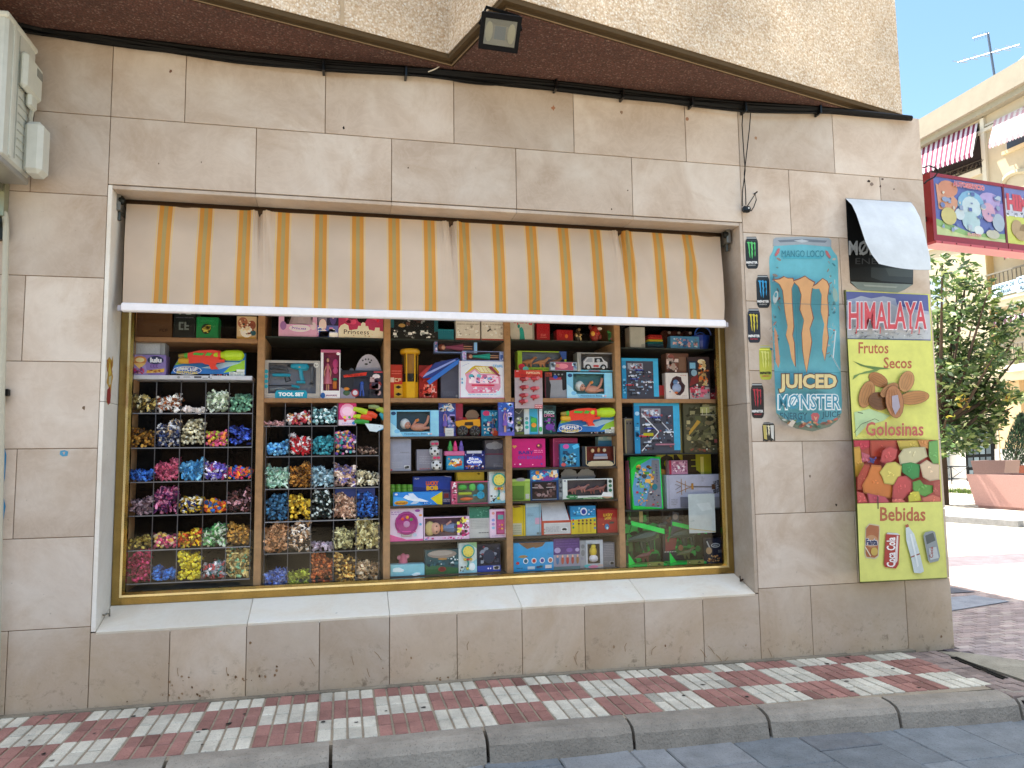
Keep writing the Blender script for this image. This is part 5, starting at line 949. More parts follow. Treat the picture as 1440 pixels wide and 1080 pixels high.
pack('spotted_box', 'white box back under a green spotted panel', 'box', 660, 713, 689, 'C6', '#b8b8b4', [('R', 0, .64, 1, 1, '#3a7a64'), ('B', 0, .64, 1, 1, ['#6aa890', '#2a6450'], 30, .06, .12), ('W', .08, .3, .9, .6, 6, '#a0a09c'), ('W', .45, .14, .95, .2, 1, '#555')], d=.06, y=.315)
pack('toy_phone_box', 'white and pink box with a magenta toy telephone', 'toy box', 689, 716, 714.5, 'C6', '#dcc0d4', [('E', .18, .62, .09, .05, '#8898c8'), ('E', .18, .48, .09, .05, '#b088b8'), ('E', .18, .35, .09, .05, '#88b0c8'), ('E', .18, .86, .08, .05, '#d89088'), ('E', .85, .22, .11, .07, '#f0e0ec'), ('W', .1, .04, .8, .1, 1, '#a888b0'), ('R', .34, .12, .80, .92, '#9a2a60')], toy=('toy_phone', lambda m, w, h, d: (m.cbox(-.14*w, -.010, .14*h, .28*w, -.001, .88*h, '#b03a78', b=.004), m.cbox(-.09*w, -.013, .64*h, .23*w, -.009, .80*h, '#5a9898', b=.002), m.ell((.0, -.012, .45*h), (.06*w, .004, .035*h), '#e07098'), m.ell((.14*w, -.012, .45*h), (.06*w, .004, .035*h), '#e0a040'), m.ell((.0, -.012, .32*h), (.06*w, .004, .035*h), '#d04848'), m.ell((.14*w, -.012, .32*h), (.06*w, .004, .035*h), '#e8c050'))), d=.05, y=.298)
# row c7
pack('pale_blue_box', 'pale blue box with white clouds, bottom left of the toy shelves', 'box', 549, 794, 597, 'C7', '#86c4d0', [('E', .20, .62, .13, .15, '#dceef0'), ('E', .28, .50, .12, .14, '#e8f4f4'), ('E', .16, .48, .1, .1, '#dceef0'), ('E', .78, .14, .1, .12, '#e0f0f0'), ('E', .72, .08, .1, .1, '#e8f4f4')], d=.07, y=.30)
t = empty('pink_figure', (PY(567, 800, .36).x, .36, SZ['C7']), 'small pink toy head peeping over the pale blue cloud box', 'toy'); mb = MB(t.location); mb.ell(t.location+V3((0, 0, .05)), (.024, .02, .058), '#d86a88'); mb.ell(t.location+V3((-.02, 0, .085)), (.012, .01, .012), '#e08aa0'); mb.ell(t.location+V3((.02, 0, .09)), (.012, .01, .012), '#e08aa0'); mb.build('body', 'plastic', t)
pack('airship_picture_box', 'dark picture box showing a grey airship over green fields', 'box', 598, 773, 645, 'C7', '#1c4a52', [('P', [(0, 0), (1, 0), (1, .22), (.6, .30), (.3, .2), (0, .28)], '#2c5c38'), ('P', [(0, .22), (.3, .2), (.55, .30), (.2, .42), (0, .4)], '#3a6848'), ('B', .0, .3, 1, .85, ['#2a5a6a', '#1c3c48', '#3a6c78', '#14303a', '#c8d4d4'], 46, .05, .2), ('E', .50, .82, .44, .17, '#857a70'), ('E', .46, .86, .36, .10, '#9c9288'), ('E', .52, .62, .14, .04, '#a87c40'), ('E', .5, .20, .12, .10, '#8a3a30'), ('P', [(.40, .14), (.6, .14), (.55, .3), (.45, .3)], '#6a2a28')], d=.06, y=.305)
pack('rattle_box', 'white box with a round green and yellow rattle on the lowest shelf', 'rattle box', 645, 763, 670.5, 'C7', '#cfd8d4', [('P', [(.0, .0), (1, 0), (1, .45), (.6, .3)], '#98c8d0'), ('P', [(.5, 1), (1, 1), (1, .8)], '#98c090'), ('E', .72, .20, .18, .13, '#e8eef0'), ('B', .05, .04, .4, .25, ['#222', '#999', '#333'], 12, .1, .3)], toy=('toy_rattle', rattle), out=.020, d=.05, y=.303, group='rattle boxes')
pack('navy_blister_pack', 'dark navy pack with a clear bubble, right end of the lowest shelf', 'toy pack', 671, 765, 704, 'C7', '#141a30', [('R', 0, 0, 1, .22, '#20409a'), ('B', .05, .25, .95, .95, ['#3a4058', '#7a3040', '#586078', '#101420', '#8890a0'], 46, .05, .22), ('R', .68, .07, .95, .2, '#b8b8b8'), ('B', .69, .07, .94, .19, ['#333'], 12, .3, .8), ('E', .46, .12, .03, .03, '#dde'), ('E', .56, .12, .03, .03, '#dde'), ('E', .5, .55, .25, .25, '#2c3448')], d=.03, y=.31)
# ---------- column D
pack('gift_bag_box', 'white souvenir box with upside-down red lettering and a teal statue', 'box', 715, 440, 751, 'D1', '#b8b4ac', [('T', 'Regalo', .18, .55, .92, .80, '#b82a3a', 180, .04), ('P', [(.42, 0), (.64, 0), (.60, .30), (.56, .42), (.50, .48), (.42, .42), (.44, .2)], '#1f9088'), ('E', .40, .50, .05, .07, '#1f8078'), ('P', [(0, 0), (.12, 0), (.02, .3)], '#2a5a58'), ('R', .93, .05, 1, .95, '#8a867e')], d=.07)
pack('red_box', 'plain red box with faint script, left of the smaller red box', 'box', 755, 455, 773, 'D1', '#9a1620', [('S', .3, .25, .75, .38, '#c86a60'), ('L', [(.25, .18), (.75, .18)], .015, '#d88a78')], d=.07)
pack('red_box', 'smaller red box with an orange dot', 'box', 783, 464, 805.5, 'D1', '#94141c', [('E', .60, .42, .10, .18, '#c8602a'), ('L', [(.2, .3), (.2, .75)], .03, '#b84030'), ('L', [(.28, .35), (.28, .65)], .02, '#b84030')], d=.07)
def ornament(name, label, px, py, r, c, cols, sh, y=.33, seed=1):
    p = PY(px, py, y); t = empty(name, (p.x, y, SZ[sh]), label, 'ornament'); rn = random.Random(seed); L0 = t.location; mb = MB(L0); hh = p.z-L0.z
    mb.ell(L0+V3((0, 0, hh*.55)), (r*.7, r*.6, hh*.55), c, n=12, k=8)
    for i in range(7): mb.ell(L0+V3((rn.uniform(-r, r)*.8, -r*.45+rn.uniform(-.004, .004), rn.uniform(.2, 1.1)*hh)), (r*rn.uniform(.2, .4), r*.25, r*rn.uniform(.2, .45)), rn.choice(cols), n=9, k=6)
    mb.build('body', 'plastic', t)
ornament('gold_ornament', 'small golden ornament glinting between the red boxes', 812, 464, .022, '#3a2a18', ['#c8a060', '#8a6a38', '#f0d8a0'], 'D1', seed=2)
ornament('lion_ornament', 'round red and gold festive ornament beside the fourth shelf upright', 836, 460, .040, '#a02a20', ['#d8a038', '#b83028', '#e8c060', '#702018', '#e8e0d0'], 'D1', seed=3)
ornament('frog_toy', 'tiny green toy with pink feet at the end of the top shelf', 858, 468, .020, '#2a6a3a', ['#4a9a50', '#c05080', '#3a8048'], 'D1', seed=5)
# mid bay D2
SZ['D2b'] = PY(800, 521.5, .30).z; SHP['D2b'] = (800, 521.5)
pack('dinosaur_box', 'lime green window box of tan skeleton dinosaurs', 'toy box', 728, 494, 796.5, 'D2b', '#8aa828', [('E', .08, .20, .07, .16, '#b82838'), ('E', .16, .10, .06, .12, '#68b8a8'), ('W', .25, .03, .66, .14, 1, '#5a7018'), ('P', [(.92, .6), (1, .6), (1, 1), (.85, 1)], '#28488a')], win=(.09, .18, .96, .95, '#56626e', .035), toy=('toy_dinosaurs', dino(['#b87a50', '#c88a60', '#a86a48'], 4, 3)), d=.07, y=.325)
pack('pink_doll_pack', 'small pink and grey doll pack lying under the skeleton dinosaurs box', 'doll pack', 774, 509, 811.5, 'D2b', '#8f9aa8', [('R', .18, .05, .86, .95, '#a8506a'), ('E', .45, .5, .22, .3, '#d88090'), ('E', .27, .55, .08, .2, '#c88a70'), ('B', .0, .1, .2, .9, ['#c0c8d0', '#788898'], 8, .2, .5), ('B', .8, .1, 1, .9, ['#e8f0f0', '#5878a0'], 8, .2, .5)], d=.03, y=.295)
pack('toy_van_box', 'grey window box with a white toy van', 'toy box', 812, 496, 863, 'D2b', '#8c8a88', [('P', [(.06, .0), (1, 0), (1, .06), (.10, .08)], '#5aa8c0'), ('R', .3, .0, .62, .05, '#8a5a6a'), ('P', [(0, 1), (.08, .05), (.03, .0), (0, .0)], '#b0aca4')], win=(.10, .08, .96, .93, '#504e50', .04), toy=('toy_van', van), d=.08, y=.315)
pack('baby_doll_box', 'light blue newborn baby doll box under the white toy van', 'doll box', 797, 524, 861, 'D2', '#7cbcd8', baby_art(), win=(.14, .18, .82, .95, '#3a6a70', .035), toy=('toy_baby', baby), d=.07, group='newborn baby doll boxes', y=.305)
pack('castle_cut_box', 'black box with a grey castle-shaped cut-out panel', 'box', 766, 523, 797.5, 'D2', '#1c1a1e', [('P', [(.22, 0), (1, 0), (1, .36), (.82, .30), (.78, .34), (.78, .70), (.62, .74), (.50, .72), (.28, .72), (.22, .66), (.28, .5)], '#8c8c92'), ('P', [(.20, .68), (.74, .70), (.74, .80), (.55, .78), (.50, .86), (.44, .86), (.42, .78), (.22, .80)], '#a03848'), ('E', .48, .80, .10, .07, '#2848a0'), ('R', .02, .82, .32, .97, '#a84028'), ('S', .06, .85, .28, .94, '#2a1410'), ('E', .46, .90, .04, .03, '#888'), ('E', .62, .90, .04, .03, '#888'), ('E', .78, .90, .04, .03, '#888'), ('R', -.0, 0, .04, 1, '#6a2230')], d=.07, y=.31)
z0 = PY(744, 574.5, .262).z
def whistles(m, w, h, d):
    for i, (u, v) in enumerate([(-.18, .76), (.22, .78), (-.18, .55), (.2, .52), (-.2, .34), (.2, .30), (-.22, .18)]):
        m.ell((u*w, -.006, v*h), (.16*w, .010, .055*h), ['#a01c28', '#c03040'][i % 2], n=10, k=6); m.ell((u*w+.10*w, -.012, (v+.01)*h), (.075*w, .007, .045*h), '#d87880', n=8, k=5); m.tube([(u*w, -.008, v*h), (u*w-.05*w, -.004, (v-.09)*h)], .028*w, '#8c1420', n=6)
pack('whistle_pack', 'blister pack of shiny red whistles hanging over the shelf edge', 'toy pack', 724, 520.5, 763, 574.5, '#a8989c', [('R', 0, .80, 1, 1, '#b82820'), ('P', [(.38, 1), (1, 1), (1, .84), (.45, .82)], '#c84030'), ('W', .14, .845, .92, .89, 1, '#701410'), ('S', .42, .90, .93, .955, '#e8c8a0'), ('W', .05, .955, .16, .98, 1, '#eee'), ('R', .70, .0, .98, .10, '#a83038'), ('W', .72, .01, .96, .09, 2, '#e8d0d0')], toy=('toy_whistles', whistles), d=.006, y=.262, card=True)
# D3
pack('animal_pack', 'grey blister with small white farm animals', 'toy pack', 723, 575, 737, 'D3', '#44464a', [('E', .5, .28, .4, .15, '#b0aca0'), ('E', .5, .55, .35, .14, '#8a8a88'), ('P', [(0, 0), (1, 0), (1, .10), (0, .08)], '#58682e'), ('L', [(.1, .9), (.5, .8), (.9, 1)], .02, '#999'), ('B', .05, .1, .95, .7, ['#d8d4c8', '#8a9a4a', '#6a6a68', '#30322e'], 20, .08, .2)], d=.03)
pack('fish_toy_box', 'white and sky blue toy box with a green fish picture', 'toy box', 737, 575, 763, 'D3', '#c4ccd0', [('R', .28, .0, .74, 1, '#3a9cc0'), ('P', [(.34, .1), (.70, .1), (.70, .62), (.34, .72)], '#2a8a5a'), ('E', .52, .55, .16, .1, '#48a848'), ('E', .52, .36, .14, .09, '#d88a30'), ('E', .14, .45, .1, .07, '#3aa89a'), ('E', .14, .28, .1, .07, '#3aa89a'), ('E', .14, .62, .09, .06, '#788'), ('E', .88, .2, .09, .1, '#4aa860'), ('R', .82, .3, .94, .9, '#eef'), ('R', .76, 0, .80, 1, '#1c2a3a')], d=.05)
pack('slime_pack', 'dark green and purple hanging pack with pale lettering', 'toy pack', 763, 570, 782, 'D3', '#16383a', [('S', .15, .70, .9, .80, '#b8d8d0'), ('S', .12, .60, .9, .69, '#d07aa0'), ('B', .05, .05, .95, .55, ['#5a2a7a', '#2a7a68', '#8a4aa0', '#102830', '#60a870'], 30, .08, .25), ('E', .5, .25, .30, .12, '#6a3a90'), ('E', .5, .92, .3, .06, '#0c1c1c')], d=.01, card=True, y=.31)
gun_pack('red and lime water gun on a card beneath the white van and baby doll boxes', 783, 578, 869, 'D3', 788, 573, 864)
# D4
pack('baby_pink_box', 'hot pink box with BABY ON BOARD lettering', 'box', 718.5, 617, 767, 'D4', '#b81868', [('T', 'BABY', .22, .46, .66, .58, '#2a2a7a', 0, .03), ('T', 'ON BOARD', .20, .29, .90, .41, '#6a3a9a', 0, .03), ('P', [(.04, .74), (.10, .66), (.17, .74), (.14, .78), (.10, .76), (.06, .78)], '#c88a50'), ('E', .82, .74, .09, .09, '#7a1848'), ('E', .80, .76, .03, .03, '#e0b060'), ('E', .26, .12, .03, .03, '#f0d8e8'), ('E', .52, .65, .02, .02, '#f0d8e8'), ('E', .62, .10, .02, .02, '#f0a0c8'), ('E', .88, .12, .03, .03, '#4a3a9a'), ('W', .66, .5, .92, .62, 2, '#e080b0'), ('E', .1, .12, .02, .02, '#f0a0c8')], d=.08)
pack('plum_box', 'plain plum pink box behind the blue bag', 'box', 778, 616, 812.5, 'D4', '#8a2850', [('L', [(.02, 0), (.02, 1)], .03, '#a84070'), ('E', .2, .3, .02, .02, '#c06a90'), ('W', .1, .85, .8, .92, 1, '#a04068')], d=.08, y=.33)
pack('blue_bag', 'glossy blue toy bag with a round pink emblem', 'toy bag', 788, 624, 815, 'D4', '#1c7098', [('E', .30, .88, .16, .10, '#c04a90'), ('B', .05, .05, .95, .75, ['#103a58', '#3a98c0', '#70c0e0', '#102030', '#5a7a80'], 40, .08, .28), ('P', [(.7, .75), (1, .85), (.9, 1), (.6, .9)], '#48a8d0'), ('E', .15, .1, .12, .08, '#c05050')], d=.04, y=.30)
pack('blue_scallop_box', 'pale blue scalloped box top at the back of the shelf', 'box', 841, 614, 861, 628, '#8ab0b8', [('R', 0, 0, 1, .6, '#2a7098'), ('E', .2, .85, .18, .15, '#a8b8bc'), ('E', .8, .85, .18, .15, '#a8b8bc')], d=.05, y=.36)
pack('ship_toy_box', 'brown and cream window box with a toy ship', 'toy box', 819, 627.5, 871, 'D4', '#1c2630', [('R', .08, .02, .88, .10, '#15202a'), ('L', [(.10, .98), (.10, .12), (.18, .03), (.78, .03), (.86, .12), (.86, .98)], .035, '#c8b088'), ('P', [(.12, .05), (.84, .05), (.80, .20), (.72, .27), (.25, .27), (.16, .2)], '#b8a888'), ('E', .95, .82, .035, .06, '#b8b050'), ('E', .95, .66, .035, .06, '#b8b050'), ('E', .95, .50, .035, .06, '#b8b050'), ('E', .95, .1, .03, .05, '#889')], win=(.12, .28, .84, .98, '#6a2018', .03), toy=('toy_ship', lambda m, w, h, d: (m.cbox(-.18*w, .008, .36*h, .20*w, .02, .50*h, '#b0a8b0', b=.002), m.cbox(-.16*w, .006, .50*h, .18*w, .02, .62*h, '#8a98b8', b=.002), m.ell((-.20*w, .015, .78*h), (.05*w, .01, .10*h), '#e8c898', n=8), m.ell((-.04*w, .015, .82*h), (.04*w, .01, .12*h), '#d8a060', n=8), m.ell((.12*w, .015, .80*h), (.05*w, .01, .09*h), '#e8d0b0', n=8))), d=.06, y=.30)
# D5
pack('lime_box', 'lime green box with a grey rounded handle', 'box', 719, 674, 745.5, 'D5', '#7c9c38', [('R', .0, .90, 1, 1, '#a8bc68'), ('R', .02, .06, .68, .70, '#4c7028'), ('P', [(.74, .02), (.98, .02), (.98, .84), (.74, .84)], '#90ac50'), ('R', .75, .10, .95, .32, '#b0b0a8'), ('W', .05, .04, .6, .12, 2, '#384c18'), ('E', .5, .98, .26, .08, '#8c8888')], d=.07)
pack('animal_figures_box', 'blue-topped blister with cartoon animals and dark figures', 'toy box', 746, 660.5, 785.5, 'D5', '#1c3e6e', [('R', 0, .66, 1, 1, '#2a68a8'), ('B', .0, .62, 1, .98, ['#d88a30', '#c83a3a', '#f0c890', '#40a0d0', '#7a3a8a', '#e8e8e8'], 46, .12, .4), ('R', .05, .03, .92, .60, '#1a1416'), ('B', .06, .05, .90, .58, ['#4a3030', '#6a5050', '#2a1c1c', '#907878', '#301818'], 40, .08, .3), ('L', [(.06, .42), (.25, .42)], .02, '#b8b0b0'), ('L', [(.55, .42), (.85, .42)], .02, '#b8b0b0'), ('L', [(.05, .04), (.92, .04)], .02, '#8a98a8')], d=.07)
pack('narrow_grey_box', 'narrow grey box end beside the dinosaur box', 'box', 785.5, 673, 791, 'D5', '#6a7074', [('B', .1, .1, .9, .9, ['#8a9094', '#404448'], 10, .1, .3)], d=.07, y=.31)
for k, (a, b_, lb) in enumerate([(789, 812, 'first pale scalloped card on the left behind the pinkish dinosaurs box'), (812, 837, 'second pale scalloped card behind the pinkish dinosaurs box')]):
    xa, xb = PY(a, 670, .38).x, PY(b_, 670, .38).x; zt = PY(a, 659.5, .38).z; r_ = (xb-xa)/2; cx = (xa+xb)/2
    t = empty('scalloped_card', (cx, .38, SZ['D5']), lb, 'card', 'scalloped cards'); mb = MB(t.location); n = 28
    mb.prism([(cx+r_*math.cos(i*6.2832/n)*(1+.06*math.cos(i*6.2832/n*9)), zt-r_*.8+r_*.8*math.sin(i*6.2832/n)*(1+.06*math.cos(i*6.2832/n*9))) for i in range(n)], .38, .383, '#8c8e92'); mb.prism([(cx-.02, SZ['D5']), (cx+.02, SZ['D5']), (cx+.02, zt-r_), (cx-.02, zt-r_)], .381, .384, '#77797c'); mb.build('card', 'print', t)
pack('dinosaur_window_box', 'white and green window box of pinkish dinosaurs', 'toy box', 791.5, 673.5, 862, 'D5', '#c8ccc8', [('P', [(0, 0), (1, 0), (1, .06), (.6, .10), (0, .03)], '#1c6038'), ('E', .18, .14, .12, .10, '#38784a'), ('E', .88, .12, .10, .10, '#b89070'), ('P', [(.75, .12), (.80, .34), (.95, .3), (1, .1)], '#e0e0dc'), ('E', .945, .86, .035, .08, '#223a30'), ('E', .945, .64, .035, .08, '#2a6a50'), ('E', .945, .42, .035, .08, '#2a6a50'), ('S', .40, .015, .78, .085, '#b8d8a8'), ('R', .02, .88, .06, .96, '#889'), ('W', .13, .12, .3, .17, 1, '#d8e8d8')], win=(.09, .18, .89, .95, '#4c4a56', .035), toy=('toy_dinosaurs', dino(['#a87068', '#b88078', '#986058'], 8, 4)), d=.07, y=.298)
pack('red_box', 'dim red box showing behind the right end of the dinosaurs box', 'box', 861, 675, 868, 'D5', '#5a1418', [('W', .2, .2, .8, .8, 3, '#7a2a2a')], d=.07, y=.36)
# D6
pack('yellow_box', 'yellow box with a brown top and a pale label', 'box', 719, 711, 739, 'D6', '#c0a818', [('P', [(.1, 1), (.5, 1), (.8, .95), (.2, .92)], '#7a5a28'), ('R', .08, .05, .72, .42, '#a8a890'), ('W', .1, .08, .68, .38, 4, '#8c8c70'), ('L', [(.85, 0), (.85, 1)], .02, '#988410')], d=.08)
pack('pale_blue_carton', 'pale blue carton with a small pink patch', 'box', 739.5, 708, 761, 'D6', '#88a8b8', [('P', [(.0, 1), (1, 1), (.9, .90), (.0, .88)], '#a8bcc4'), ('R', .6, .35, 1, .55, '#b890a8'), ('R', .7, .03, .96, .10, '#586a70'), ('L', [(.88, 0), (.88, 1)], .02, '#708c98'), ('W', .1, .6, .5, .7, 2, '#7894a4')], d=.07)
pack('open_orange_box', 'orange-red display box with a white flap bent over its back', 'box', 761.5, 732, 803.5, 'D6', '#a83c28', [('R', .08, .06, .97, .84, '#b8b8b8'), ('W', .14, .2, .6, .6, 5, '#888890'), ('R', .66, .26, .86, .48, '#d8d8d8'), ('B', .67, .27, .85, .47, ['#333'], 14, .2, .9), ('E', .10, .4, .02, .03, '#a03030'), ('E', .1, .2, .02, .03, '#30a030'), ('L', [(.12, .78), (.95, .78)], .02, '#d0d0d0')], d=.08, y=.298, flap=lambda mb, w, h, d: (mb.geo([(-.46*w, .001, h), (.44*w, .001, h), (.34*w, .045, h*2.25), (-.44*w, .045, h*2.3)], [(0, 1, 2, 3)], '#b8b8bc'), mb.geo([(-.5*w, .004, h), (.5*w, .004, h), (.46*w, .05, h*1.7), (-.5*w, .05, h*1.5)], [(0, 1, 2, 3)], '#a03824')))
pack('marker_box', 'blue and yellow box printed with four dark markers', 'box', 802.5, 711.5, 838, 'D6', '#1f78a8', [('R', .0, .0, 1, .58, '#cab41c'), ('P', [(0, .5), (1, .58), (1, .62), (0, .62)], '#2f98c0'), ('E', .52, .80, .14, .14, '#c8ccd8'), ('E', .52, .79, .09, .09, '#2a3a88'), ('B', .05, .66, .4, .96, ['#3aa0d0', '#185c88', '#80c8e0'], 12, .1, .3), ('B', .68, .66, .96, .9, ['#3aa0d0', '#185c88', '#e8e8e8'], 12, .1, .3)]+[('R', .28+.155*i, .06, .34+.155*i, .34, '#b89c20') for i in range(4)]+[('R', .275+.155*i, .34, .345+.155*i, .40, '#401818') for i in range(4)]+[('E', .31+.155*i, .48, .035, .045, ['#8a1c1c', '#401c1c', '#6a2018', '#1c1c28'][i]) for i in range(4)]+[('E', .08, .50-.13*i, .04, .04, ['#b03020', '#2060a0', '#208040'][i]) for i in range(3)]+[('E', .93, .48-.14*i, .04, .04, ['#207060', '#b04020', '#3060a0'][i]) for i in range(3)], d=.06)
pack('red_game_box', 'red box with a yellow title and blue robot picture', 'box', 840, 715.5, 868.5, 'D6', '#8e1a18', [('T', 'LUCKY', .30, .68, .76, .80, '#c8a030', 0, .06), ('T', 'BOB', .36, .55, .7, .67, '#c8a030', 0, .06), ('B', .3, .52, .78, .84, ['#a88020', '#5a1008'], 10, .06, .16), ('E', .46, .26, .11, .12, '#2a6a98'), ('E', .48, .20, .05, .06, '#a8c8d0'), ('E', .70, .42, .12, .05, '#2a2428'), ('E', .28, .36, .04, .03, '#d06030'), ('L', [(0, .97), (1, .97)], .03, '#601010')], d=.07)
# D7
pack('blue_arch_box', 'bright blue display box with an arched brown opening on top', 'box', 722, 763, 778.5, 'D7', '#1c90c8', [('P', [(.13, 1), (.80, 1), (.72, .86), (.55, .80), (.50, .84), (.34, .78), (.24, .88)], '#6a4c34'), ('E', .24, .52, .10, .05, '#a88850'), ('W', .12, .48, .36, .54, 1, '#8a7040')]+[('E', .30+.205*i, .36, .065, .10, '#dfe6ea') for i in range(4)]+[('E', .30+.205*i, .36, .045, .07, ['#1c5a70', '#b02a28', '#3a3a90', '#b06a58'][i]) for i in range(4)]+[('E', .10, .30, .04, .05, '#b83030'), ('R', .34, .07, .52, .17, '#b8c8d0'), ('R', .78, .08, .94, .20, '#c8c8c8'), ('W', .07, .10, .26, .15, 1, '#104058'), ('B', .55, .08, .76, .2, ['#2a6a48', '#203a70'], 12, .2, .7), ('W', .84, .55, .94, .62, 2, '#1870a0')], d=.09, y=.298, side='#1878a8')
pack('purple_figures_box', 'purple box printed with a row of small red dolls', 'box', 778.5, 757, 815.5, 'D7', '#4a2a70', [('R', .0, .10, 1, .48, '#8a8aa0'), ('E', .15, .62, .12, .09, '#a090b8'), ('E', .60, .62, .12, .07, '#6a4a98'), ('E', .9, .62, .08, .06, '#a090b8'), ('R', 0, 0, 1, .10, '#4a7078'), ('W', .1, .7, .9, .95, 3, '#5c3a86')]+[('E', .14+.19*i, .30, .055, .13, ['#3a6a9a', '#a84838', '#a82a30', '#983838', '#8a6040'][i]) for i in range(5)]+[('E', .14+.19*i, .43, .035, .045, '#d8a890') for i in range(5)], d=.07)
pack('chick_toy_box', 'white window box with a yellow chick hatching from an egg', 'toy box', 824, 759.5, 848, 'D7', '#b0b4ba', [('E', .08, .08, .2, .06, '#48b0b0'), ('E', .42, .05, .3, .05, '#d87a98'), ('R', .70, .04, .98, .12, '#c8a898'), ('W', .05, .86, .4, .92, 1, '#788')], win=(.10, .16, .82, .86, '#3c3428', .03), toy=('toy_chick', lambda m, w, h, d: (m.ell((-.04*w, .012, .58*h), (.22*w, .016, .19*h), '#d8b820', n=12), m.ell((-.02*w, .010, .76*h), (.14*w, .012, .09*h), '#e0c838', n=10), m.ell((-.04*w, .008, .33*h), (.27*w, .02, .14*h), '#d8d4d8', n=12))), d=.07, y=.305)
pack('chick_box_side', 'white box end turned sideways left of the hatching chick', 'box', 815.5, 760, 824, 'D7', '#94989e', [('E', .5, .55, .3, .12, '#707478'), ('E', .5, .78, .3, .08, '#707478'), ('E', .4, .35, .25, .06, '#889')], d=.07, y=.31)
pack('grey_label_box', 'grey box back with a barcode, right end of the lowest shelf', 'box', 848, 763, 864.5, 'D7', '#6c6c74', [('W', .1, .4, .9, .95, 8, '#86868e'), ('R', .55, .08, .92, .22, '#9a9aa0'), ('B', .56, .09, .9, .21, ['#333'], 10, .4, .9), ('W', .05, .05, .45, .25, 4, '#888')], d=.07, y=.315)
# ---------- column E
pack('white_square_box', 'plain white square box on the far right top shelf', 'box', 885.5, 460, 907, 'E1', '#a8a8a2', [('R', .75, .05, .97, .2, '#8a8a88'), ('L', [(.04, 0), (.04, 1)], .02, '#8a8a86')], d=.07, y=.31)
t = empty('folded_towels', (PY(921, 485, .31).x, .33, SZ['E1']), 'small stack of red, yellow and blue folded cloths', 'cloths')
L0 = t.location
for i, c in enumerate(['#20384a', '#2a4a5c', '#1c6a70', '#c8b030', '#c84030', '#b02a28']):
    mb = MB(L0); mb.cbox(L0.x-.052+.003*i, L0.y-.03, L0.z+.0005+i*.013, L0.x+.052-.002*i, L0.y+.04, L0.z+.0125+i*.013, c, b=.004); mb.build('cloth', 'matte', t)
pack('blue_cup_set', 'long light blue box with pink printed cups', 'toy box', 943, 473, 983.5, 'E1', '#4a88b8', [('B', .05, .1, .95, .85, ['#b88a98', '#a8c8d8', '#30609a', '#d8b0b0', '#607a90'], 40, .12, .4), ('L', [(0, .04), (1, .04)], .06, '#8ab8d0')], d=.06, y=.31)
t = empty('blue_basket', (PY(987, 480, .34).x, .36, SZ['E1']), 'deep blue plastic basket with curved handles', 'basket'); L0 = t.location
mb = MB(L0); mb.lathe(L0, [(.040, 0), (.052, .05), (.055, .085)], '#16399a', n=18); mb.build('tub', 'plastic', t)
for k, r_ in enumerate((.05, .043)):
    mb = MB(L0); mb.tube([L0+V3((r_*math.cos(a), -.035+k*.03, .085+.05*math.sin(a)-.03*k)) for a in [math.pi*i/10 for i in range(11)]], .004, '#2a58b8', n=6); mb.build('handle', 'plastic', t)
t = empty('plush_toys', (PY(955, 470, .37).x, .39, SZ['E1']), 'dim brown plush toys behind the blue cup set', 'plush toys'); L0 = t.location; mb = MB(L0)
for i, (dx, r_) in enumerate([(-.08, .045), (-.02, .05), (.05, .045)]): mb.ell(L0+V3((dx, 0, .06)), (r_, .04, .06), '#4a2820', n=12, k=8); mb.ell(L0+V3((dx+.01, -.04, .10)), (.010, .004, .008), '#a89890', n=8, k=5)
mb.build('body', 'matte', t)
def cars(m, w, h, d):
    rn = random.Random(3)
    for i in range(9):
        x, z = rn.uniform(-.34, .30)*w, (.12+.66*((i*37) % 9)/9)*h; c = rn.choice(['#c03040', '#2a3a9a', '#b8c0d0', '#e8e8f0', '#3a3a48']); s = w*.11
        m.cbox(x-s, -.008, z-.018*h, x+s, -.001, z+.014*h, c, b=.002); m.cbox(x-s*.5, -.007, z+.014*h, x+s*.4, -.002, z+.036*h, '#9aa8b8', b=.002)
        for k in (-.6, .6): m.ell((x+k*s, -.008, z-.018*h), (s*.2, .003, s*.2), '#15151a', n=7, k=4)
carbag = lambda: [('R', 0, 0, .12, 1, '#1c80b0'), ('R', .86, .06, 1, 1, '#3aa0c8'), ('R', 0, .93, 1, 1, '#3098c0'), ('R', .16, .70, .58, .88, '#8a8a94'), ('B', .18, .71, .56, .87, ['#b8b8c0', '#8a4a50', '#3a3a48', '#d8d8e0'], 26, .12, .4), ('B', .14, .06, .86, .9, ['#4a4a58', '#c8c8d8', '#8a4048', '#2a2a38', '#7a98b8'], 60, .02, .07), ('E', .06, .78, .05, .04, '#9ac0d8'), ('B', .01, .1, .10, .6, ['#68b0d0', '#104060'], 12, .05, .15)]
pack('toy_car_pack', 'clear bag of toy racing cars with bright blue edges, upper one', 'toy pack', 874.5, 504, 926, 'E2', '#3c3c48', carbag(), toy=('toy_cars', cars), d=.02, y=.30, card=True)
pack('red_mini_box', 'tiny red box between the car pack and the penguin box', 'box', 925.5, 542, 935.5, 'E2', '#9a2422', [('R', 0, 0, 1, .3, '#6a3a1c')], d=.04, y=.33)
SZ['E2b'] = PY(950, 524, .33).z; SHP['E2b'] = (950, 524)
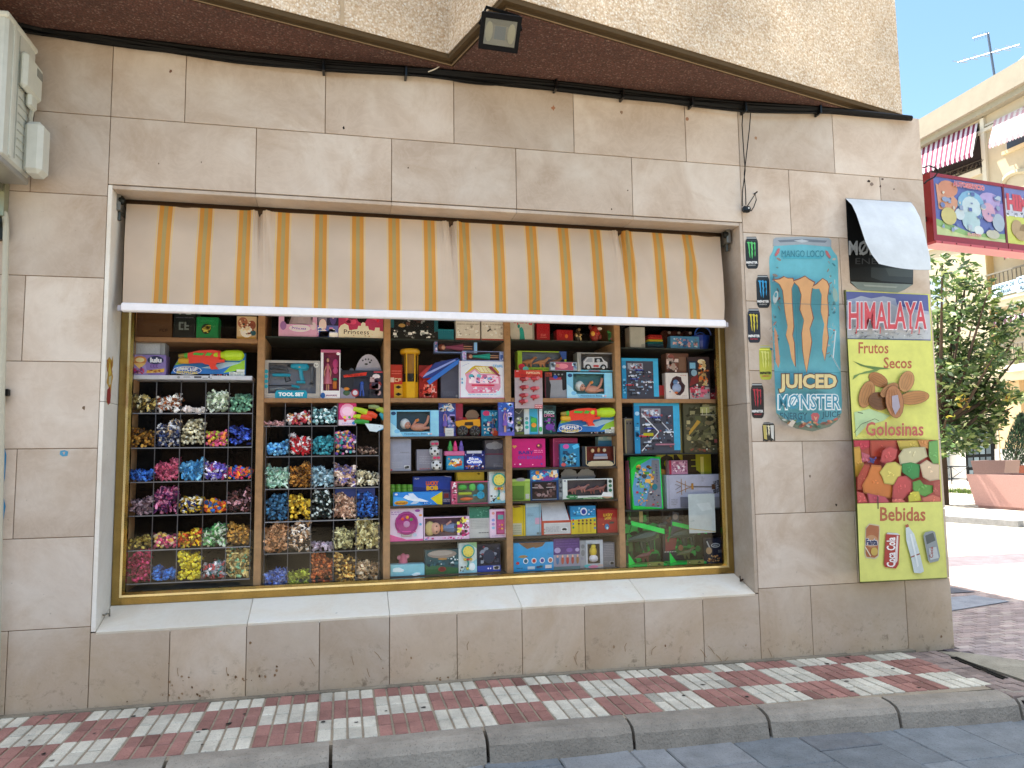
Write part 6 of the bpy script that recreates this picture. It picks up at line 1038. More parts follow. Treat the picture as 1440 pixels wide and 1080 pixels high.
pack('penguin_toy_box', 'white box with a dark cut-out and a pale blue penguin toy', 'toy box', 936.5, 524.5, 968, 'E2', '#d8ccc4', [('P', [(.18, .55), (.30, .80), (.48, .88), (.68, .84), (.72, .66), (.86, .52), (.80, .30), (.62, .14), (.46, .16), (.36, .30), (.20, .40)], '#3a1c24'), ('W', .65, .88, .92, .94, 1, '#c08878'), ('W', .7, .06, .92, .16, 2, '#b8a8a0'), ('E', .17, .28, .03, .02, '#2a3a6a')], toy=('toy_penguin', lambda m, w, h, d: (m.ell((-.04*w, -.004, .42*h), (.20*w, .016, .18*h), '#98a8c8', n=12, k=8), m.ell((-.08*w, -.004, .64*h), (.12*w, .012, .10*h), '#6888b0', n=12), m.ell((.0, -.012, .62*h), (.05*w, .008, .04*h), '#e8e0e8', n=8), m.ell((-.10*w, -.014, .24*h), (.08*w, .008, .04*h), '#d86a28', n=8))), d=.05, y=.302)
pack('plush_box', 'brown printed box lying on top of the penguin box', 'box', 937, 497, 968.5, 'E2b', '#6a4434', [('B', .0, .0, .55, 1, ['#8a4a40', '#b8a098', '#5a2a28', '#d8c0b8', '#3a2018'], 40, .08, .25), ('R', .55, .1, .98, .8, '#7a5844'), ('E', .3, .3, .1, .2, '#a89080')], d=.07, y=.33)
pack('race_set_box', 'busy box with a black race car emblem and ribbons, top right bay', 'toy box', 969, 502, 998.5, 'E2', '#3a2a2c', [('R', .0, .55, .40, .90, '#18283c'), ('R', .05, .72, .32, .86, '#7ab0c8'), ('E', .24, .62, .14, .08, '#88a8b8'), ('P', [(.45, .35), (.78, .32), (.82, .55), (.70, .78), (.50, .85)], '#b8945c'), ('P', [(0, .3), (.45, .4), (.4, .58), (.1, .5)], '#7a2a2a'), ('R', .0, .0, .95, .26, '#a89a98'), ('B', .0, .02, .95, .36, ['#c04050', '#e8e4e0', '#484048', '#d86a80', '#a8a0a0'], 50, .08, .28), ('B', .4, .3, .95, .95, ['#c8a870', '#5a4030', '#e8d0a8', '#2a1c1c', '#d87030'], 34, .05, .18)], d=.06, y=.30)
pack('red_label_box', 'small dark box with a red striped label at the end of the shelf', 'box', 998.5, 547, 1012, 'E2', '#2a1c20', [('R', .0, .0, 1, .62, '#a01c28'), ('B', .1, .1, .95, .6, ['#c8a8a8', '#5a5058'], 14, .1, .3)], d=.05, y=.32)
pack('small_grey_box', 'narrow grey box beside the second toy car pack', 'box', 878, 588, 890.5, 'E3', '#5c5650', [('L', [(.15, 0), (.15, .95), (.95, .95)], .02, '#a8945a'), ('E', .35, .85, .08, .03, '#222'), ('E', .7, .85, .08, .03, '#222')], d=.07, y=.325)
t = empty('glue_bottle', (PY(881.5, 585, .36).x, .375, SZ['E3']), 'small grey bottle standing behind the narrow grey box', 'bottle'); mb = MB(t.location); mb.lathe(t.location, [(.012, 0), (.012, .175), (.005, .19), (.005, .205), (.001, .206)], '#8a8c94', n=12); mb.build('body', 'plastic', t)
pack('toy_car_pack', 'clear bag of toy racing cars and tracks with bright blue edges, lower one', 'toy pack', 892, 566, 956, 'E3', '#40424e', carbag()+[('L', [(.15, .78), (.52, .42), (.14, .05)], .022, '#c8c8cc'), ('L', [(.45, .75), (.80, .40)], .022, '#b0b0b8'), ('R', .18, .34, .40, .40, '#a8a020'), ('R', .44, .16, .86, .19, '#a06878')], toy=('toy_cars', cars), d=.02, y=.30, card=True)
pack('yellow_strip_box', 'thin pale yellow box edge between two bagged toys', 'box', 955, 566, 959.5, 'E3', '#b0a060', [('L', [(0, .5), (1, .5)], .01, '#8a7c40')], d=.05, y=.34)
pack('soldier_pack', 'olive bag of camouflage toy vehicles near the gold frame', 'toy pack', 962, 567, 1013, 'E3', '#4a4834', [('B', .02, .02, .98, .98, ['#6a6848', '#34321e', '#88805a', '#a89c70', '#2a2818', '#7a6a4a', '#585838'], 120, .03, .12), ('P', [(.12, .35), (.45, .62), (.36, .66), (.12, .42)], '#b08a38'), ('L', [(.48, .9), (.8, .9)], .02, '#b8b090'), ('R', .45, .80, .70, .92, '#a8a468'), ('L', [(.45, .76), (.85, .76)], .012, '#c8c0a8'), ('L', [(.5, .76), (.5, .88)], .012, '#c8c0a8'), ('L', [(.62, .76), (.62, .9)], .012, '#c8c0a8'), ('B', .1, .0, .9, .1, ['#8a4a38', '#c8c4b0', '#6a6048'], 20, .2, .6), ('R', .80, .2, .95, .27, '#a05050')], d=.03, y=.30, card=True)
# E4
pack('track_set_box', 'green-edged box with a curved blue cartoon track picture', 'toy box', 889, 642, 932, 'E4', '#18c040', [('P', [(.05, .08), (.95, .02), (.96, .95), (.70, .97), (.35, .86), (.12, .66), (.02, .40)], '#5a90b8'), ('P', [(.40, .05), (.94, .04), (.94, .93), (.70, .93), (.62, .5)], '#75757e'), ('P', [(.20, .90), (.60, .98), (.2, 1), (.0, 1), (.0, .74)], '#1c9838'), ('B', .12, .35, .80, .85, ['#4a8a38', '#c07a28', '#60381c', '#88b848', '#e8b050', '#3a3a3a', '#b0b0b0'], 70, .03, .14), ('B', .12, .04, .9, .35, ['#b83040', '#e8e0d8', '#48a858', '#2a2a3a', '#d89848'], 34, .04, .14), ('E', .74, .42, .09, .06, '#1c6a78'), ('W', .80, .5, .86, .86, 12, '#2a3a58')], d=.05, y=.31, lean=4)
pack('yellow_one_box', 'yellow box with big dark ONE lettering at the back', 'game box', 924, 639, 1001, 'E4', '#a09a20', [('T', 'ONE', .05, .66, .72, 1.0, '#2c2410', 0, .08), ('P', [(.0, 0), (.2, 0), (.2, .7), (.0, .75)], '#a87838'), ('E', .62, .56, .2, .16, '#3a2a18'), ('R', .8, .3, .86, .95, '#d8cc70')], d=.05, y=.38)
SZ['E4b'] = PY(978, 667, .31).z; SHP['E4b'] = (978, 667)
pack('tower_model_box', 'white box lying sideways with a printed iron tower and black title', 'model box', 938, 667.5, 1018, 'E4', '#a8a8b8', [('T', 'EIFFEL', .88, .42, .94, .82, '#2a2830', -90, .05), ('T', 'TOWER', .81, .40, .87, .80, '#2a2830', -90, .05), ('L', [(.44, .64), (.78, .62)], .05, '#88848c'), ('L', [(.44, .64), (.80, .63)], .018, '#4a4248'), ('L', [(.16, .82), (.36, .66), (.44, .64), (.36, .60), (.16, .46)], .018, '#8a6030'), ('L', [(.32, .48), (.32, .82)], .018, '#9a7038'), ('L', [(.25, .40), (.25, .88)], .018, '#9a7038'), ('L', [(.14, .72), (.24, .66), (.14, .56)], .014, '#5a5058'), ('R', .42, .56, .46, .74, '#a87838'), ('R', .78, .55, .84, .70, '#5a3c28'), ('W', .60, .78, .66, .95, 3, '#8c8c98'), ('R', .22, .04, .40, .34, '#6c6c78'), ('W', .06, .1, .18, .3, 4, '#8c8c98'), ('P', [(.5, 0), (1, .0), (1, .32), (.5, .32)], '#8e8e98'), ('L', [(.03, 0), (.03, 1)], .012, '#8a8a96')], d=.08, y=.305)
pack('pink_party_box', 'small pink patterned box standing on the tower model box', 'box', 941, 647.5, 967, 'E4b', '#b07a90', [('R', 0, 0, .12, 1, '#a02040'), ('B', .14, .1, .98, .95, ['#d8a8b8', '#8a4a68', '#e8d0d8', '#985070'], 60, .06, .2), ('E', .5, .5, .06, .12, '#f0e8e8')], d=.05, y=.33)
pack('orange_clown_box', 'narrow pink and orange cartoon box behind the green track box', 'box', 884.5, 648, 892, 'E4', '#a86890', [('B', .0, .2, 1, 1, ['#d88838', '#b83a5a', '#d8a0b8', '#8a3a28', '#e8c8d0'], 30, .06, .2)], d=.05, y=.345)
# E5
def greenpack(label, a, b_, top, tag_px, y, seed):
    rn = random.Random(seed); z0 = SZ['E5']; x0, x1 = PY(a, 790, y).x, PY(b_, 790, y).x; zt = PY((a+b_)/2, top, y).z; w_, h = x1-x0, zt-z0
    t = empty('dinosaur_pack', ((x0+x1)/2, y, z0), label, 'toy pack', 'green framed dinosaur packs'); g = '#14d050'
    mb = MB(); mb.box(-w_/2, .0, 0, w_/2, .08, .012, '#10b040'); mb.geo([(-w_/2, 0, .012), (-w_/2+.05*w_, 0, .012), (-w_/2+.22*w_, .03, .06*h), (-w_/2, .0, .30*h)], [(0, 1, 2, 3)], g)
    mb.geo([(-w_/2+.12*w_, .015, h*.97), (-w_/2+.12*w_, .015, h*.88), (w_/2, .02, h*.66), (w_/2, .02, h*.77)], [(0, 1, 2, 3)], g); mb.geo([(-w_/2+.12*w_, .015, h*.90), (-w_/2+.15*w_, .02, h*.90), (-w_/2+.04*w_, .03, h*.5), (-w_/2, .03, h*.52)], [(0, 3, 2, 1)], '#0a6a2c')
    mb.box(-w_/2, .082, .0, w_/2, .085, h*.9, '#0c2a16')
    draw(mb, Face((-w_/2, .0815, 0), (w_, 0, 0), (0, 0, h*.9)), [('B', 0, .05, 1, 1, ['#1c8a3a', '#0c3a1c', '#28b050', '#081c10', '#3a6a30', '#14602c'], 70, .06, .28)], seed); mb.build('frame', 'print', t)
    mb = MB(); dino(['#33483a', '#5c6a40'], seed, 1)(mb, w_*1.1, h*.9, 0)
    mb.v = [(v[0], v[1]+.02, v[2]+.18*h) for v in mb.v]; mb.build('toy_dinosaur', 'plastic', t)
    mb = MB(); dino(['#6a3c34'] if seed % 2 else ['#5a6038'], seed, 1)(mb, w_*.9, h*.42, 0); mb.v = [(v[0]-.06*w_, v[1], v[2]+.02*h) for v in mb.v]; mb.build('toy_dinosaur', 'plastic', t)
    mb = MB(); p0 = (tag_px-a)/(b_-a)-.5; mb.box(p0*w_, -.003, .001, p0*w_+.42*w_, 0, .022, '#8a8a42')
    fc = Face((p0*w_, -.003, .001), (.42*w_, 0, 0), (0, 0, .021)); draw(mb, fc, [('E', .14, .5, .09, .3, '#3a3c18'), ('E', .14, .5, .06, .2, '#b0b068'), ('P', [(.6, .2), (.85, .3), (.7, .8)], '#3a3c18')]); mb.build('price_label', 'print', t)
greenpack('green framed pack with dark dinosaurs, left one, beside the fourth upright', 884, 938, 730, 910, .30, 1)
greenpack('green framed pack with dark dinosaurs, right one, behind the sheet of pale paper', 942, 998, 731, 966, .305, 2)
pack('green_leaf_pack', 'dark green foil pack rising behind the left dinosaur pack', 'toy pack', 883, 716.5, 913, 'E5', '#0c4a20', [('B', .0, .3, 1, 1, ['#1c8a3a', '#083018', '#2aa04a', '#0c2a14'], 60, .05, .3), ('R', .55, .6, .72, .98, '#b8b078')], d=.02, y=.39)
pack('photo_box', 'dark box showing a grey and pink figure between the dinosaur packs', 'box', 932, 718, 962, 'E5', '#2c2c34', [('P', [(.42, .55), (.72, .60), (.80, .95), (.50, .98)], '#6a7080'), ('E', .62, .88, .12, .06, '#b0a8a8'), ('P', [(.35, .45), (.85, .52), (.92, .78), (.40, .82)], '#5c6478'), ('P', [(.10, .22), (.55, .25), (.70, .52), (.12, .55)], '#8a3c40'), ('W', .05, .19, .6, .24, 1, '#c8c0c0'), ('E', .82, .28, .12, .06, '#b0785a'), ('B', .0, .5, .4, 1, ['#5a4038', '#3a4858', '#18181c'], 16, .05, .2)], d=.03, y=.385)
pack('navy_insect_box', 'dark navy box with a white oval logo and orange insects, by the right frame', 'toy box', 994, 757, 1020, 'E5', '#101830', [('E', .48, .72, .24, .09, '#c8ccd0'), ('E', .48, .72, .20, .06, '#101830'), ('S', .36, .69, .6, .75, '#c8ccd0'), ('B', .0, .04, .7, .34, ['#a86838', '#c89050', '#5a3820', '#d8b070'], 40, .08, .24), ('W', .6, .42, .95, .55, 2, '#888a90'), ('L', [(.0, .9), (.22, .5)], .05, '#b0b4b8'), ('E', .10, .52, .16, .14, '#a88a68')], d=.04, y=.295)
pz0, pz1 = PY(969, 750, .24), PY(1004, 694, .24)  # pale card painted as the reflection of white paper in the pane
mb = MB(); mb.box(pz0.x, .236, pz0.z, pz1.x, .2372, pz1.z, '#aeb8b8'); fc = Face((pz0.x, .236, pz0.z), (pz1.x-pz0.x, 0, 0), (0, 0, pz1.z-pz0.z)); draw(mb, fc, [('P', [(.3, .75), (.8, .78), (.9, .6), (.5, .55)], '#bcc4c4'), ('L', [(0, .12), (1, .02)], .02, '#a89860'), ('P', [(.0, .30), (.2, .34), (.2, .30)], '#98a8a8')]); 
tag(mb.build('reflection_card', 'print'), 'blank pale paper notice stuck inside the glass at the lower right', 'notice')

# ================================================================ AWNING
W_ = empty('striped_awning', (.5, .05, 2.2), 'orange and cream striped roll-down awning with a white front bar over the shop window', 'awning'); WO = W_.location
ta, tb = PY(178, 288, .13), PY(1012.5, 332, .13); ba, bb = PY(163, 424, .06), PY(1025.5, 450, .06)
x0b, x1b = PY(172.5, 424, .06).x, PY(1018, 448, .06).x; x0t, x1t, zt = ta.x, tb.x, (ta.z+tb.z)/2; zb = (ba.z+bb.z)/2-.01
sa, sb = PY(220.7, 420, .0).x, PY(985, 440, .0).x; SP = (sb-sa)/15
mt, n, l, b = newmat('awning_fabric')
tc = n.new('ShaderNodeAttribute'); tc.attribute_name = 'Col'; sx = n.new('ShaderNodeSeparateColor'); l.new(tc.outputs['Color'], sx.inputs[0])
rp = n.new('ShaderNodeValToRGB'); rp.color_ramp.interpolation = 'LINEAR'; el = rp.color_ramp.elements
cream, org, yel, olv = C('#e8d2bc'), C('#e6a450'), C('#f4d498'), C('#c4ac74')
stops = [(0, olv), (.045, olv), (.055, org), (.155, org), (.165, cream), (.18, yel), (.20, yel), (.215, cream), (.5, cream)]
stops = [(p*2, c) for p, c in stops]
while len(el) < len(stops): el.new(.5)
for e, (p, c) in zip(el, stops): e.position = p; e.color = (*c, 1)
l.new(sx.outputs[0], rp.inputs[0])
to = n.new('ShaderNodeTexCoord'); ns = n.new('ShaderNodeTexNoise'); ns.inputs['Scale'].default_value = 3; ns.inputs['Detail'].default_value = 6; l.new(to.outputs['Object'], ns.inputs['Vector'])
mr = n.new('ShaderNodeMapRange'); mr.inputs[1].default_value = .3; mr.inputs[2].default_value = .7; mr.inputs[3].default_value = .86; mr.inputs[4].default_value = 1.04; l.new(ns.outputs[0], mr.inputs[0])
vm = n.new('ShaderNodeVectorMath'); vm.operation = 'SCALE'; l.new(rp.outputs[0], vm.inputs[0]); l.new(mr.outputs[0], vm.inputs['Scale']); l.new(vm.outputs[0], b.inputs['Base Color'])
b.inputs['Roughness'].default_value = .8; b.inputs['Specular IOR Level'].default_value = .2
tr = n.new('ShaderNodeBsdfTranslucent'); l.new(vm.outputs[0], tr.inputs[0]); ms = n.new('ShaderNodeMixShader'); ms.inputs[0].default_value = .25
l.new(b.outputs[0], ms.inputs[1]); l.new(tr.outputs[0], ms.inputs[2]); l.new(ms.outputs[0], n['Material Output'].inputs[0])
wv = n.new('ShaderNodeTexWave'); wv.inputs['Scale'].default_value = 260; l.new(to.outputs['Object'], wv.inputs['Vector']); bp = n.new('ShaderNodeBump'); bp.inputs['Strength'].default_value = .08; l.new(wv.outputs[0], bp.inputs['Height']); l.new(bp.outputs[0], b.inputs['Normal'])
NX, NZ = 900, 40; V = []; F = []; me_c = []
seams = [PY(365, 300, .12).x, PY(634, 315, .12).x, PY(872, 330, .12).x]
for j in range(NZ+1):
    v = j/NZ
    for i in range(NX+1):
        u = i/NX; xl = x0t+(x0b-x0t)*v; x = xl+u*(x1t+(x1b-x1t)*v-xl)
        y = .128*(1-v)+.062*v - .012*math.sin(math.pi*v); z = zt*(1-v)+zb*v
        dsp = .010*noise.noise(Vector((x*2.2, v*1.3, 3)))+.007*noise.noise(Vector((x*6-v*2, v*2.0, 8)))
        for k, s in enumerate(seams):
            f = max(0, 1-v*1.15); dx = x-s-.02*v*(1 if k != 0 else .6)
            dsp += -.024*math.exp(-(dx/.011)**2)*f + .022*math.exp(-((dx-.035-.05*v)/.016)**2)*f + .014*math.exp(-((dx+.03+.03*v)/.014)**2)*f-.016*math.exp(-((dx-.075-.14*v)/.03)**2)*(1-v)**.5*v*3*(1-v)
            dsp += .006*math.sin(dx*420)*math.exp(-(dx/.05)**2)*f*f
        dsp += .010*math.exp(-((x-1.78-.25*v)/.05)**2)*math.sin(math.pi*v)-.010*math.exp(-((x-1.68-.3*v)/.04)**2)*math.sin(math.pi*v)
        V.append((x, y-dsp, z)); me_c.append((x-sa)/SP)
for j in range(NZ):
    for i in range(NX): a = j*(NX+1)+i; F.append((a, a+1, a+NX+2, a+NX+1))
me = bpy.data.meshes.new('fabric'); me.from_pydata([tuple(Vector(v)-WO) for v in V], [], F)
ca = me.color_attributes.new('Col', 'FLOAT_COLOR', 'POINT'); buf = []
for q_ in me_c: fr = abs(q_-round(q_)) if -.5 < q_ < 15.5 else .5; buf += [min(1, fr*2), 0, 0, 1]
ca.data.foreach_set('color', buf); me.materials.append(MATS['awning_fabric']); me.polygons.foreach_set('use_smooth', [True]*len(me.polygons))
o = bpy.data.objects.new('fabric', me); scene.collection.objects.link(o); o.parent = W_
barx0, barx1 = PY(171, 428, .05).x, PY(1019.5, 452, .05).x; zbar = zb-.012
mb = MB(WO); mb.cbox(barx0, .034, zbar-.024, barx1, .068, zbar+.016, '#dcdade', b=.006); mb.build('front_bar', 'plastic', W_)
for sx_, xx in ((-1, barx0), (1, barx1)):
    mb = MB(WO); mb.cbox(min(xx, xx+sx_*.016), .040, zbar-.022, max(xx, xx+sx_*.016), .062, zbar+.004, '#9a98a0', b=.003); mb.build('bar_cap', 'plastic', W_)
mb = MB(WO); mb.tube([(x0t-.01, .165, zt+.005), (x1t+.01, .165, zt+.005)], .034, '#4a3a2c', n=16); mb.build('roller', 'metal', W_)
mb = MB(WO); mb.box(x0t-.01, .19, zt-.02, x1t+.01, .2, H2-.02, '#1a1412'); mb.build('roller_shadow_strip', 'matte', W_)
for sx_, xx in ((-1, x0t), (1, x1t)):
    mb = MB(WO); e = xx+sx_*.022
    mb.cbox(e-.012, .07, zt-.05, e+.012, .19, zt+.055, '#8a8a86', b=.003); mb.tube([(e, .10, zt+.02), (e, .10, zt-.09)], .010, '#55554f', n=8)
    mb.geo([(e-.012, .05, zt+.055), (e-sx_*.085, .07, zt+.035), (e-sx_*.085, .14, zt+.045), (e-.012, .16, zt+.06), (e-.012, .05, zt+.048), (e-sx_*.085, .07, zt+.028), (e-sx_*.085, .14, zt+.038), (e-.012, .16, zt+.053)], [(0, 1, 2, 3), (7, 6, 5, 4), (0, 4, 5, 1), (1, 5, 6, 2)], '#a8a8a0')
    mb.ell((e-sx_*.01, .085, zt), (.02, .018, .022), '#2a2c2a'); mb.build('bracket', 'metal', W_)
    mb = MB(WO); e2 = x0b+.02 if sx_ < 0 else x1b-.02; mb.tube([(e2, .15, zt-.03), (e2, .13, zb+.12), (e2, .08, zbar)], .008, '#5a5450', n=8); mb.build('side_arm', 'metal', W_)
# the two little hooks on the sill
for px, py, lb, c in ((154, 863, 'small bent metal hook at the left end of the sill', '#8a8880'), (1041, 813, 'small dark metal hook at the right end of the sill', '#3a2a20')):
    p = PY(px, py, .12); zs = H3+.34*.12; p = Vector((p.x, .12, zs)); mb = MB(p)
    mb.tube([p, p+V3((.003, -.012, .012)), p+V3((-.002, -.03, .016)), p+V3((-.016, -.036, .012))], .004, c, n=7); mb.tube([p+V3((0, 0, -.01)), p+V3((0, .002, .03))], .0028, c, n=6); mb.ell(p+V3((-.012, -.034, .013)), (.008, .006, .005), c, n=8, k=5)
    tag(mb.build('awning_hook', 'metal'), lb, 'hook')

# ================================================================ ON THE STONE WALL
def rel(cx, cy, a, b_, ang, n=16): 
    ca, sa_ = math.cos(R(ang)), math.sin(R(ang)); return [(cx+a*math.cos(i*6.2832/n)*ca-b_*math.sin(i*6.2832/n)*sa_, cy+a*math.cos(i*6.2832/n)*sa_+b_*math.sin(i*6.2832/n)*ca) for i in range(n)]
def xf(pts, ox, oy, s): return [(ox+a/s, oy+b_/s) for a, b_ in pts]
def prism_wall(mb, pts, y0, y1, col): q_ = [(PY(*p, 0).x, PY(*p, 0).z) for p in pts]; mb.prism(q_, y0, y1, col)
cc = lambda pts: xf(pts, 1030, 320, 3.376)
can = cc([(195, 55), (205, 48), (330, 44), (455, 50), (468, 60), (468, 95), (480, 115), (496, 135), (500, 160), (506, 400), (512, 640), (519, 830), (517, 880), (500, 915), (462, 945), (380, 968), (300, 953), (228, 912), (208, 880), (206, 850), (196, 620), (186, 400), (174, 165), (176, 138), (190, 115), (196, 90)])
claw1 = [(198, 250), (225, 246), (246, 234), (262, 242), (285, 242), (292, 262), (280, 290), (283, 370), (290, 470), (284, 510), (292, 545), (297, 660), (280, 620), (270, 560), (254, 510), (262, 470), (250, 400), (240, 300), (225, 270)]
claw2 = [(290, 256), (320, 245), (345, 232), (362, 246), (388, 262), (378, 285), (372, 320), (370, 370), (382, 430), (366, 480), (375, 540), (366, 600), (352, 688), (342, 640), (334, 580), (330, 500), (340, 440), (322, 390), (328, 320), (316, 282)]
claw3 = [(374, 285), (402, 268), (428, 243), (448, 256), (458, 280), (450, 330), (454, 400), (448, 470), (454, 520), (438, 630), (426, 580), (428, 520), (436, 460), (420, 400), (424, 320), (412, 290), (392, 292)]
t = empty('can_poster', PY(1132, 470, 0), 'tall turquoise drink can poster with orange claw marks glued to the stone wall', 'poster'); T0 = Vector(t.location)
mb = MB(T0); prism_wall(mb, can, -.0015, -.0002, '#66b4c4'); wf = WFace(-.002)
def off(pts, k): 
    c = [sum(p[i] for p in pts)/len(pts) for i in (0, 1)]; return pts
ops = [('P', cc([(195, 55), (205, 48), (330, 44), (455, 50), (468, 60), (470, 92), (330, 80), (192, 88)]), '#9aa4ae'), ('P', cc([(215, 60), (330, 54), (450, 62), (440, 72), (330, 66), (225, 70)]), '#6f7a86'), ('P', cc([(290, 62), (330, 56), (365, 64), (330, 72)]), '#b8c0c8'),
 ('P', cc([(240, 135), (425, 135), (425, 148), (240, 148)]), '#4aa6bc'),
 ('P', cc([(200, 130), (215, 100), (226, 98), (222, 120), (206, 138)]), '#b86a6c'), ('P', cc([(440, 108), (452, 112), (468, 140), (462, 148), (446, 130)]), '#b86a6c'), ('T', 'MANGO LOCO', *cc([(234, 140)])[0], *cc([(436, 108)])[0], '#2e7f94', 0, .0)]
rn = random.Random(5)
for side, x0 in ((0, 184), (1, 452)):
    for i in range(46):
        a, b_ = x0+rn.uniform(0, 40), rn.uniform(150, 640); c = rn.choice(['#7ab0b8', '#3a7a88', '#a8a8a0', '#8a7a70', '#5a8a90', '#b0b8b8', '#a87060'])
        if rn.random() < .5: ops.append(('L', cc([(a, b_), (a+rn.uniform(-10, 10), b_+rn.uniform(8, 26))]), rn.uniform(.4, 1.1), c))
        else: ops.append(('P', cc(rel(a, b_, rn.uniform(2, 7), rn.uniform(4, 14), rn.uniform(0, 180), 8)), c))
ops += [('P', cc([(198, 470), (212, 500), (226, 640), (218, 668), (206, 640), (200, 540)]), '#b88464'), ('L', cc([(490, 490), (478, 620), (500, 660)]), 1.6, '#c0ccd0'), ('L', cc([(478, 620), (512, 680)]), 1.2, '#8aa0a8'), ('P', cc(rel(205, 330, 12, 30, 10)), '#a8b4b4'), ('P', cc(rel(488, 320, 12, 34, -8)), '#8ca8a0'), ('P', cc(rel(206, 320, 6, 12, 10)), '#4a8a98')]
for cl in (claw1, claw2, claw3):
    c = cc(cl); m_ = [sum(p[i] for p in c)/len(c) for i in (0, 1)]; ops.append(('P', [(m_[0]+(p[0]-m_[0])*1.16, m_[1]+(p[1]-m_[1])*1.025) for p in c], '#7a4a3a'))
for cl in (claw1, claw2, claw3): ops.append(('P', cc(cl), '#cf9c68'))
ops += [('L', cc([(182, 358), (508, 368)]), .5, '#2f7484'), ('L', cc([(202, 685), (516, 690)]), .6, '#2f7484'), ('L', cc([(298, 360), (312, 688)]), .5, '#3488a0'),
 ('T', 'JUICED', *cc([(216, 788)])[0], *cc([(502, 690)])[0], '#5a4038', 0, .09), ('T', 'JUICED', *cc([(222, 783)])[0], *cc([(496, 695)])[0], '#dcc890', 0, .045),
 ('T', 'MØNSTER', *cc([(213, 870)])[0], *cc([(518, 786)])[0], '#e0e8ea', 0, .07), ('T', 'MØNSTER', *cc([(220, 862)])[0], *cc([(511, 792)])[0], '#3a8aa4', 0, .005),
 ('T', 'ENERGY', *cc([(226, 912)])[0], *cc([(356, 878)])[0], '#1f5a6c', 0, .02), ('T', 'JUICE', *cc([(424, 910)])[0], *cc([(512, 872)])[0], '#1f5a6c', 0, .02), ('P', cc([(372, 890), (382, 880), (404, 880), (414, 892), (404, 922), (390, 934), (378, 916)]), '#b8565a'), ('P', cc([(384, 892), (396, 902), (404, 896), (396, 918)]), '#d8a080')]
ops += [('P', cc([(208, 880), (228, 912), (300, 953), (380, 968), (462, 945), (500, 915), (517, 880), (480, 912), (430, 925), (370, 938), (300, 925), (250, 908)]), '#6f7a6a')]
for i in range(34):
    a = rn.uniform(225, 500); ops.append(('P', cc(rel(a, 905+42*math.sin((a-205)/310*3.14)*rn.uniform(.5, 1.0)+rn.uniform(-6, 4), rn.uniform(6, 15), rn.uniform(3, 7), rn.uniform(-40, 40), 8)), rn.choice(['#b05a4a', '#5a7a4a', '#c08a60', '#8a5a4a', '#3a6a5a', '#a8b0a8'])))
ops += [('P', cc([(262, 938), (285, 912), (300, 922), (284, 948)]), '#c8bcac')]
draw(mb, wf, ops, 5); mb.build('poster_sheet', 'sticker', t)
# small can stickers
def small_can(label, x0, y0, x1, y1, body, claw, txt, torn=False):
    t = empty('can_sticker', PY((x0+x1)/2, (y0+y1)/2, 0), label, 'sticker', 'can stickers beside the window'); mb = MB(t.location); W, H = x1-x0, y1-y0
    q = lambda u, v: (x0+u*W+.06*W*v, y0+v*H)
    full = [(.10, .0), (.86, .0), (.90, .06), (.98, .12), (1, .2), (1, .88), (.93, .96), (.82, 1), (.18, 1), (.07, .96), (.0, .88), (-.02, .2), (.02, .12), (.10, .06)]
    if torn: full = [(.10, .0), (.5, -.02), (.9, .05), (.98, .14), (1, .2), (1, .98), (.8, .94), (.7, .99), (.5, .94), (.3, 1), (.1, .95), (0, .99), (-.02, .2), (.02, .12)]
    prism_wall(mb, [q(*p) for p in full], -.0012, -.0002, body); wf = WFace(-.0016, .0003)
    sc_ = lambda cl: [q((a-180)/330*.9+.05, .14+(b_-225)/460*.56) for a, b_ in cl]
    o = [('P', [q(.08, .02), (q(.88, .02)), q(.88, .055), q(.08, .055)], '#a8acb0'), ('P', [q(.02, .10), q(.98, .10), q(.98, .13), q(.02, .13)], tuple(v*1.8+.02 for v in C(body)))]
    o += [('P', sc_(cl), claw) for cl in (claw1, claw2, claw3)]
    if not torn: o += [('T', 'MØNSTER', *q(.03, .84), *q(.95, .76), '#e8e8e8' if body != '#b8bc40' else '#2a2a10', 0, .05), ('T', txt, *q(.2, .91), *q(.8, .87), '#b8b8b8' if 'C' in txt or txt == 'ENERGY' else '#c03040', 0, .02)]
    else: o += [('P', [q(.05, .14), q(.3, .14), q(.35, .9), q(.1, .85)], '#c0b060'), ('P', [q(.65, .14), q(.95, .14), q(.9, .9), q(.7, .8)], '#d8d8d4')]
    draw(mb, wf, o); mb.build('sticker_sheet', 'sticker', t)
small_can('small black can sticker with green claw marks, top of the column', 1048, 333, 1065.5, 378, '#15191c', '#5cc870', 'ENERGY')
small_can('small black can sticker with blue claw marks', 1063.5, 387, 1081.5, 433, '#141a20', '#38a0d8', 'ENERGY')
small_can('small dark blue can sticker with yellow claw marks', 1051, 434, 1068.5, 482, '#161c2c', '#d0c038', 'RIPPER')
small_can('small pale yellow-green can sticker', 1067.5, 486, 1084.5, 534, '#b8bc40', '#dce080', 'LEMON')
small_can('small black can sticker with red claw marks', 1056, 539, 1073.5, 588, '#1a1014', '#b02838', 'ASSAULT')
small_can('half torn black, white and gold can sticker, lowest of the column', 1072, 594, 1089, 621, '#22201c', '#e8e0c0', '', True)
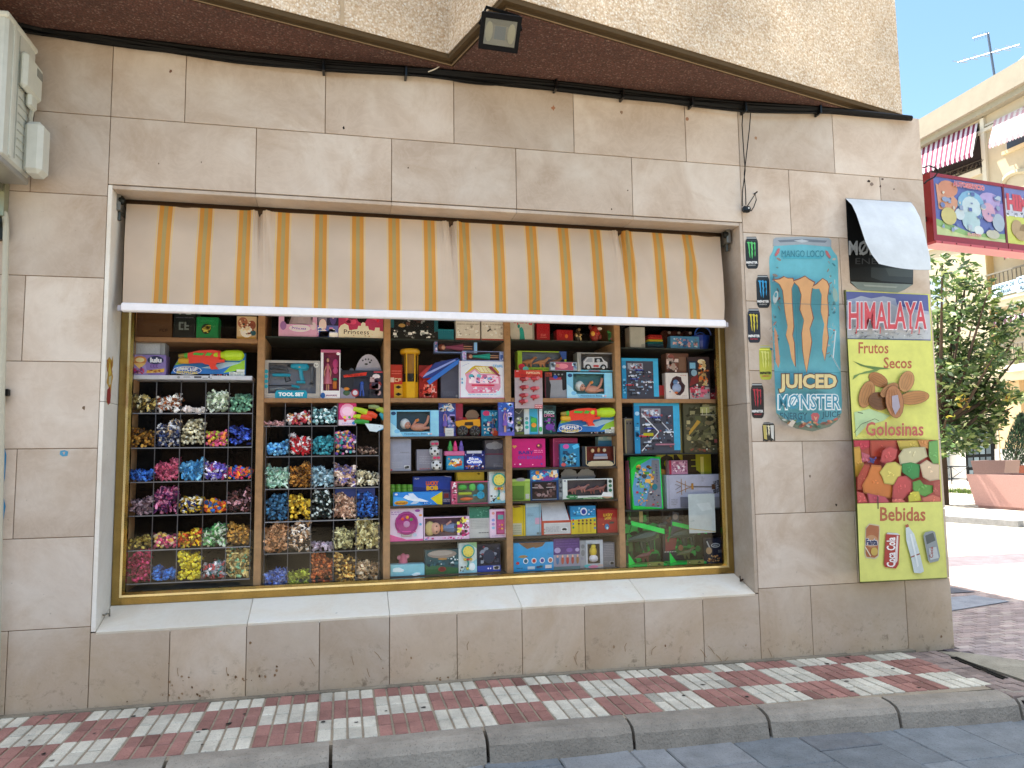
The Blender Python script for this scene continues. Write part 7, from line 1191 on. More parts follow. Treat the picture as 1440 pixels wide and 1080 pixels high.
# black poster hanging open
t = empty('peeling_poster', PY(1236, 345, 0), 'black drink can poster peeling off the wall, its white back flopping forward', 'poster'); mb = MB(t.location)
prism_wall(mb, [(1189, 279), (1281, 284.5), (1284, 340), (1283.5, 400), (1271, 408), (1262, 411.5), (1215, 408.5), (1207, 407), (1195.5, 398), (1192, 340)], -.003, -.0005, '#070809')
wf = WFace(-.0035, .0004)
draw(mb, wf, [('P', [(1196, 396), (1240, 398), (1283.5, 400), (1271, 408), (1262, 411.5), (1215, 408.5), (1207, 407)], '#7e8c8a'), ('P', [(1195, 378), (1240, 372), (1284, 376), (1283.5, 399), (1240, 396), (1196, 393)], '#15191b'), ('P', [(1225, 376), (1284, 378), (1283.5, 398), (1240, 395), (1225, 390)], '#343c3f'), ('P', [(1245, 377), (1284, 379), (1283, 390), (1250, 388)], '#454e50'), ('P', [(1214, 400), (1262, 403), (1260, 405), (1216, 402.5)], '#a0acaa'),
  ('T', 'MØNSTER', 1193.5, 359, 1277, 338, '#a8acae', 0, .03), ('T', 'ENERGY', 1203, 371.5, 1268, 363, '#4a4c4e', 0, .0)]); mb.build('poster_sheet', 'sticker', t)
rowsF = [((1189, 279), (1281, 284.5), .004), ((1198, 288), (1286, 291), .045), ((1204.5, 302), (1293.5, 305), .09), ((1210.5, 320), (1299.5, 325), .13), ((1217, 340), (1304, 345), .165), ((1226, 358), (1308, 362), .19), ((1236, 371), (1309.5, 379.5), .205)]
V = []; nc = 10
for (a, b_, yy) in rowsF:
    for i in range(nc+1):
        u = i/nc; sag = (2.8*math.sin(math.pi*u)*yy/.2) if yy > .17 else 0
        V.append(PY(a[0]+(b_[0]-a[0])*u, a[1]+(b_[1]-a[1])*u+sag, -yy-.015*math.sin(math.pi*u)*(yy > .01)))
mb = MB(t.location); F = [(j*(nc+1)+i, j*(nc+1)+i+1, (j+1)*(nc+1)+i+1, (j+1)*(nc+1)+i) for j in range(len(rowsF)-1) for i in range(nc)]
mb.geo(V, F, '#d2d8dc'); mb.geo([v+Vector((0, .0012, -.0005)) for v in V], F, '#08090a'); mb.build('peeled_flap', 'sticker', t, smooth=True)
# long sign board
t = empty('shop_sign_board', PY(1258, 615, 0), 'tall yellow HIMALAYA sign board advertising nuts, sweets and drinks at the building corner', 'sign'); mb = MB(t.location)
prism_wall(mb, [(1187.6, 408.9), (1305.3, 414.2), (1330, 812.2), (1209.6, 818.2)], -.010, -.0005, '#dadc70')
wf = WFace(-.0106, .0006); g5 = lambda p: xf(p, 1170, 380, 4.155); g6 = lambda p: xf(p, 1170, 600, 4.5)
ops = [('P', [(1188.2, 409.6), (1304.8, 414.8), (1309, 479), (1191.6, 476.6)], '#5a62a0'), ('P', g5([(82, 175), (130, 165), (170, 150), (230, 165), (300, 152), (370, 165), (380, 200), (450, 225), (568, 240), (578, 350), (85, 340)]), '#a8b0c8'), ('P', g5([(84, 205), (200, 180), (330, 190), (450, 240), (572, 260), (578, 405), (90, 398)]), '#c2c6ce')]
rn = random.Random(9)
for i in range(60): a, b_ = rn.uniform(95, 560), rn.uniform(325, 395); ops.append(('P', g5([(a, b_), (a+rn.uniform(10, 32), b_+rn.uniform(-10, 8)), (a+rn.uniform(0, 14), b_+rn.uniform(6, 12))]), rn.choice(['#70747c', '#9a9ea6', '#e0e2e6', '#55585e', '#b0b2b8'])))
ops += [('T', 'HIMALAYA', *g5([(94, 350)])[0], *g5([(558, 180)])[0], '#e6dce4', 0, .055), ('T', 'HIMALAYA', *g5([(98, 343)])[0], *g5([(553, 186)])[0], '#cc4a54', 0, .02)]
for u in (145, 285, 470, 512): ops.append(('L', g5([(u, 330), (u-4, 372)]), 1.2, '#c8464e'))
yb = [(1191.9, 477), (1309, 479.4), (1317.4, 617), (1199.6, 618)]; ops += [('P', yb, '#dcde72'), ('T', 'Frutos', *g5([(155, 487)])[0], *g5([(330, 420)])[0], '#b4603e', 0, .015), ('T', 'Secos', *g5([(302, 574)])[0], *g5([(466, 508)])[0], '#b4603e', 0, .015),
 ('P', g5([(122, 530), (190, 555), (345, 575), (250, 582), (170, 560)]), '#5a7a3a'), ('P', g5([(120, 640), (130, 615), (200, 590), (285, 575), (260, 592), (160, 610)]), '#6a8a48'), ('P', g5([(130, 830), (220, 810), (340, 850), (300, 880), (200, 910), (140, 975)]), '#b8d4a0')]
for cx, cy, a, b_, an, c in [(270, 640, 60, 36, 30, '#a8703c'), (203, 725, 80, 42, -72, '#b07c48'), (275, 765, 62, 50, 15, '#6e4422'), (435, 650, 62, 42, -70, '#c08c58'), (480, 745, 88, 38, -8, '#b88048'), (335, 700, 60, 30, -35, '#a87444'), (366, 768, 95, 50, 82, '#b0764a')]:
    ops.append(('P', g5(rel(cx, cy, a*1.03, b_*1.06, an)), '#7a4c28')); ops.append(('P', g5(rel(cx, cy, a, b_, an)), c))
    for k in (-.5, -.15, .2, .55):
        ca, sa_ = math.cos(R(an)), math.sin(R(an)); ops.append(('L', g5([(cx+ca*(-a*.75)-sa_*b_*k*.7, cy+sa_*(-a*.75)+ca*b_*k*.7), (cx-sa_*b_*k*1.2, cy+ca*b_*k*1.2), (cx+ca*(a*.75)-sa_*b_*k*.7, cy+sa_*(a*.75)+ca*b_*k*.7)]), .7, tuple(v*.7 for v in C(c))))
ops += [('P', g5([(350, 735), (385, 728), (398, 800), (370, 845), (352, 800)]), '#a8a0b0'), ('L', g5([(130, 950), (170, 900), (250, 868), (275, 880)]), .7, '#2a3a1c'), ('L', g5([(150, 830), (180, 836)]), 1.2, '#2a3a1c'), ('L', g5([(235, 945), (270, 985), (320, 1003)]), .5, '#3a4a2c'),
 ('T', 'Golosinas', *g5([(197, 968)])[0], *g5([(535, 886)])[0], '#b8564e', 0, .02),
 ('P', g6([(136, 86), (663, 84), (690, 475), (160, 487)]), '#a83c34')]
gum = [([(136, 86), (240, 86), (245, 125), (200, 150), (140, 130)], '#b82840'), ([(240, 86), (410, 86), (400, 150), (330, 200), (245, 190)], '#b0402c'), ([(410, 88), (612, 84), (610, 130), (430, 150)], '#c8b048'), ([(540, 84), (615, 84), (612, 140), (560, 130)], '#c88848'), ([(612, 95), (670, 84), (676, 235), (640, 235), (612, 190)], '#6aa858'), ([(138, 130), (175, 125), (190, 190), (214, 280), (190, 318), (148, 316)], '#c89838'), ([(185, 160), (240, 180), (235, 215), (190, 225)], '#b8586a'), ([(240, 195), (272, 205), (265, 235), (240, 225)], '#30307a'), ([(305, 220), (320, 150), (370, 124), (415, 145), (405, 200), (345, 250)], '#c0484a'), ([(420, 185), (450, 140), (510, 130), (590, 128), (605, 190), (560, 215), (520, 240), (430, 240)], '#c8c098'), ([(440, 235), (500, 225), (558, 240), (552, 320), (510, 335), (445, 290)], '#2a8a44'), ([(555, 240), (600, 210), (640, 235), (682, 240), (680, 335), (620, 345), (575, 320)], '#d8c0a0'), ([(160, 320), (205, 235), (245, 240), (230, 320), (190, 400), (160, 400)], '#a83a28'), ([(190, 370), (225, 310), (250, 240), (310, 245), (330, 300), (400, 400), (370, 455), (270, 440), (200, 420)], '#cc7430'), ([(300, 290), (345, 230), (400, 222), (442, 250), (435, 310), (395, 370), (330, 360), (318, 320)], '#d0c060'), ([(385, 380), (420, 315), (470, 312), (508, 350), (500, 410), (440, 470), (380, 465)], '#bc4448'), ([(510, 350), (555, 335), (580, 365), (640, 372), (640, 415), (590, 445), (545, 425), (512, 400)], '#5a9a40'), ([(482, 440), (510, 410), (550, 410), (568, 470), (485, 478)], '#c8c040'), ([(640, 350), (684, 335), (688, 440), (650, 430)], '#b0524a'), ([(570, 450), (640, 430), (690, 450), (690, 474), (575, 476)], '#c86a58'), ([(158, 410), (200, 420), (228, 480), (162, 486)], '#c04848'), ([(222, 420), (340, 445), (365, 480), (235, 484)], '#b84458'), ([(380, 460), (440, 455), (470, 478), (382, 480)], '#c8645a')]
for p_, c in gum:
    m_ = [sum(q_[i] for q_ in p_)/len(p_) for i in (0, 1)]; ops.append(('P', g6(p_), tuple(v*.75 for v in C(c)))); ops.append(('P', g6([(m_[0]+(q_[0]-m_[0])*.90, m_[1]+(q_[1]-m_[1])*.90) for q_ in p_]), c))
    for k in range(5): ops.append(('P', g6(rel(m_[0]+rn.uniform(-22, 22), m_[1]+rn.uniform(-22, 22), rn.uniform(4, 12), rn.uniform(2, 6), rn.uniform(0, 180), 7)), tuple(min(1, v*1.35+.03) for v in C(c))))
ops += [('P', g6([(160, 487), (690, 475), (719.5, 955), (178, 982)]), '#dadc76'), ('T', 'Bebidas', *g6([(304, 598)])[0], *g6([(592, 509)])[0], '#b4603e', 0, .02), ('L', g6([(290, 440), (292, 520)]), 1.4, '#15151a'),
 ('P', g6([(212, 640), (235, 612), (300, 622), (304, 650), (296, 820), (275, 838), (215, 832), (205, 800)]), '#c8c0a0'), ('P', g6([(216, 645), (238, 620), (296, 630), (298, 650), (290, 815), (270, 830), (220, 824), (212, 800)]), '#a8623c'), ('P', g6(rel(250, 725, 42, 40, 0)), '#b88860'), ('T', 'Fanta', *g6([(213, 752)])[0], *g6([(290, 705)])[0], '#e8e8f0', 0, .12), ('T', 'Fanta', *g6([(215, 750)])[0], *g6([(288, 708)])[0], '#26305a', 0, .05), ('P', g6(rel(268, 790, 22, 26, 0)), '#c8a850'), ('L', g6([(210, 760), (245, 820)]), 1.4, '#d8d0b8'),
 ('P', g6([(340, 682), (350, 670), (415, 674), (430, 688), (422, 870), (405, 898), (340, 890), (328, 872)]), '#a82c28'), ('P', g6([(345, 680), (352, 670), (415, 674), (428, 686)]), '#c8ccd0'), ('P', g6([(410, 690), (420, 690), (414, 850), (380, 896), (395, 850)]), '#e0d0d0'), ('T', 'Coca Cola', *g6([(345, 888)])[0], *g6([(402, 700)])[0], '#f0e8e8', 90, .03),
 ('P', g6([(463, 622), (482, 616), (488, 632), (470, 640)]), '#a84a38'), ('P', g6([(466, 640), (486, 634), (520, 680), (555, 800), (582, 915), (560, 928), (520, 925), (500, 830), (470, 720)]), '#c8d4d8'), ('L', g6([(500, 826), (556, 804)]), 1.6, '#8a3c38'), ('P', g6([(492, 680), (504, 678), (550, 880), (540, 890)]), '#e0e8ea'),
 ('P', g6([(578, 690), (590, 668), (635, 658), (652, 668), (684, 820), (672, 850), (620, 862), (608, 845)]), '#8a949a'), ('P', g6([(590, 690), (640, 670), (655, 720), (600, 745)]), '#4a5458'), ('P', g6([(612, 770), (660, 760), (676, 830), (622, 845)]), '#b8c0c4'), ('T', 'Coca', *g6([(618, 830)])[0], *g6([(640, 760)])[0], '#a04038', 90, .02)]
draw(mb, wf, ops, 8); mb.build('board', 'sticker', t)
mb = MB(t.location); prism_wall(mb, [(1186.4, 408.2), (1188.0, 408.6), (1210.2, 818.2), (1208.6, 819.4)], -.0112, -.0003, '#5a5e30'); prism_wall(mb, [(1209.6, 817.6), (1330, 811.6), (1330.2, 813), (1209.6, 819.4)], -.0112, -.0003, '#6a6e38'); mb.build('edge_trim', 'sticker', t)
# torn blue poster, tape and stickers on the left
mb = MB(PY(3, 685, 0)); prism_wall(mb, [(-90, 628), (6, 627), (9, 640), (7, 672), (3, 690), (8, 712), (5, 730), (1, 735), (0, 742), (-90, 745)], -.0015, -.0003, '#2a86b8'); wf = WFace(-.0018)
draw(mb, wf, [('P', [(-90, 640), (2, 638), (6, 645), (1, 652), (-90, 660)], '#1c5a9a'), ('P', [(0, 655), (5, 658), (2, 672), (-2, 668)], '#c8b8a8'), ('P', [(-90, 690), (3, 690), (0, 712), (-90, 712)], '#9aa0a4')])
tag(mb.build('torn_poster', 'sticker'), 'torn bright blue poster at the left edge of the wall', 'poster')
mb = MB(PY(90, 636, 0)); prism_wall(mb, [(85, 634), (91, 633), (96, 635), (95, 641), (88, 642), (84, 639)], -.0012, -.0002, '#4a9ac0'); wf = WFace(-.0015); draw(mb, wf, [('P', [(88, 636), (92, 635), (90, 640)], '#c8b0a0')])
tag(mb.build('blue_tape', 'sticker'), 'tiny scrap of blue tape on the stone left of the window', 'tape')
t = empty('jamb_sticker', PX(154, 536, XA+.019), 'tattered yellow and red flame-shaped sticker on the white window jamb', 'sticker'); mb = MB(t.location)
class JF:
    k = 0; asp = 1.0
    def p(s, u, v): return PX(u, v, XA+.0197+.0004*s.k)
jf = JF(); draw(mb, jf, [('P', [(151, 506), (154, 502), (157, 507), (159, 500), (159, 514), (157, 520), (159, 530), (157, 540), (156, 552), (155, 566), (152, 570), (150, 565), (151, 550), (153, 545), (150, 538), (152, 525), (150, 515)], '#c89a2a'), ('P', [(151, 548), (155, 543), (156, 556), (155, 567), (152, 569), (150, 562)], '#a02a30'), ('P', [(152, 508), (155, 512), (157, 522), (154, 530), (152, 520)], '#e0c850'), ('P', [(153, 530), (157, 528), (156, 540), (153, 542)], '#d8d0b0'), ('L', [(151, 506), (153, 514), (151, 522)], .8, '#b02a30'), ('L', [(158, 508), (156, 516), (158, 524)], .8, '#b03a28')])
mb.build('sticker_sheet', 'sticker', t)
# ---- air conditioner
t = empty('air_conditioner', (-1.75, -.2, 2.26), 'white air-conditioner outdoor unit mounted high at the left edge', 'air conditioner'); A0 = t.location; wh = '#aeb0a8'
ax1 = -1.335
mb = MB(A0); mb.cbox(-2.15, -.345, 2.262, ax1, -.055, 2.845, wh, b=.012); mb.cbox(-2.16, -.352, 2.835, ax1+.004, -.05, 2.86, '#b8b8ae', b=.006); mb.cbox(-2.14, -.338, 2.235, ax1-.004, -.062, 2.262, '#7c7a74', b=.004); mb.build('casing', 'plastic', t)
mb = MB(A0); 
for i in range(10): z = 2.31+i*.036; mb.box(ax1+.0005, -.215, z, ax1+.004, -.09, z+.004, '#9c9e96')
mb.box(ax1+.0005, -.232, 2.29, ax1+.003, -.228, 2.82, '#8e9088'); mb.box(ax1+.0005, -.29, 2.28, ax1+.0055, -.27, 2.83, '#b8bab2'); mb.build('side_grooves', 'plastic', t)
mb = MB(A0); mb.cbox(ax1, -.235, 2.60, ax1+.034, -.06, 2.76, '#b4b6ac', b=.014); mb.cbox(ax1+.005, -.17, 2.545, ax1+.03, -.095, 2.61, '#b0b2a8', b=.012); mb.cbox(ax1+.033, -.13, 2.70, ax1+.036, -.075, 2.735, '#6c6e68', b=.001); mb.build('terminal_cover', 'plastic', t)
mb = MB(A0); mb.cbox(ax1+.0, -.16, 2.262, ax1+.075, -.055, 2.49, '#b6b8b0', b=.018); mb.build('valve_cover', 'plastic', t)
for k in (0, 1):
    mb = MB(A0); o = k*.016; mb.tube([(ax1+.02, -.13+o, 2.56), (ax1+.012, -.125+o, 2.52), (ax1+.012, -.115+o, 2.46+.01*k), (ax1+.045, -.105+o, 2.48-.01*k)], .006, '#a8a89c' if k else '#8e8e84', n=8); mb.build('pipe', 'plastic', t)
mb = MB(A0)
mb.box(-1.48, -.36, 2.205, -1.44, .0, 2.235, '#8a8c7c'); mb.box(-1.48, -.03, 2.0, -1.44, .0, 2.205, '#3a3a34')
mb.geo([(-1.455, -.34, 2.205), (-1.455, -.30, 2.205), (-1.455, -.0, 2.03), (-1.455, -.0, 2.06)], [(0, 1, 2, 3)], '#a8ac94'); mb.box(-1.47, -.05, 2.10, -1.435, -.004, 2.25, '#b0b49a'); mb.build('wall_bracket', 'metal', t)
mb = MB(PY(4, 450, -.03)); pth = [(2, 296), (7, 300), (8.5, 320), (7, 400), (5, 480), (3, 550), (2, 620), (0, 720), (-3, 860), (-6, 1010)]; mb.tube([PY(a, b_, -.03) for a, b_ in pth], .012, '#a8a494', n=10); 
tag(mb.build('drain_pipe', 'plastic'), 'thin off-white plastic pipe running down the left edge below the air conditioner', 'pipe')
p = PY(0, 551, -.02); mb = MB(p); mb.cbox(p.x-.10, -.03, p.z-.018, p.x+.035, -.004, p.z+.012, '#14110f', b=.004); mb.cbox(p.x-.02, -.02, p.z-.05, p.x+.014, -.004, p.z-.018, '#221d19', b=.003)
tag(mb.build('gate_latch', 'metal'), 'black iron latch on the wall at the left edge', 'latch')
# ---- cables under the overhang
t = empty('cable_bundle', PY(700, 110, -.03), 'thick bundle of black cables running along the top of the stone wall', 'cables'); K0 = t.location
path = [(-70, 12), (0, 30), (60, 42), (140, 54), (200, 63), (330, 80), (460, 93), (600, 102), (700, 112), (780, 121), (870, 132), (960, 142), (1050, 150.5), (1130, 153.5), (1200, 153), (1250, 153), (1281, 157)]
rn = random.Random(6)
def cab(off, r_, col, wob, y0=-.022):
    pts = []; ph = rn.random()*9
    for i, (a, b_) in enumerate(path):
        for s in range(4):
            if i == len(path)-1 and s: break
            q_ = path[min(i+1, len(path)-1)]; f = s/4; px, py = a+(q_[0]-a)*f, b_+(q_[1]-b_)*f
            yy = y0-.012*math.sin(px*.011+ph)*wob-.004; left = max(0, (60-px))*.0009
            p = PY(px, py, yy-left); p.z += off+.004*wob*math.sin(px*.018+ph*2); p.z = min(p.z, 2.955) if px > 60 else p.z; pts.append(p)
    mb = MB(K0); mb.tube(pts, r_, col, n=7); mb.build('cable', 'cable', t)
mt, n, l, b = newmat('cable'); b.inputs['Base Color'].default_value = (.003, .003, .0035, 1); b.inputs['Roughness'].default_value = .6; b.inputs['Specular IOR Level'].default_value = .2
for o, r_, wo_ in [(.012, .013, 1), (.0, .014, .7), (-.012, .012, 1.0), (-.020, .006, 1.6), (.020, .012, .6), (.004, .008, 1.6), (-.006, .010, 1.2)]: cab(o, r_, '#000', wo_)
for px, py in ((455, 92), (571, 100), (782, 118), (876, 131), (973, 142), (1048, 150), (1153, 153)):
    p = PY(px, py, -.05); mb = MB(K0); mb.cbox(p.x-.006, -.062, p.z-.030, p.x+.006, -.004, p.z+.024, '#070707', b=.002); mb.build('cable_tie', 'plastic', t)
def loose(name, label, pts, r_, col, y=-.03, cat='cable'):
    mb = MB(PY(*pts[0], y)); P = [PY(a, b_, y) for a, b_ in pts]; Q = []
    for i in range(len(P)-1):
        for s in range(4):
            tt = s/4; p0, p1, p2, p3 = P[max(i-1, 0)], P[i], P[i+1], P[min(i+2, len(P)-1)]
            Q.append(.5*((2*p1)+(p2-p0)*tt+(2*p0-5*p1+4*p2-p3)*tt*tt+(3*p1-p0-3*p2+p3)*tt**3))
    Q.append(P[-1]); mb.tube(Q, r_, col, n=6); return tag(mb.build(name, 'cable' if col == '#000' else 'plastic'), label, cat)
loose('loose_cable', 'thin black cable sagging below the bundle near the floodlight', [(598, 98), (625, 110), (660, 117), (700, 119.5), (735, 117), (775, 116)], .0032, '#000')
loose('loose_cable', 'short black cable sagging below the bundle above the right half of the awning', [(884, 131), (905, 138), (935, 141), (965, 138.5), (990, 141)], .003, '#000')
loose('white_cable', 'short pale cable crossing the black bundle at the corner of the overhang', [(602, 101), (614, 96), (628, 86)], .003, '#b0a89a', -.055)
t = empty('hanging_cable', PY(1051, 294, -.02), 'black junction box dangling from two thin cables above the window corner', 'junction box'); J0 = t.location
for k, pts in enumerate([[(1045, 152), (1043.5, 175), (1046, 215), (1048, 240), (1044, 270), (1044, 290)], [(1056, 152), (1054, 180), (1050, 215), (1046.5, 245), (1048.5, 270), (1049, 288)]]):
    mb = MB(J0); mb.tube([PY(a, b_, -.022) for a, b_ in pts], .0026, '#000', n=6); mb.build('cable', 'cable', t)
mb = MB(J0); mb.tube([PY(a, b_, -.022) for a, b_ in [(1050, 291), (1056, 282), (1062, 273), (1063.5, 281), (1060, 291), (1056, 297)]], .0026, '#000', n=6); mb.build('cable_loop', 'cable', t)
p = PY(1050.5, 294, -.03); mb = MB(J0); mb.cbox(p.x-.024, -.042, p.z-.018, p.x+.022, -.008, p.z+.018, '#0c0c0e', b=.010); mb.ell((p.x+.003, -.043, p.z+.002), (.005, .003, .005), '#c8c8c8', n=8, k=5); mb.build('box', 'plastic', t)
p = PY(1062, 272, -.01); mb = MB(J0); mb.tube([(p.x, 0, p.z), (p.x, -.03, p.z+.002)], .004, '#1a1a1a', n=7); mb.build('nail', 'metal', t)
# ---- floodlight on the soffit
t = empty('floodlight', (.645, -.60, 2.85), 'black floodlight with a silver reflector fixed under the overhang', 'lamp'); F0 = Vector(t.location)
u = Vector((.99, -.05, -.06)).normalized(); v = Vector((-.0, -.62, .78)); v = (v-u*v.dot(u)).normalized(); nn = u.cross(v)    # nn faces down and out
Mf = Matrix(((u.x, v.x, nn.x, F0.x), (u.y, v.y, nn.y, F0.y), (u.z, v.z, nn.z, F0.z), (0, 0, 0, 1)))
hw, hh = .086, .073
mb = MB(F0); mb.cbox(-hw, -hh, -.035, hw, hh, 0, '#0c0c0e', b=.006, M=Mf)
for s_ in (((-hw, -hh), (hw, -hh+.02)), ((-hw, hh-.02), (hw, hh)), ((-hw, -hh+.02), (-hw+.016, hh-.02)), ((hw-.016, -hh+.02), (hw, hh-.02))): mb.box(s_[0][0], s_[0][1], 0, s_[1][0], s_[1][1], .006, '#101013', M=Mf)
mb.build('housing', 'matte', t)
mb = MB(F0); a, b_ = hw-.018, hh-.022
mb.geo([Mf @ Vector(p) for p in [(-a, -b_, .004), (a, -b_, .004), (a, b_, .004), (-a, b_, .004), (-a*.35, -b_*.55, .0012), (a*.35, -b_*.55, .0012), (a*.35, b_*.5, .0012), (-a*.35, b_*.5, .0012)]], [(0, 1, 5, 4), (1, 2, 6, 5), (2, 3, 7, 6), (3, 0, 4, 7)], '#5c5e58'); mb.geo([Mf @ Vector(p) for p in [(-a*.35, -b_*.55, .0012), (a*.35, -b_*.55, .0012), (a*.35, b_*.5, .0012), (-a*.35, b_*.5, .0012)]], [(0, 1, 2, 3)], '#4a5256')
for sx_ in (-1, 1): mb.ell(Mf @ Vector((sx_*a*.72, .0, .003)), (a*.26, .002, b_*.8), '#787868', n=12, k=6, M=Mf.to_3x3() @ Matrix(((1, 0, 0), (0, 0, 1), (0, 1, 0))))
mb.build('reflector', 'plastic', t)
mb = MB(F0); mb.box(-a, -b_, .0055, a, b_, .0065, '#fff', M=Mf); mb.build('lamp_glass', 'film', t)
mb = MB(F0); l0, r0 = Mf @ Vector((-hw-.004, .02, -.018)), Mf @ Vector((hw+.004, .02, -.018)); tp = .115
mb.tube([l0, PZ(684, 10, 2.955), PZ(729, 23, 2.955), r0], .007, '#040405', n=6); mb.build('bracket', 'matte', t)

# ================================================================ ROUND THE CORNER
# lit-box sign beside the shop
p = PY(1317, 330, .5); top = PY(1317, 248, .5).z; ang = math.atan2(.136, .99)
t = empty('box_sign', (p.x, .5, p.z), 'dark red framed box sign with picture panels reading AUTOSERVICIO, on the side street', 'sign', rot=(0, 0, ang)); hh = top-p.z; rd = '#7c1c24'
# local x along the sign, y back, z up
def onsign(px, py):
    d = ray(px, py); n_ = Vector((-math.sin(ang), math.cos(ang), 0)); o = Vector((p.x, .5, 0)); s = (o-CAM).dot(n_)/d.dot(n_); q_ = CAM+d*s-Vector((p.x, .5, p.z)); return q_.x*math.cos(ang)+q_.y*math.sin(ang), q_.z
w1 = onsign(1411, 300)[0]; fr = .020
mb = MB(); L = w1*2+.10
for k in range(2):
    x0 = k*(w1+.02); mb.box(x0-.001, -.006, hh, x0+w1+.012, .10, hh+.022, rd); mb.box(x0-.001, -.006, -.045, x0+w1+.012, .10, -.0, rd)
mb.box(-.03, -.006, -.045, -.0011, .10, hh+.022, rd); mb.box(w1, -.0055, 0, w1+.018, .10, hh, '#5a1016'); mb.box(2*w1+.02, -.0055, 0, 2*w1+.05, .10, hh, rd); mb.box(-.03, .10, -.045, 2*w1+.05, .11, hh+.022, rd)
mb.box(-.03, -.02, -.062, 2*w1+.05, .11, -.0455, '#a8484e'); mb.build('frame', 'plastic', t)
mb = MB(); mb.box(0, .0, 0, w1, .02, hh, '#5a68a8'); fc = Face((0, 0, 0), (w1, 0, 0), (0, 0, hh), step=.0006)
sg = [('P', [(0, 0), (1, 0), (1, .16), (.5, .10), (.2, .22), (0, .28)], '#8ab070'), ('P', [(0, 0), (1, 0), (1, .06), (.4, .05), (0, .16)], '#b8c890'), ('P', [(.72, .62), (1, .70), (1, .35), (.8, .4)], '#8a78b8'), ('E', .80, .72, .16, .14, '#a898c8'), ('P', [(.05, .45), (.25, .40), (.35, .60), (.20, .80), (.03, .88)], '#c89478'), ('E', .20, .82, .14, .14, '#c08468'),
 ('E', .52, .58, .20, .26, '#7aa8c8'), ('E', .52, .55, .14, .19, '#b8ccd4'), ('E', .50, .30, .13, .18, '#a8c4cc'), ('E', .34, .40, .07, .10, '#c0d0d8'), ('E', .60, .16, .07, .08, '#c8d4d8'), ('E', .18, .34, .11, .15, '#c0b878'), ('E', .76, .50, .10, .17, '#c098b0'), ('E', .90, .34, .09, .16, '#a0b0c0'), ('E', .80, .12, .10, .08, '#b8b8a8'), ('B', .04, .05, .96, .85, ['#a8b8c8', '#6878a8', '#c8c8b8', '#8898b8', '#5868a0'], 30, .04, .12),
 ('T', 'AUTOSERVICIO', .26, .865, .72, .965, '#e8c0c0', 0, .09), ('T', 'AUTOSERVICIO', .265, .87, .715, .96, '#c05060', 0, .03), ('S', .42, .03, .62, .09, '#e0a0a0')]
draw(mb, fc, sg, 77); mb.build('picture_panel', 'sticker', t)
mb = MB(); x0 = w1+.018; mb.box(x0, .0, 0, x0+w1, .02, hh, '#c4cc60'); fc = Face((x0, 0, 0), (w1, 0, 0), (0, 0, hh), step=.0006)
draw(mb, fc, [('R', 0, .50, 1, 1, '#7078b0'), ('P', [(0, .5), (1, .5), (1, .85), (.5, .9), (0, .8)], '#c0c4d4'), ('B', .0, .48, 1, .60, ['#888c98', '#e8e8ec', '#5a5e68'], 40, .1, .5), ('T', 'HIMALAYA', .03, .60, .95, .90, '#c04a58', 0, .06), ('E', .16, .28, .09, .16, '#a8906a'), ('E', .28, .24, .09, .14, '#8a7048'), ('E', .22, .16, .1, .09, '#b09870'), ('T', 'Frutos Secos', .5, .2, .9, .36, '#a85a40', 0, .02)], 78); mb.build('picture_panel', 'sticker', t)
mb = MB()
for i in range(9): mb.ell((.02+i*.13, -.022, -.054), (.005, .003, .005), '#3a1a1c', n=6, k=4)
mb.box(-.45, .04, .10, -.03, .07, .13, '#3a3a3c'); mb.build('fixings', 'metal', t)
mb = MB(PY(1305, 240, .42)); mb.tube([PY(a, b_, .42) for a, b_ in [(1298, 236), (1306, 233), (1315, 236), (1319, 242), (1314, 249), (1304, 254), (1300, 258)]], .005, '#141416', n=7); tag(mb.build('cable_coil', 'cable'), 'looped black cable above the left end of the red box sign', 'cable')

# ---- apartment house across the plaza: its street front is the plane x = 21
BX0 = 21.0
A = empty('apartment_building', (BX0, 14, 0), 'cream apartment building with striped awnings and balconies across the plaza', 'building'); AO = A.location
def F2(px, py, x=BX0): q_ = PX(px, py, x); return q_.y, q_.z
def panel(mb, pts, x0, x1, col): mb.prism([F2(*q_) for q_ in pts], x0, x1, col, ax='x')
cr, cr2, gy = '#c9b48e', '#d6c9ae', '#b8b4a4'
ztop = F2(1340, 150)[1]; y_r = F2(1392, 450)[0]
mb = MB(AO)
# left block (solid), right block recessed behind balconies
ya = 34
def wallr(y0, y1, z0, z1, col=cr, x0=BX0, x1=BX0+.3): mb.box(x0, min(y0, y1), z0, x1, max(y0, y1), z1, col)
wallr(y_r, ya, -.2, ztop-.1, '#b8ab92'); z3 = F2(1395, 345)[1]; zb2 = F2(1395, 424)[1]; zb1 = F2(1410, 522)[1]
# upper storey across the whole front, with window openings cut as dark recesses
wallr(-2, y_r, z3, ztop-.1, '#b8ab92')
for z0, z1 in ((zb2, z3), (zb1, zb2)): wallr(-2, y_r, z0, z1, '#b99f74', BX0+1.1, BX0+1.3); wallr(y_r-.02, y_r+.0, z0, z1, '#c2a87a', BX0+.02, BX0+1.1)
wallr(-2, y_r, -.2, zb1, '#c6c0b4', BX0+.5, BX0+.8); wallr(y_r-.9, y_r, -.2, zb1, '#c8ac84', BX0+.02, BX0+.5)
mb.box(BX0+.3, -2, -.2, BX0+12, ya, ztop-.3, '#b8aa90')
mb.build('wall', 'plaster', A)
mb = MB(AO)
mb.box(BX0-.45, -2, ztop-.75, BX0+.3, ya, ztop, '#9a9282'); mb.box(BX0-.30, -2, ztop-.95, BX0+.3, ya, ztop-.75, '#98927f'); mb.box(BX0-.12, -2, ztop-1.5, BX0-.001, ya, ztop-1.4, '#bdb7a8'); mb.build('cornice', 'plaster', A)
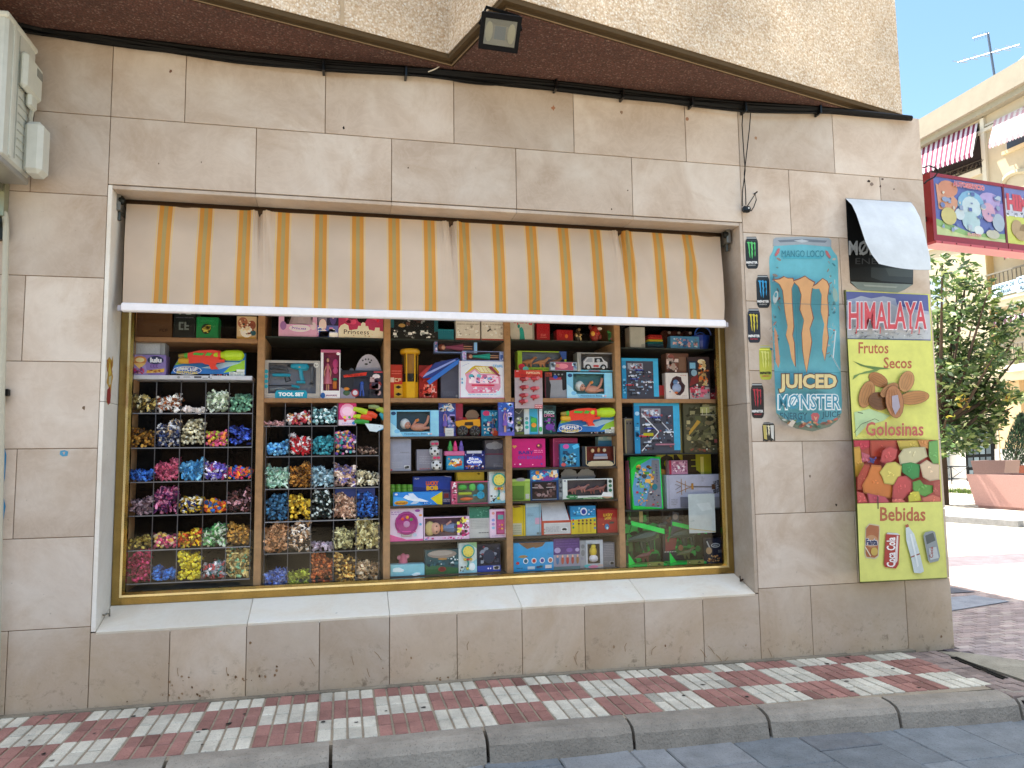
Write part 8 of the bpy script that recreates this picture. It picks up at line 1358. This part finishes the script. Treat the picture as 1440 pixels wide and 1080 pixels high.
for k, (zz_, th) in enumerate(((z3, .22), (zb2, .3), (zb1, .35))):
    mb = MB(AO); mb.box(BX0-.15, -2, zz_-th, BX0+1.1, y_r-.03, zz_, '#cfc3a8'); mb.box(BX0-.22, -2, zz_-.08, BX0-.15, y_r-.03, zz_+.02, '#d4c9b2'); mb.build('balcony_slab', 'plaster', A)
for zz_, z1_ in ((zb2, .85), (zb1, .8)):
    mb = MB(AO); mb.box(BX0-.14, -2, zz_+.02, BX0-.06, y_r-.03, zz_+.16, '#cfc3a8')
    yy = y_r-.1
    while yy > 4: mb.box(BX0-.12, yy-.02, zz_+.16, BX0-.09, yy, zz_+z1_, '#6a6458'); yy -= .16
    mb.box(BX0-.13, 4, zz_+z1_, BX0-.08, y_r-.05, zz_+z1_+.05, '#7a7468'); mb.build('balcony_railing', 'plaster', A)
def window(pts, x, col='#3a3c40', fr='#b8b2a4', pane='#4a5660'):
    mb = MB(AO); panel(mb, pts, x-.03, x-.001, fr); f = mb.build('window', 'plaster', A); mb = MB(AO); m_ = [sum(q_[i] for q_ in pts)/len(pts) for i in (0, 1)]
    panel(mb, [(m_[0]+(a-m_[0])*.86, m_[1]+(b_-m_[1])*.86) for a, b_ in pts], x-.04, x-.031, pane); mb.build('pane', 'print', f)
window([(1422, 374), (1460, 362), (1460, 396), (1422, 402)], BX0+1.1, pane='#8a98a0')
window([(1430, 474), (1460, 470), (1460, 508), (1430, 510)], BX0+1.1, pane='#8c929a')
window([(1307, 392), (1330, 386), (1330, 436), (1307, 440)], BX0, pane='#7c8894')
# top-storey loggia and window, each with an awning
mb = MB(AO); panel(mb, [(1290, 212), (1376, 174), (1381, 233), (1290, 262)], BX0-.012, BX0-.001, '#2e2826'); mb.build('loggia', 'matte', A)
mb = MB(AO); rn = random.Random(2)
for i in range(60): px = rn.uniform(1322, 1380); py = 262-(px-1300)*.37+rn.uniform(-5, 3); q_ = PX(px, py, BX0-.1); mb.tube([q_, q_+Vector((0, rn.uniform(-.12, .12), rn.uniform(.03, .16)))], .014, '#4a4238', n=4, cap=False)
a, b_ = PX(1322, 256, BX0-.1), PX(1381, 234, BX0-.1); mb.tube([a, b_], .025, '#3a342c', n=5); a, b_ = PX(1322, 247, BX0-.1), PX(1381, 224, BX0-.1); mb.tube([a, b_], .02, '#3a342c', n=5); mb.build('loggia_railing', 'metal', A)
window([(1414, 196), (1450, 182), (1450, 202), (1415, 212)], BX0, pane='#2c3440')
mb = MB(AO); panel(mb, [(1381, 168), (1386, 166), (1394, 300), (1388, 302)], BX0-.10, BX0-.001, '#c4beae'); panel(mb, [(1290, 272), (1381, 236), (1382, 244), (1290, 282)], BX0-.09, BX0-.001, '#c6bfae'); panel(mb, [(1386, 176), (1440, 150), (1440, 153), (1386, 179)], BX0-.06, BX0-.001, '#b8b2a4'); panel(mb, [(1412, 214), (1460, 193), (1460, 198), (1412, 219)], BX0-.10, BX0-.001, '#c8b898')
ar = [PX(1440+30*math.cos(a), 262-22*math.sin(a), BX0-.03) for a in [math.pi*i/12 for i in range(13)]]; mb.tube(ar, .09, '#b0a890', n=5); panel(mb, [(1290, 350), (1386, 332), (1386, 336), (1290, 356)], BX0-.08, BX0-.001, '#c6bda6'); mb.build('facade_moulding', 'plaster', A)
mb = MB(AO); q0, q1 = F2(1326, 690), F2(1460, 640); mb.box(BX0-.03, y_r+.02, -.2, BX0-.001, ya, 1.05, '#d2ccc4'); mb.box(BX0-.0, y_r-.88, -.2, BX0+.019, y_r-.02, 1.05, '#d2ccc4'); mb.build('plinth', 'plaster', A)
mb = MB(AO); panel(mb, [(1318, 560), (1336, 560), (1337, 690), (1319, 690)], BX0-.25, BX0-.001, '#97a0a4'); mb.build('grey_pilaster', 'plaster', A)
# street door
mb = MB(AO); panel(mb, [(1357.5, 596), (1398.5, 594), (1401, 700), (1362, 700)], BX0-.05, BX0-.002, '#0d0d0e'); D_ = mb.build('street_door', 'metal', A)
for r_ in range(5):
    for c_ in range(4):
        u0 = .10+c_*.21; v0 = .12+r_*.17; q = lambda u, v: (1357.5+41*u+4*v, 596+104*v-2*u); mb = MB(AO); panel(mb, [q(u0, v0), q(u0+.16, v0), q(u0+.16, v0+.13), q(u0, v0+.13)], BX0-.06, BX0-.051, '#30383c' if (r_+c_) % 3 else '#4a5458'); mb.build('pane', 'print', D_)
def striped(name, label, tl, tr, bl, br, out, n, cols, val=6):
    t = empty(name, PX(*tl, BX0), label, 'awning', 'striped awnings on the apartment building'); O = t.location; mb = MB(O)
    for i in range(n):
        u0, u1 = i/n, (i+1)/n; L_ = lambda p_, q_, u: (p_[0]+(q_[0]-p_[0])*u, p_[1]+(q_[1]-p_[1])*u); c = cols[i % 2]
        a, b_, c2, d = PX(*L_(tl, tr, u0), BX0-.05), PX(*L_(tl, tr, u1), BX0-.05), PX(*L_(bl, br, u1), BX0-out), PX(*L_(bl, br, u0), BX0-out)
        mb.face([a, b_, c2, d], c); e = Vector((0, 0, -.12)); mb.face([d+Vector((-.004, 0, 0)), c2+Vector((-.004, 0, 0)), c2+e+Vector((-.004, 0, 0)), (c2+d)/2+e*1.45+Vector((-.004, 0, 0)), d+e+Vector((-.004, 0, 0))], c)
    mb.build('fabric', 'fabric_far', t); mb = MB(O)
    for q_, r_ in ((tl, bl), (tr, br)): mb.tube([PX(*q_, BX0-.02)-Vector((0, 0, .3)), PX(*r_, BX0-out)], .02, '#6a6a68', n=5)
    mb.build('arm', 'metal', t)
attr_mat('fabric_far', rough=.85, nscale=4, namt=.06, transl=.2)
red_w = ['#7c2a48', '#cfc8d0']
striped('balcony_awning', 'long maroon and white striped awning on the top floor, left one', (1284, 211), (1375, 172.5), (1280, 245), (1368, 214), .75, 26, red_w)
striped('balcony_awning', 'maroon and white striped awning on the top floor, cut by the right edge', (1398, 169), (1470, 136), (1390, 203), (1462, 176), .75, 18, ['#c09aa0', '#d4cccc'])
striped('balcony_awning', 'low striped awning valance over the first-floor balcony', (1397, 447), (1466, 435), (1396, 452), (1466, 441), .25, 18, ['#5a3448', '#c4bcbc'])
striped('balcony_awning', 'narrow striped awning edge just under the red box sign at the right edge', (1412, 352), (1470, 340), (1412, 357), (1470, 345), .3, 16, ['#a85a68', '#d4cccc'])
for pts, lines, lb in (([(1395, 402), (1428.5, 391), (1429, 410), (1395.5, 419)], [('CLINICA DE', .06, .56, .94, .88), ('ALERGIA', .2, .12, .8, .44)], 'white CLINICA DE ALERGIA banner hung on the balcony'), ([(1429.5, 390.5), (1462, 380), (1462, 402), (1430, 412)], [('CLINICA', .06, .52, .94, .92), ('ALERGIA', .12, .08, .9, .44)], 'second white clinic banner cut off by the right edge')):
    P4 = [PX(*q_, BX0-.24) for q_ in pts]; t = empty('clinic_banner', P4[3], lb, 'banner', 'clinic banners on the balcony'); mb = MB(t.location)
    U = P4[2]-P4[3]; Vv = P4[0]-P4[3]; 
    mb.geo([P4[3], P4[2], P4[2]+Vv, P4[0], *[q_+Vector((.02, 0, 0)) for q_ in (P4[3], P4[2], P4[2]+Vv, P4[0])]], [(0, 1, 2, 3), (7, 6, 5, 4), (0, 4, 5, 1), (1, 5, 6, 2), (2, 6, 7, 3), (3, 7, 4, 0)], '#aec4cc')
    fc = Face(P4[3], U, Vv, step=.004); draw(mb, fc, [('T', s, a, b_, c, d, '#2a3848', 0, .03) for s, a, b_, c, d in lines]+[('L', [(0, .02), (1, .02)], .04, '#7a98a8')]); mb.build('banner_cloth', 'print', t)
# set-back white gable and aerial
mb = MB(AO); pts = [(1372, 150), (1376, 134), (1400, 114), (1440, 78), (1500, 40), (1500, 90), (1440, 115)]; mb.prism([F2(*q_, BX0+3) for q_ in pts], BX0+3, BX0+4, '#cfd0d0', ax='x'); mb.build('roof_gable', 'plaster', A)
t = empty('tv_aerial', PX(1400, 112, BX0+3), 'thin rooftop television aerial against the sky', 'aerial')
mb = MB(t.location); q = lambda a, b_: PX(a, b_, BX0+3); mb.tube([q(1399, 110), q(1389, 46)], .045, '#6a7078', n=6); mb.build('mast', 'metal', t)
mb = MB(t.location); mb.tube([q(1347, 88), q(1434, 63)], .03, '#7a8288', n=5); mb.tube([q(1368, 54), q(1391, 47)], .03, '#788088', n=5)
for i in range(6): a = 1350+i*15; b_ = 87-i*4.3; c = q(a, b_); mb.tube([c+Vector((-.35, 0, 0)), c+Vector((.35, 0, 0))], .016, '#7a8288', n=4)
for i in range(5): c = q(1370+i*4, 53.5-i*1.2); mb.tube([c+Vector((0, 0, -.14)), c+Vector((0, 0, .14))], .01, '#98a0a8', n=4)
mb.build('aerial_rods', 'metal', t)
mb = MB(PX(1345, 616, BX0-.02)); mb.prism([F2(*q_) for q_ in [(1340.5, 613), (1349.5, 612.5), (1350, 620), (1341, 620.5)]], BX0-.03, BX0-.001, '#4a2e24', ax='x'); tag(mb.build('wall_plaque', 'metal'), 'small brown plaque on the cream wall left of the dark street door', 'plaque')
# ---- low iron fence and planting strip
t = empty('iron_fence', (13.5, 11.5, -.04), 'low dark iron fence with crossed bars in front of the building', 'fence'); FO = t.location; FX = 15.0
q = lambda a, b_: PX(a, b_, FX)
y0f, y1f = q(1300, 660).y, q(1362, 660).y; zt_, zb_ = q(1345, 656).z, q(1345, 676).z
mb = MB(FO)
for z in (zt_, zb_+.05): mb.tube([(FX, y0f, z), (FX, y1f, z)], .015, '#1c1e20', n=5)
yy = y1f; s = .55
while yy < y0f:
    mb.tube([(FX, yy, zb_-.1), (FX, yy, zt_)], .016, '#1c1e20', n=5); mb.tube([(FX, yy, zb_+.05), (FX, yy+s, zt_)], .009, '#1c1e20', n=4); mb.tube([(FX, yy+s, zb_+.05), (FX, yy, zt_)], .009, '#1c1e20', n=4); yy += s
mb.build('bars', 'metal', t)
mb = MB(); 
for i in range(900):
    y = rs.uniform(y1f-.3, y0f+1); x = FX+rs.uniform(-.1, .9); h = rs.uniform(.04, .14); c = rs.choice(['#3c5a20', '#5a7a2c', '#2c4418', '#78903c']); mb.face([(x, y, -.04), (x+.05, y+.03, -.04), (x+.02+rs.uniform(-.05, .05), y, -.04+h)], c)
tag(mb.build('grass_strip', 'leaf'), 'strip of green grass behind the low iron fence', 'grass', kind='stuff')
# ---- pink granite planters
def planter(label, P4, depth, h, taper=.12, col='#a88078'):
    a, b_ = Vector(P4[0]), Vector(P4[1]); d = (b_-a).normalized(); nr = Vector((-d.y, d.x, 0)); L_ = (b_-a).length
    t = empty('stone_planter', a, label, 'planter', 'pink stone planters on the plaza'); M_ = Matrix(((d.x, nr.x, 0, 0), (d.y, nr.y, 0, 0), (0, 0, 1, 0), (0, 0, 0, 1))); mb = MB()
    o = [(-.0, 0, h), (L_, 0, h), (L_, depth, h), (0, depth, h)]; bt = [(taper, .05, .05), (L_-taper, .05, .05), (L_-taper, depth-.05, .05), (taper, depth-.05, .05)]; g = .09
    inn = [(g, g, h), (L_-g, g, h), (L_-g, depth-g, h), (g, depth-g, h)]; ind = [(g, g, h-.12), (L_-g, g, h-.12), (L_-g, depth-g, h-.12), (g, depth-g, h-.12)]; ft = [(taper+.02, .09, 0), (L_-taper-.02, .09, 0), (L_-taper-.02, depth-.09, 0), (taper+.02, depth-.09, 0)]; fm = [(v_[0], v_[1], .05) for v_ in ft]
    V = [M_ @ Vector(v_) for v_ in o+bt+inn+ind+fm+ft]; F = []
    for i in range(4):
        j = (i+1) % 4; F += [(i, i+4, j+4, j), (i, j, j+8, i+8), (i+8, j+8, j+12, i+12), (i+4, i+16, j+16, j+4), (i+16, i+20, j+20, j+16)]
    F.append((12, 13, 14, 15)); mb.geo(V, F, col); mb.build('stone_body', 'granite', t)
    mb = MB(); mb.geo([M_ @ Vector((x, y, h-.10)) for x, y in ((g, g), (L_-g, g), (L_-g, depth-g), (g, depth-g))], [(0, 1, 2, 3)], '#3a2a1e'); mb.build('soil', 'matte', t); return t
attr_mat('granite', rough=.6, nscale=60, namt=.22, bump=.1)
a = PZ(1368, 714, -.04); b_ = PZ(1440, 719, -.04); d = (b_-a).normalized(); b_ = a+d*2.6; hpl = 0
zpl = a.z; hh = (PY(1363, 667, a.y).z-zpl)
planter('large pink stone planter in the sun, cut by the right edge', [(a.x-.1*d.x, a.y-.1*d.y, zpl), (b_.x, b_.y, zpl)], 1.1, hh)
a2 = PY(1366, 664, 10.6); b2 = PY(1415, 664, 10.0); planter('second pink stone planter, darker, behind the large one', [(a2.x, a2.y, -.04), (b2.x, b2.y, -.04)], 1.0, PY(1366, 648, 10.6).z+.04, col='#806460')
a3 = PY(1416, 668, 12.0); planter('rust brown square planter holding the cypress', [(a3.x, 12.0, -.04), (a3.x+.9, 11.6, -.04)], .9, PY(1420, 655, 12).z+.04, taper=.03, col='#8a4a34')
# ---- foliage
def leafcloud(mb, rn, c, r_, n, cols, s0, s1, hollow=.35, light=None):
    for i in range(n):
        d = Vector((rn.gauss(0, 1), rn.gauss(0, 1), rn.gauss(0, 1))).normalized()*(hollow+(1-hollow)*rn.random()**.6)
        p_ = Vector(c)+Vector((d.x*r_[0], d.y*r_[1], d.z*r_[2])); s = rn.uniform(s0, s1)
        u_ = Vector((rn.gauss(0, 1), rn.gauss(0, 1), rn.gauss(0, .6))).normalized(); v_ = u_.cross(Vector((rn.gauss(0, 1), rn.gauss(0, 1), rn.gauss(0, 1)))).normalized()
        mb.face([p_-u_*s, p_+v_*s*.42, p_+u_*s, p_-v_*s*.42], rn.choice(cols))
t = empty('orange_tree', (11.3, 9.2, -.04), 'leafy green street tree with a few yellow leaves beyond the building corner', 'tree'); TO = t.location; rn = random.Random(21); Ty = 9.2
T_ = lambda a, b_, y=Ty: PY(a, b_, y)
trunkx = T_(1322, 690).x
mb = MB(TO); base = Vector((trunkx, Ty, -.04)); fork = Vector((trunkx+.05, Ty, 1.5)); mb.tube([base, base.lerp(fork, .5)+Vector((.03, 0, 0)), fork], [.15, .12, .11], '#4a3c30', n=9)
tips = [(1325, 372), (1318, 420), (1347, 402), (1362, 372), (1388, 415), (1372, 438), (1420, 428), (1408, 480), (1436, 462), (1430, 502), (1395, 505), (1350, 460), (1335, 520), (1310, 500), (1355, 560), (1402, 560), (1425, 572), (1330, 590), (1380, 610), (1345, 620), (1300, 560), (1290, 470)]
for px, py in tips:
    e = T_(px, py, Ty+rn.uniform(-.9, .9)); m_ = fork.lerp(e, .5)+Vector((0, 0, -.25)); mb.tube([fork, m_, e], [.06, .035, .012], '#4a3c30', n=6)
mb.build('trunk', 'matte', t)
gc = ['#3c5428', '#506c34', '#2c4020', '#687f48', '#7f9050', '#364a24', '#a0a870', '#4c6838']
mb = MB(TO)
cl = [(1328, 375, .42, 200), (1318, 400, .40, 180), (1322, 430, .5, 200), (1347, 405, .30, 130), (1357, 395, .26, 110), (1366, 378, .16, 60), (1378, 400, .22, 90), (1390, 418, .25, 110), (1368, 430, .42, 260), (1352, 445, .5, 360), (1330, 460, .5, 360), (1385, 440, .26, 120), (1398, 455, .22, 100), (1412, 442, .22, 90), (1426, 430, .16, 60), (1396, 478, .35, 190), (1410, 470, .28, 130), (1428, 462, .26, 120), (1440, 452, .18, 70), (1320, 490, .55, 480), (1345, 500, .55, 500), (1372, 490, .48, 400), (1365, 520, .50, 420), (1390, 505, .32, 170), (1408, 500, .28, 130), (1428, 500, .25, 110), (1400, 520, .16, 60), (1325, 530, .6, 600), (1350, 550, .6, 700), (1380, 555, .5, 520), (1400, 552, .38, 300), (1415, 558, .25, 130), (1430, 560, .2, 90), (1335, 580, .6, 760), (1365, 590, .55, 700), (1390, 585, .42, 360), (1330, 615, .5, 560), (1352, 620, .42, 420), (1378, 612, .34, 240), (1402, 575, .18, 70), (1315, 560, .6, 500), (1300, 520, .7, 400), (1300, 600, .6, 360), (1310, 625, .45, 280), (1290, 450, .6, 300)]
for px, py, r_, n_ in cl:
    c_ = T_(px, py, Ty+rn.uniform(-.5, .5)); leafcloud(mb, rn, c_, (r_, r_*1.3, r_*.72), int(n_*.5), gc, .05, .105)
for px, py, k in ((1352, 562, 14), (1357, 570, 8), (1420, 560, 9), (1342, 585, 4), (1392, 515, 4)): leafcloud(mb, rn, T_(px, py, Ty-.75), (.14, .1, .12), k, ['#a89a38', '#8f6a2c', '#b0a848'], .04, .08)
mb.build('crown', 'leaf', t)
t = empty('cypress', (a3.x+.45, 12.1, hh), 'small dark leaning cypress in the rust brown planter', 'tree'); rn = random.Random(3); mb = MB(t.location)
b0, b1 = T_(1427, 656, 12.1), T_(1436, 584, 12.1); mb.tube([Vector((a3.x+.45, 12.1, PY(1420, 655, 12).z-.12)), b0, b1], [.03, .025, .006], '#4a3a2c', n=6); mb.build('trunk', 'matte', t); mb = MB(t.location)
for i in range(2600):
    f = rn.random()**.9; c_ = b0.lerp(b1, f); wd_ = .26*(1-f)**.6*(.6+.8*min(1, f*5)) ; an = rn.random()*6.28; rr = wd_*rn.random()**.5; p_ = c_+Vector((rr*math.cos(an), rr*math.sin(an), rn.uniform(-.05, .05))); dr = Vector((math.cos(an)*.5+.25, math.sin(an)*.5, 1.2)).normalized()*rn.uniform(.05, .11); sd = dr.cross(Vector((rn.gauss(0, 1), rn.gauss(0, 1), 0))).normalized()*.014
    mb.face([p_-sd, p_+sd, p_+dr], rn.choice(['#1c3424', '#28442c', '#3a5638', '#142618']))
mb.build('crown', 'leaf', t)

# ---- the house across the narrow street, behind the camera (it shades and is mirrored in the glass)
t = empty('opposite_house', (1, -9.3, 0), 'plain pale house across the narrow street, facing the shop window', 'building'); O = t.location
mb = MB(O); mb.box(-9, -9.5, -.2, 8, -9.2, 3.5, '#54463a'); mb.build('wall', 'plaster', t)
for i in range(5):
    for z in (.9,): mb = MB(O); mb.box(-7+i*3, -9.19, z, -5.9+i*3, -9.16, z+1.4, '#2a2c30'); mb.build('window', 'print', t)
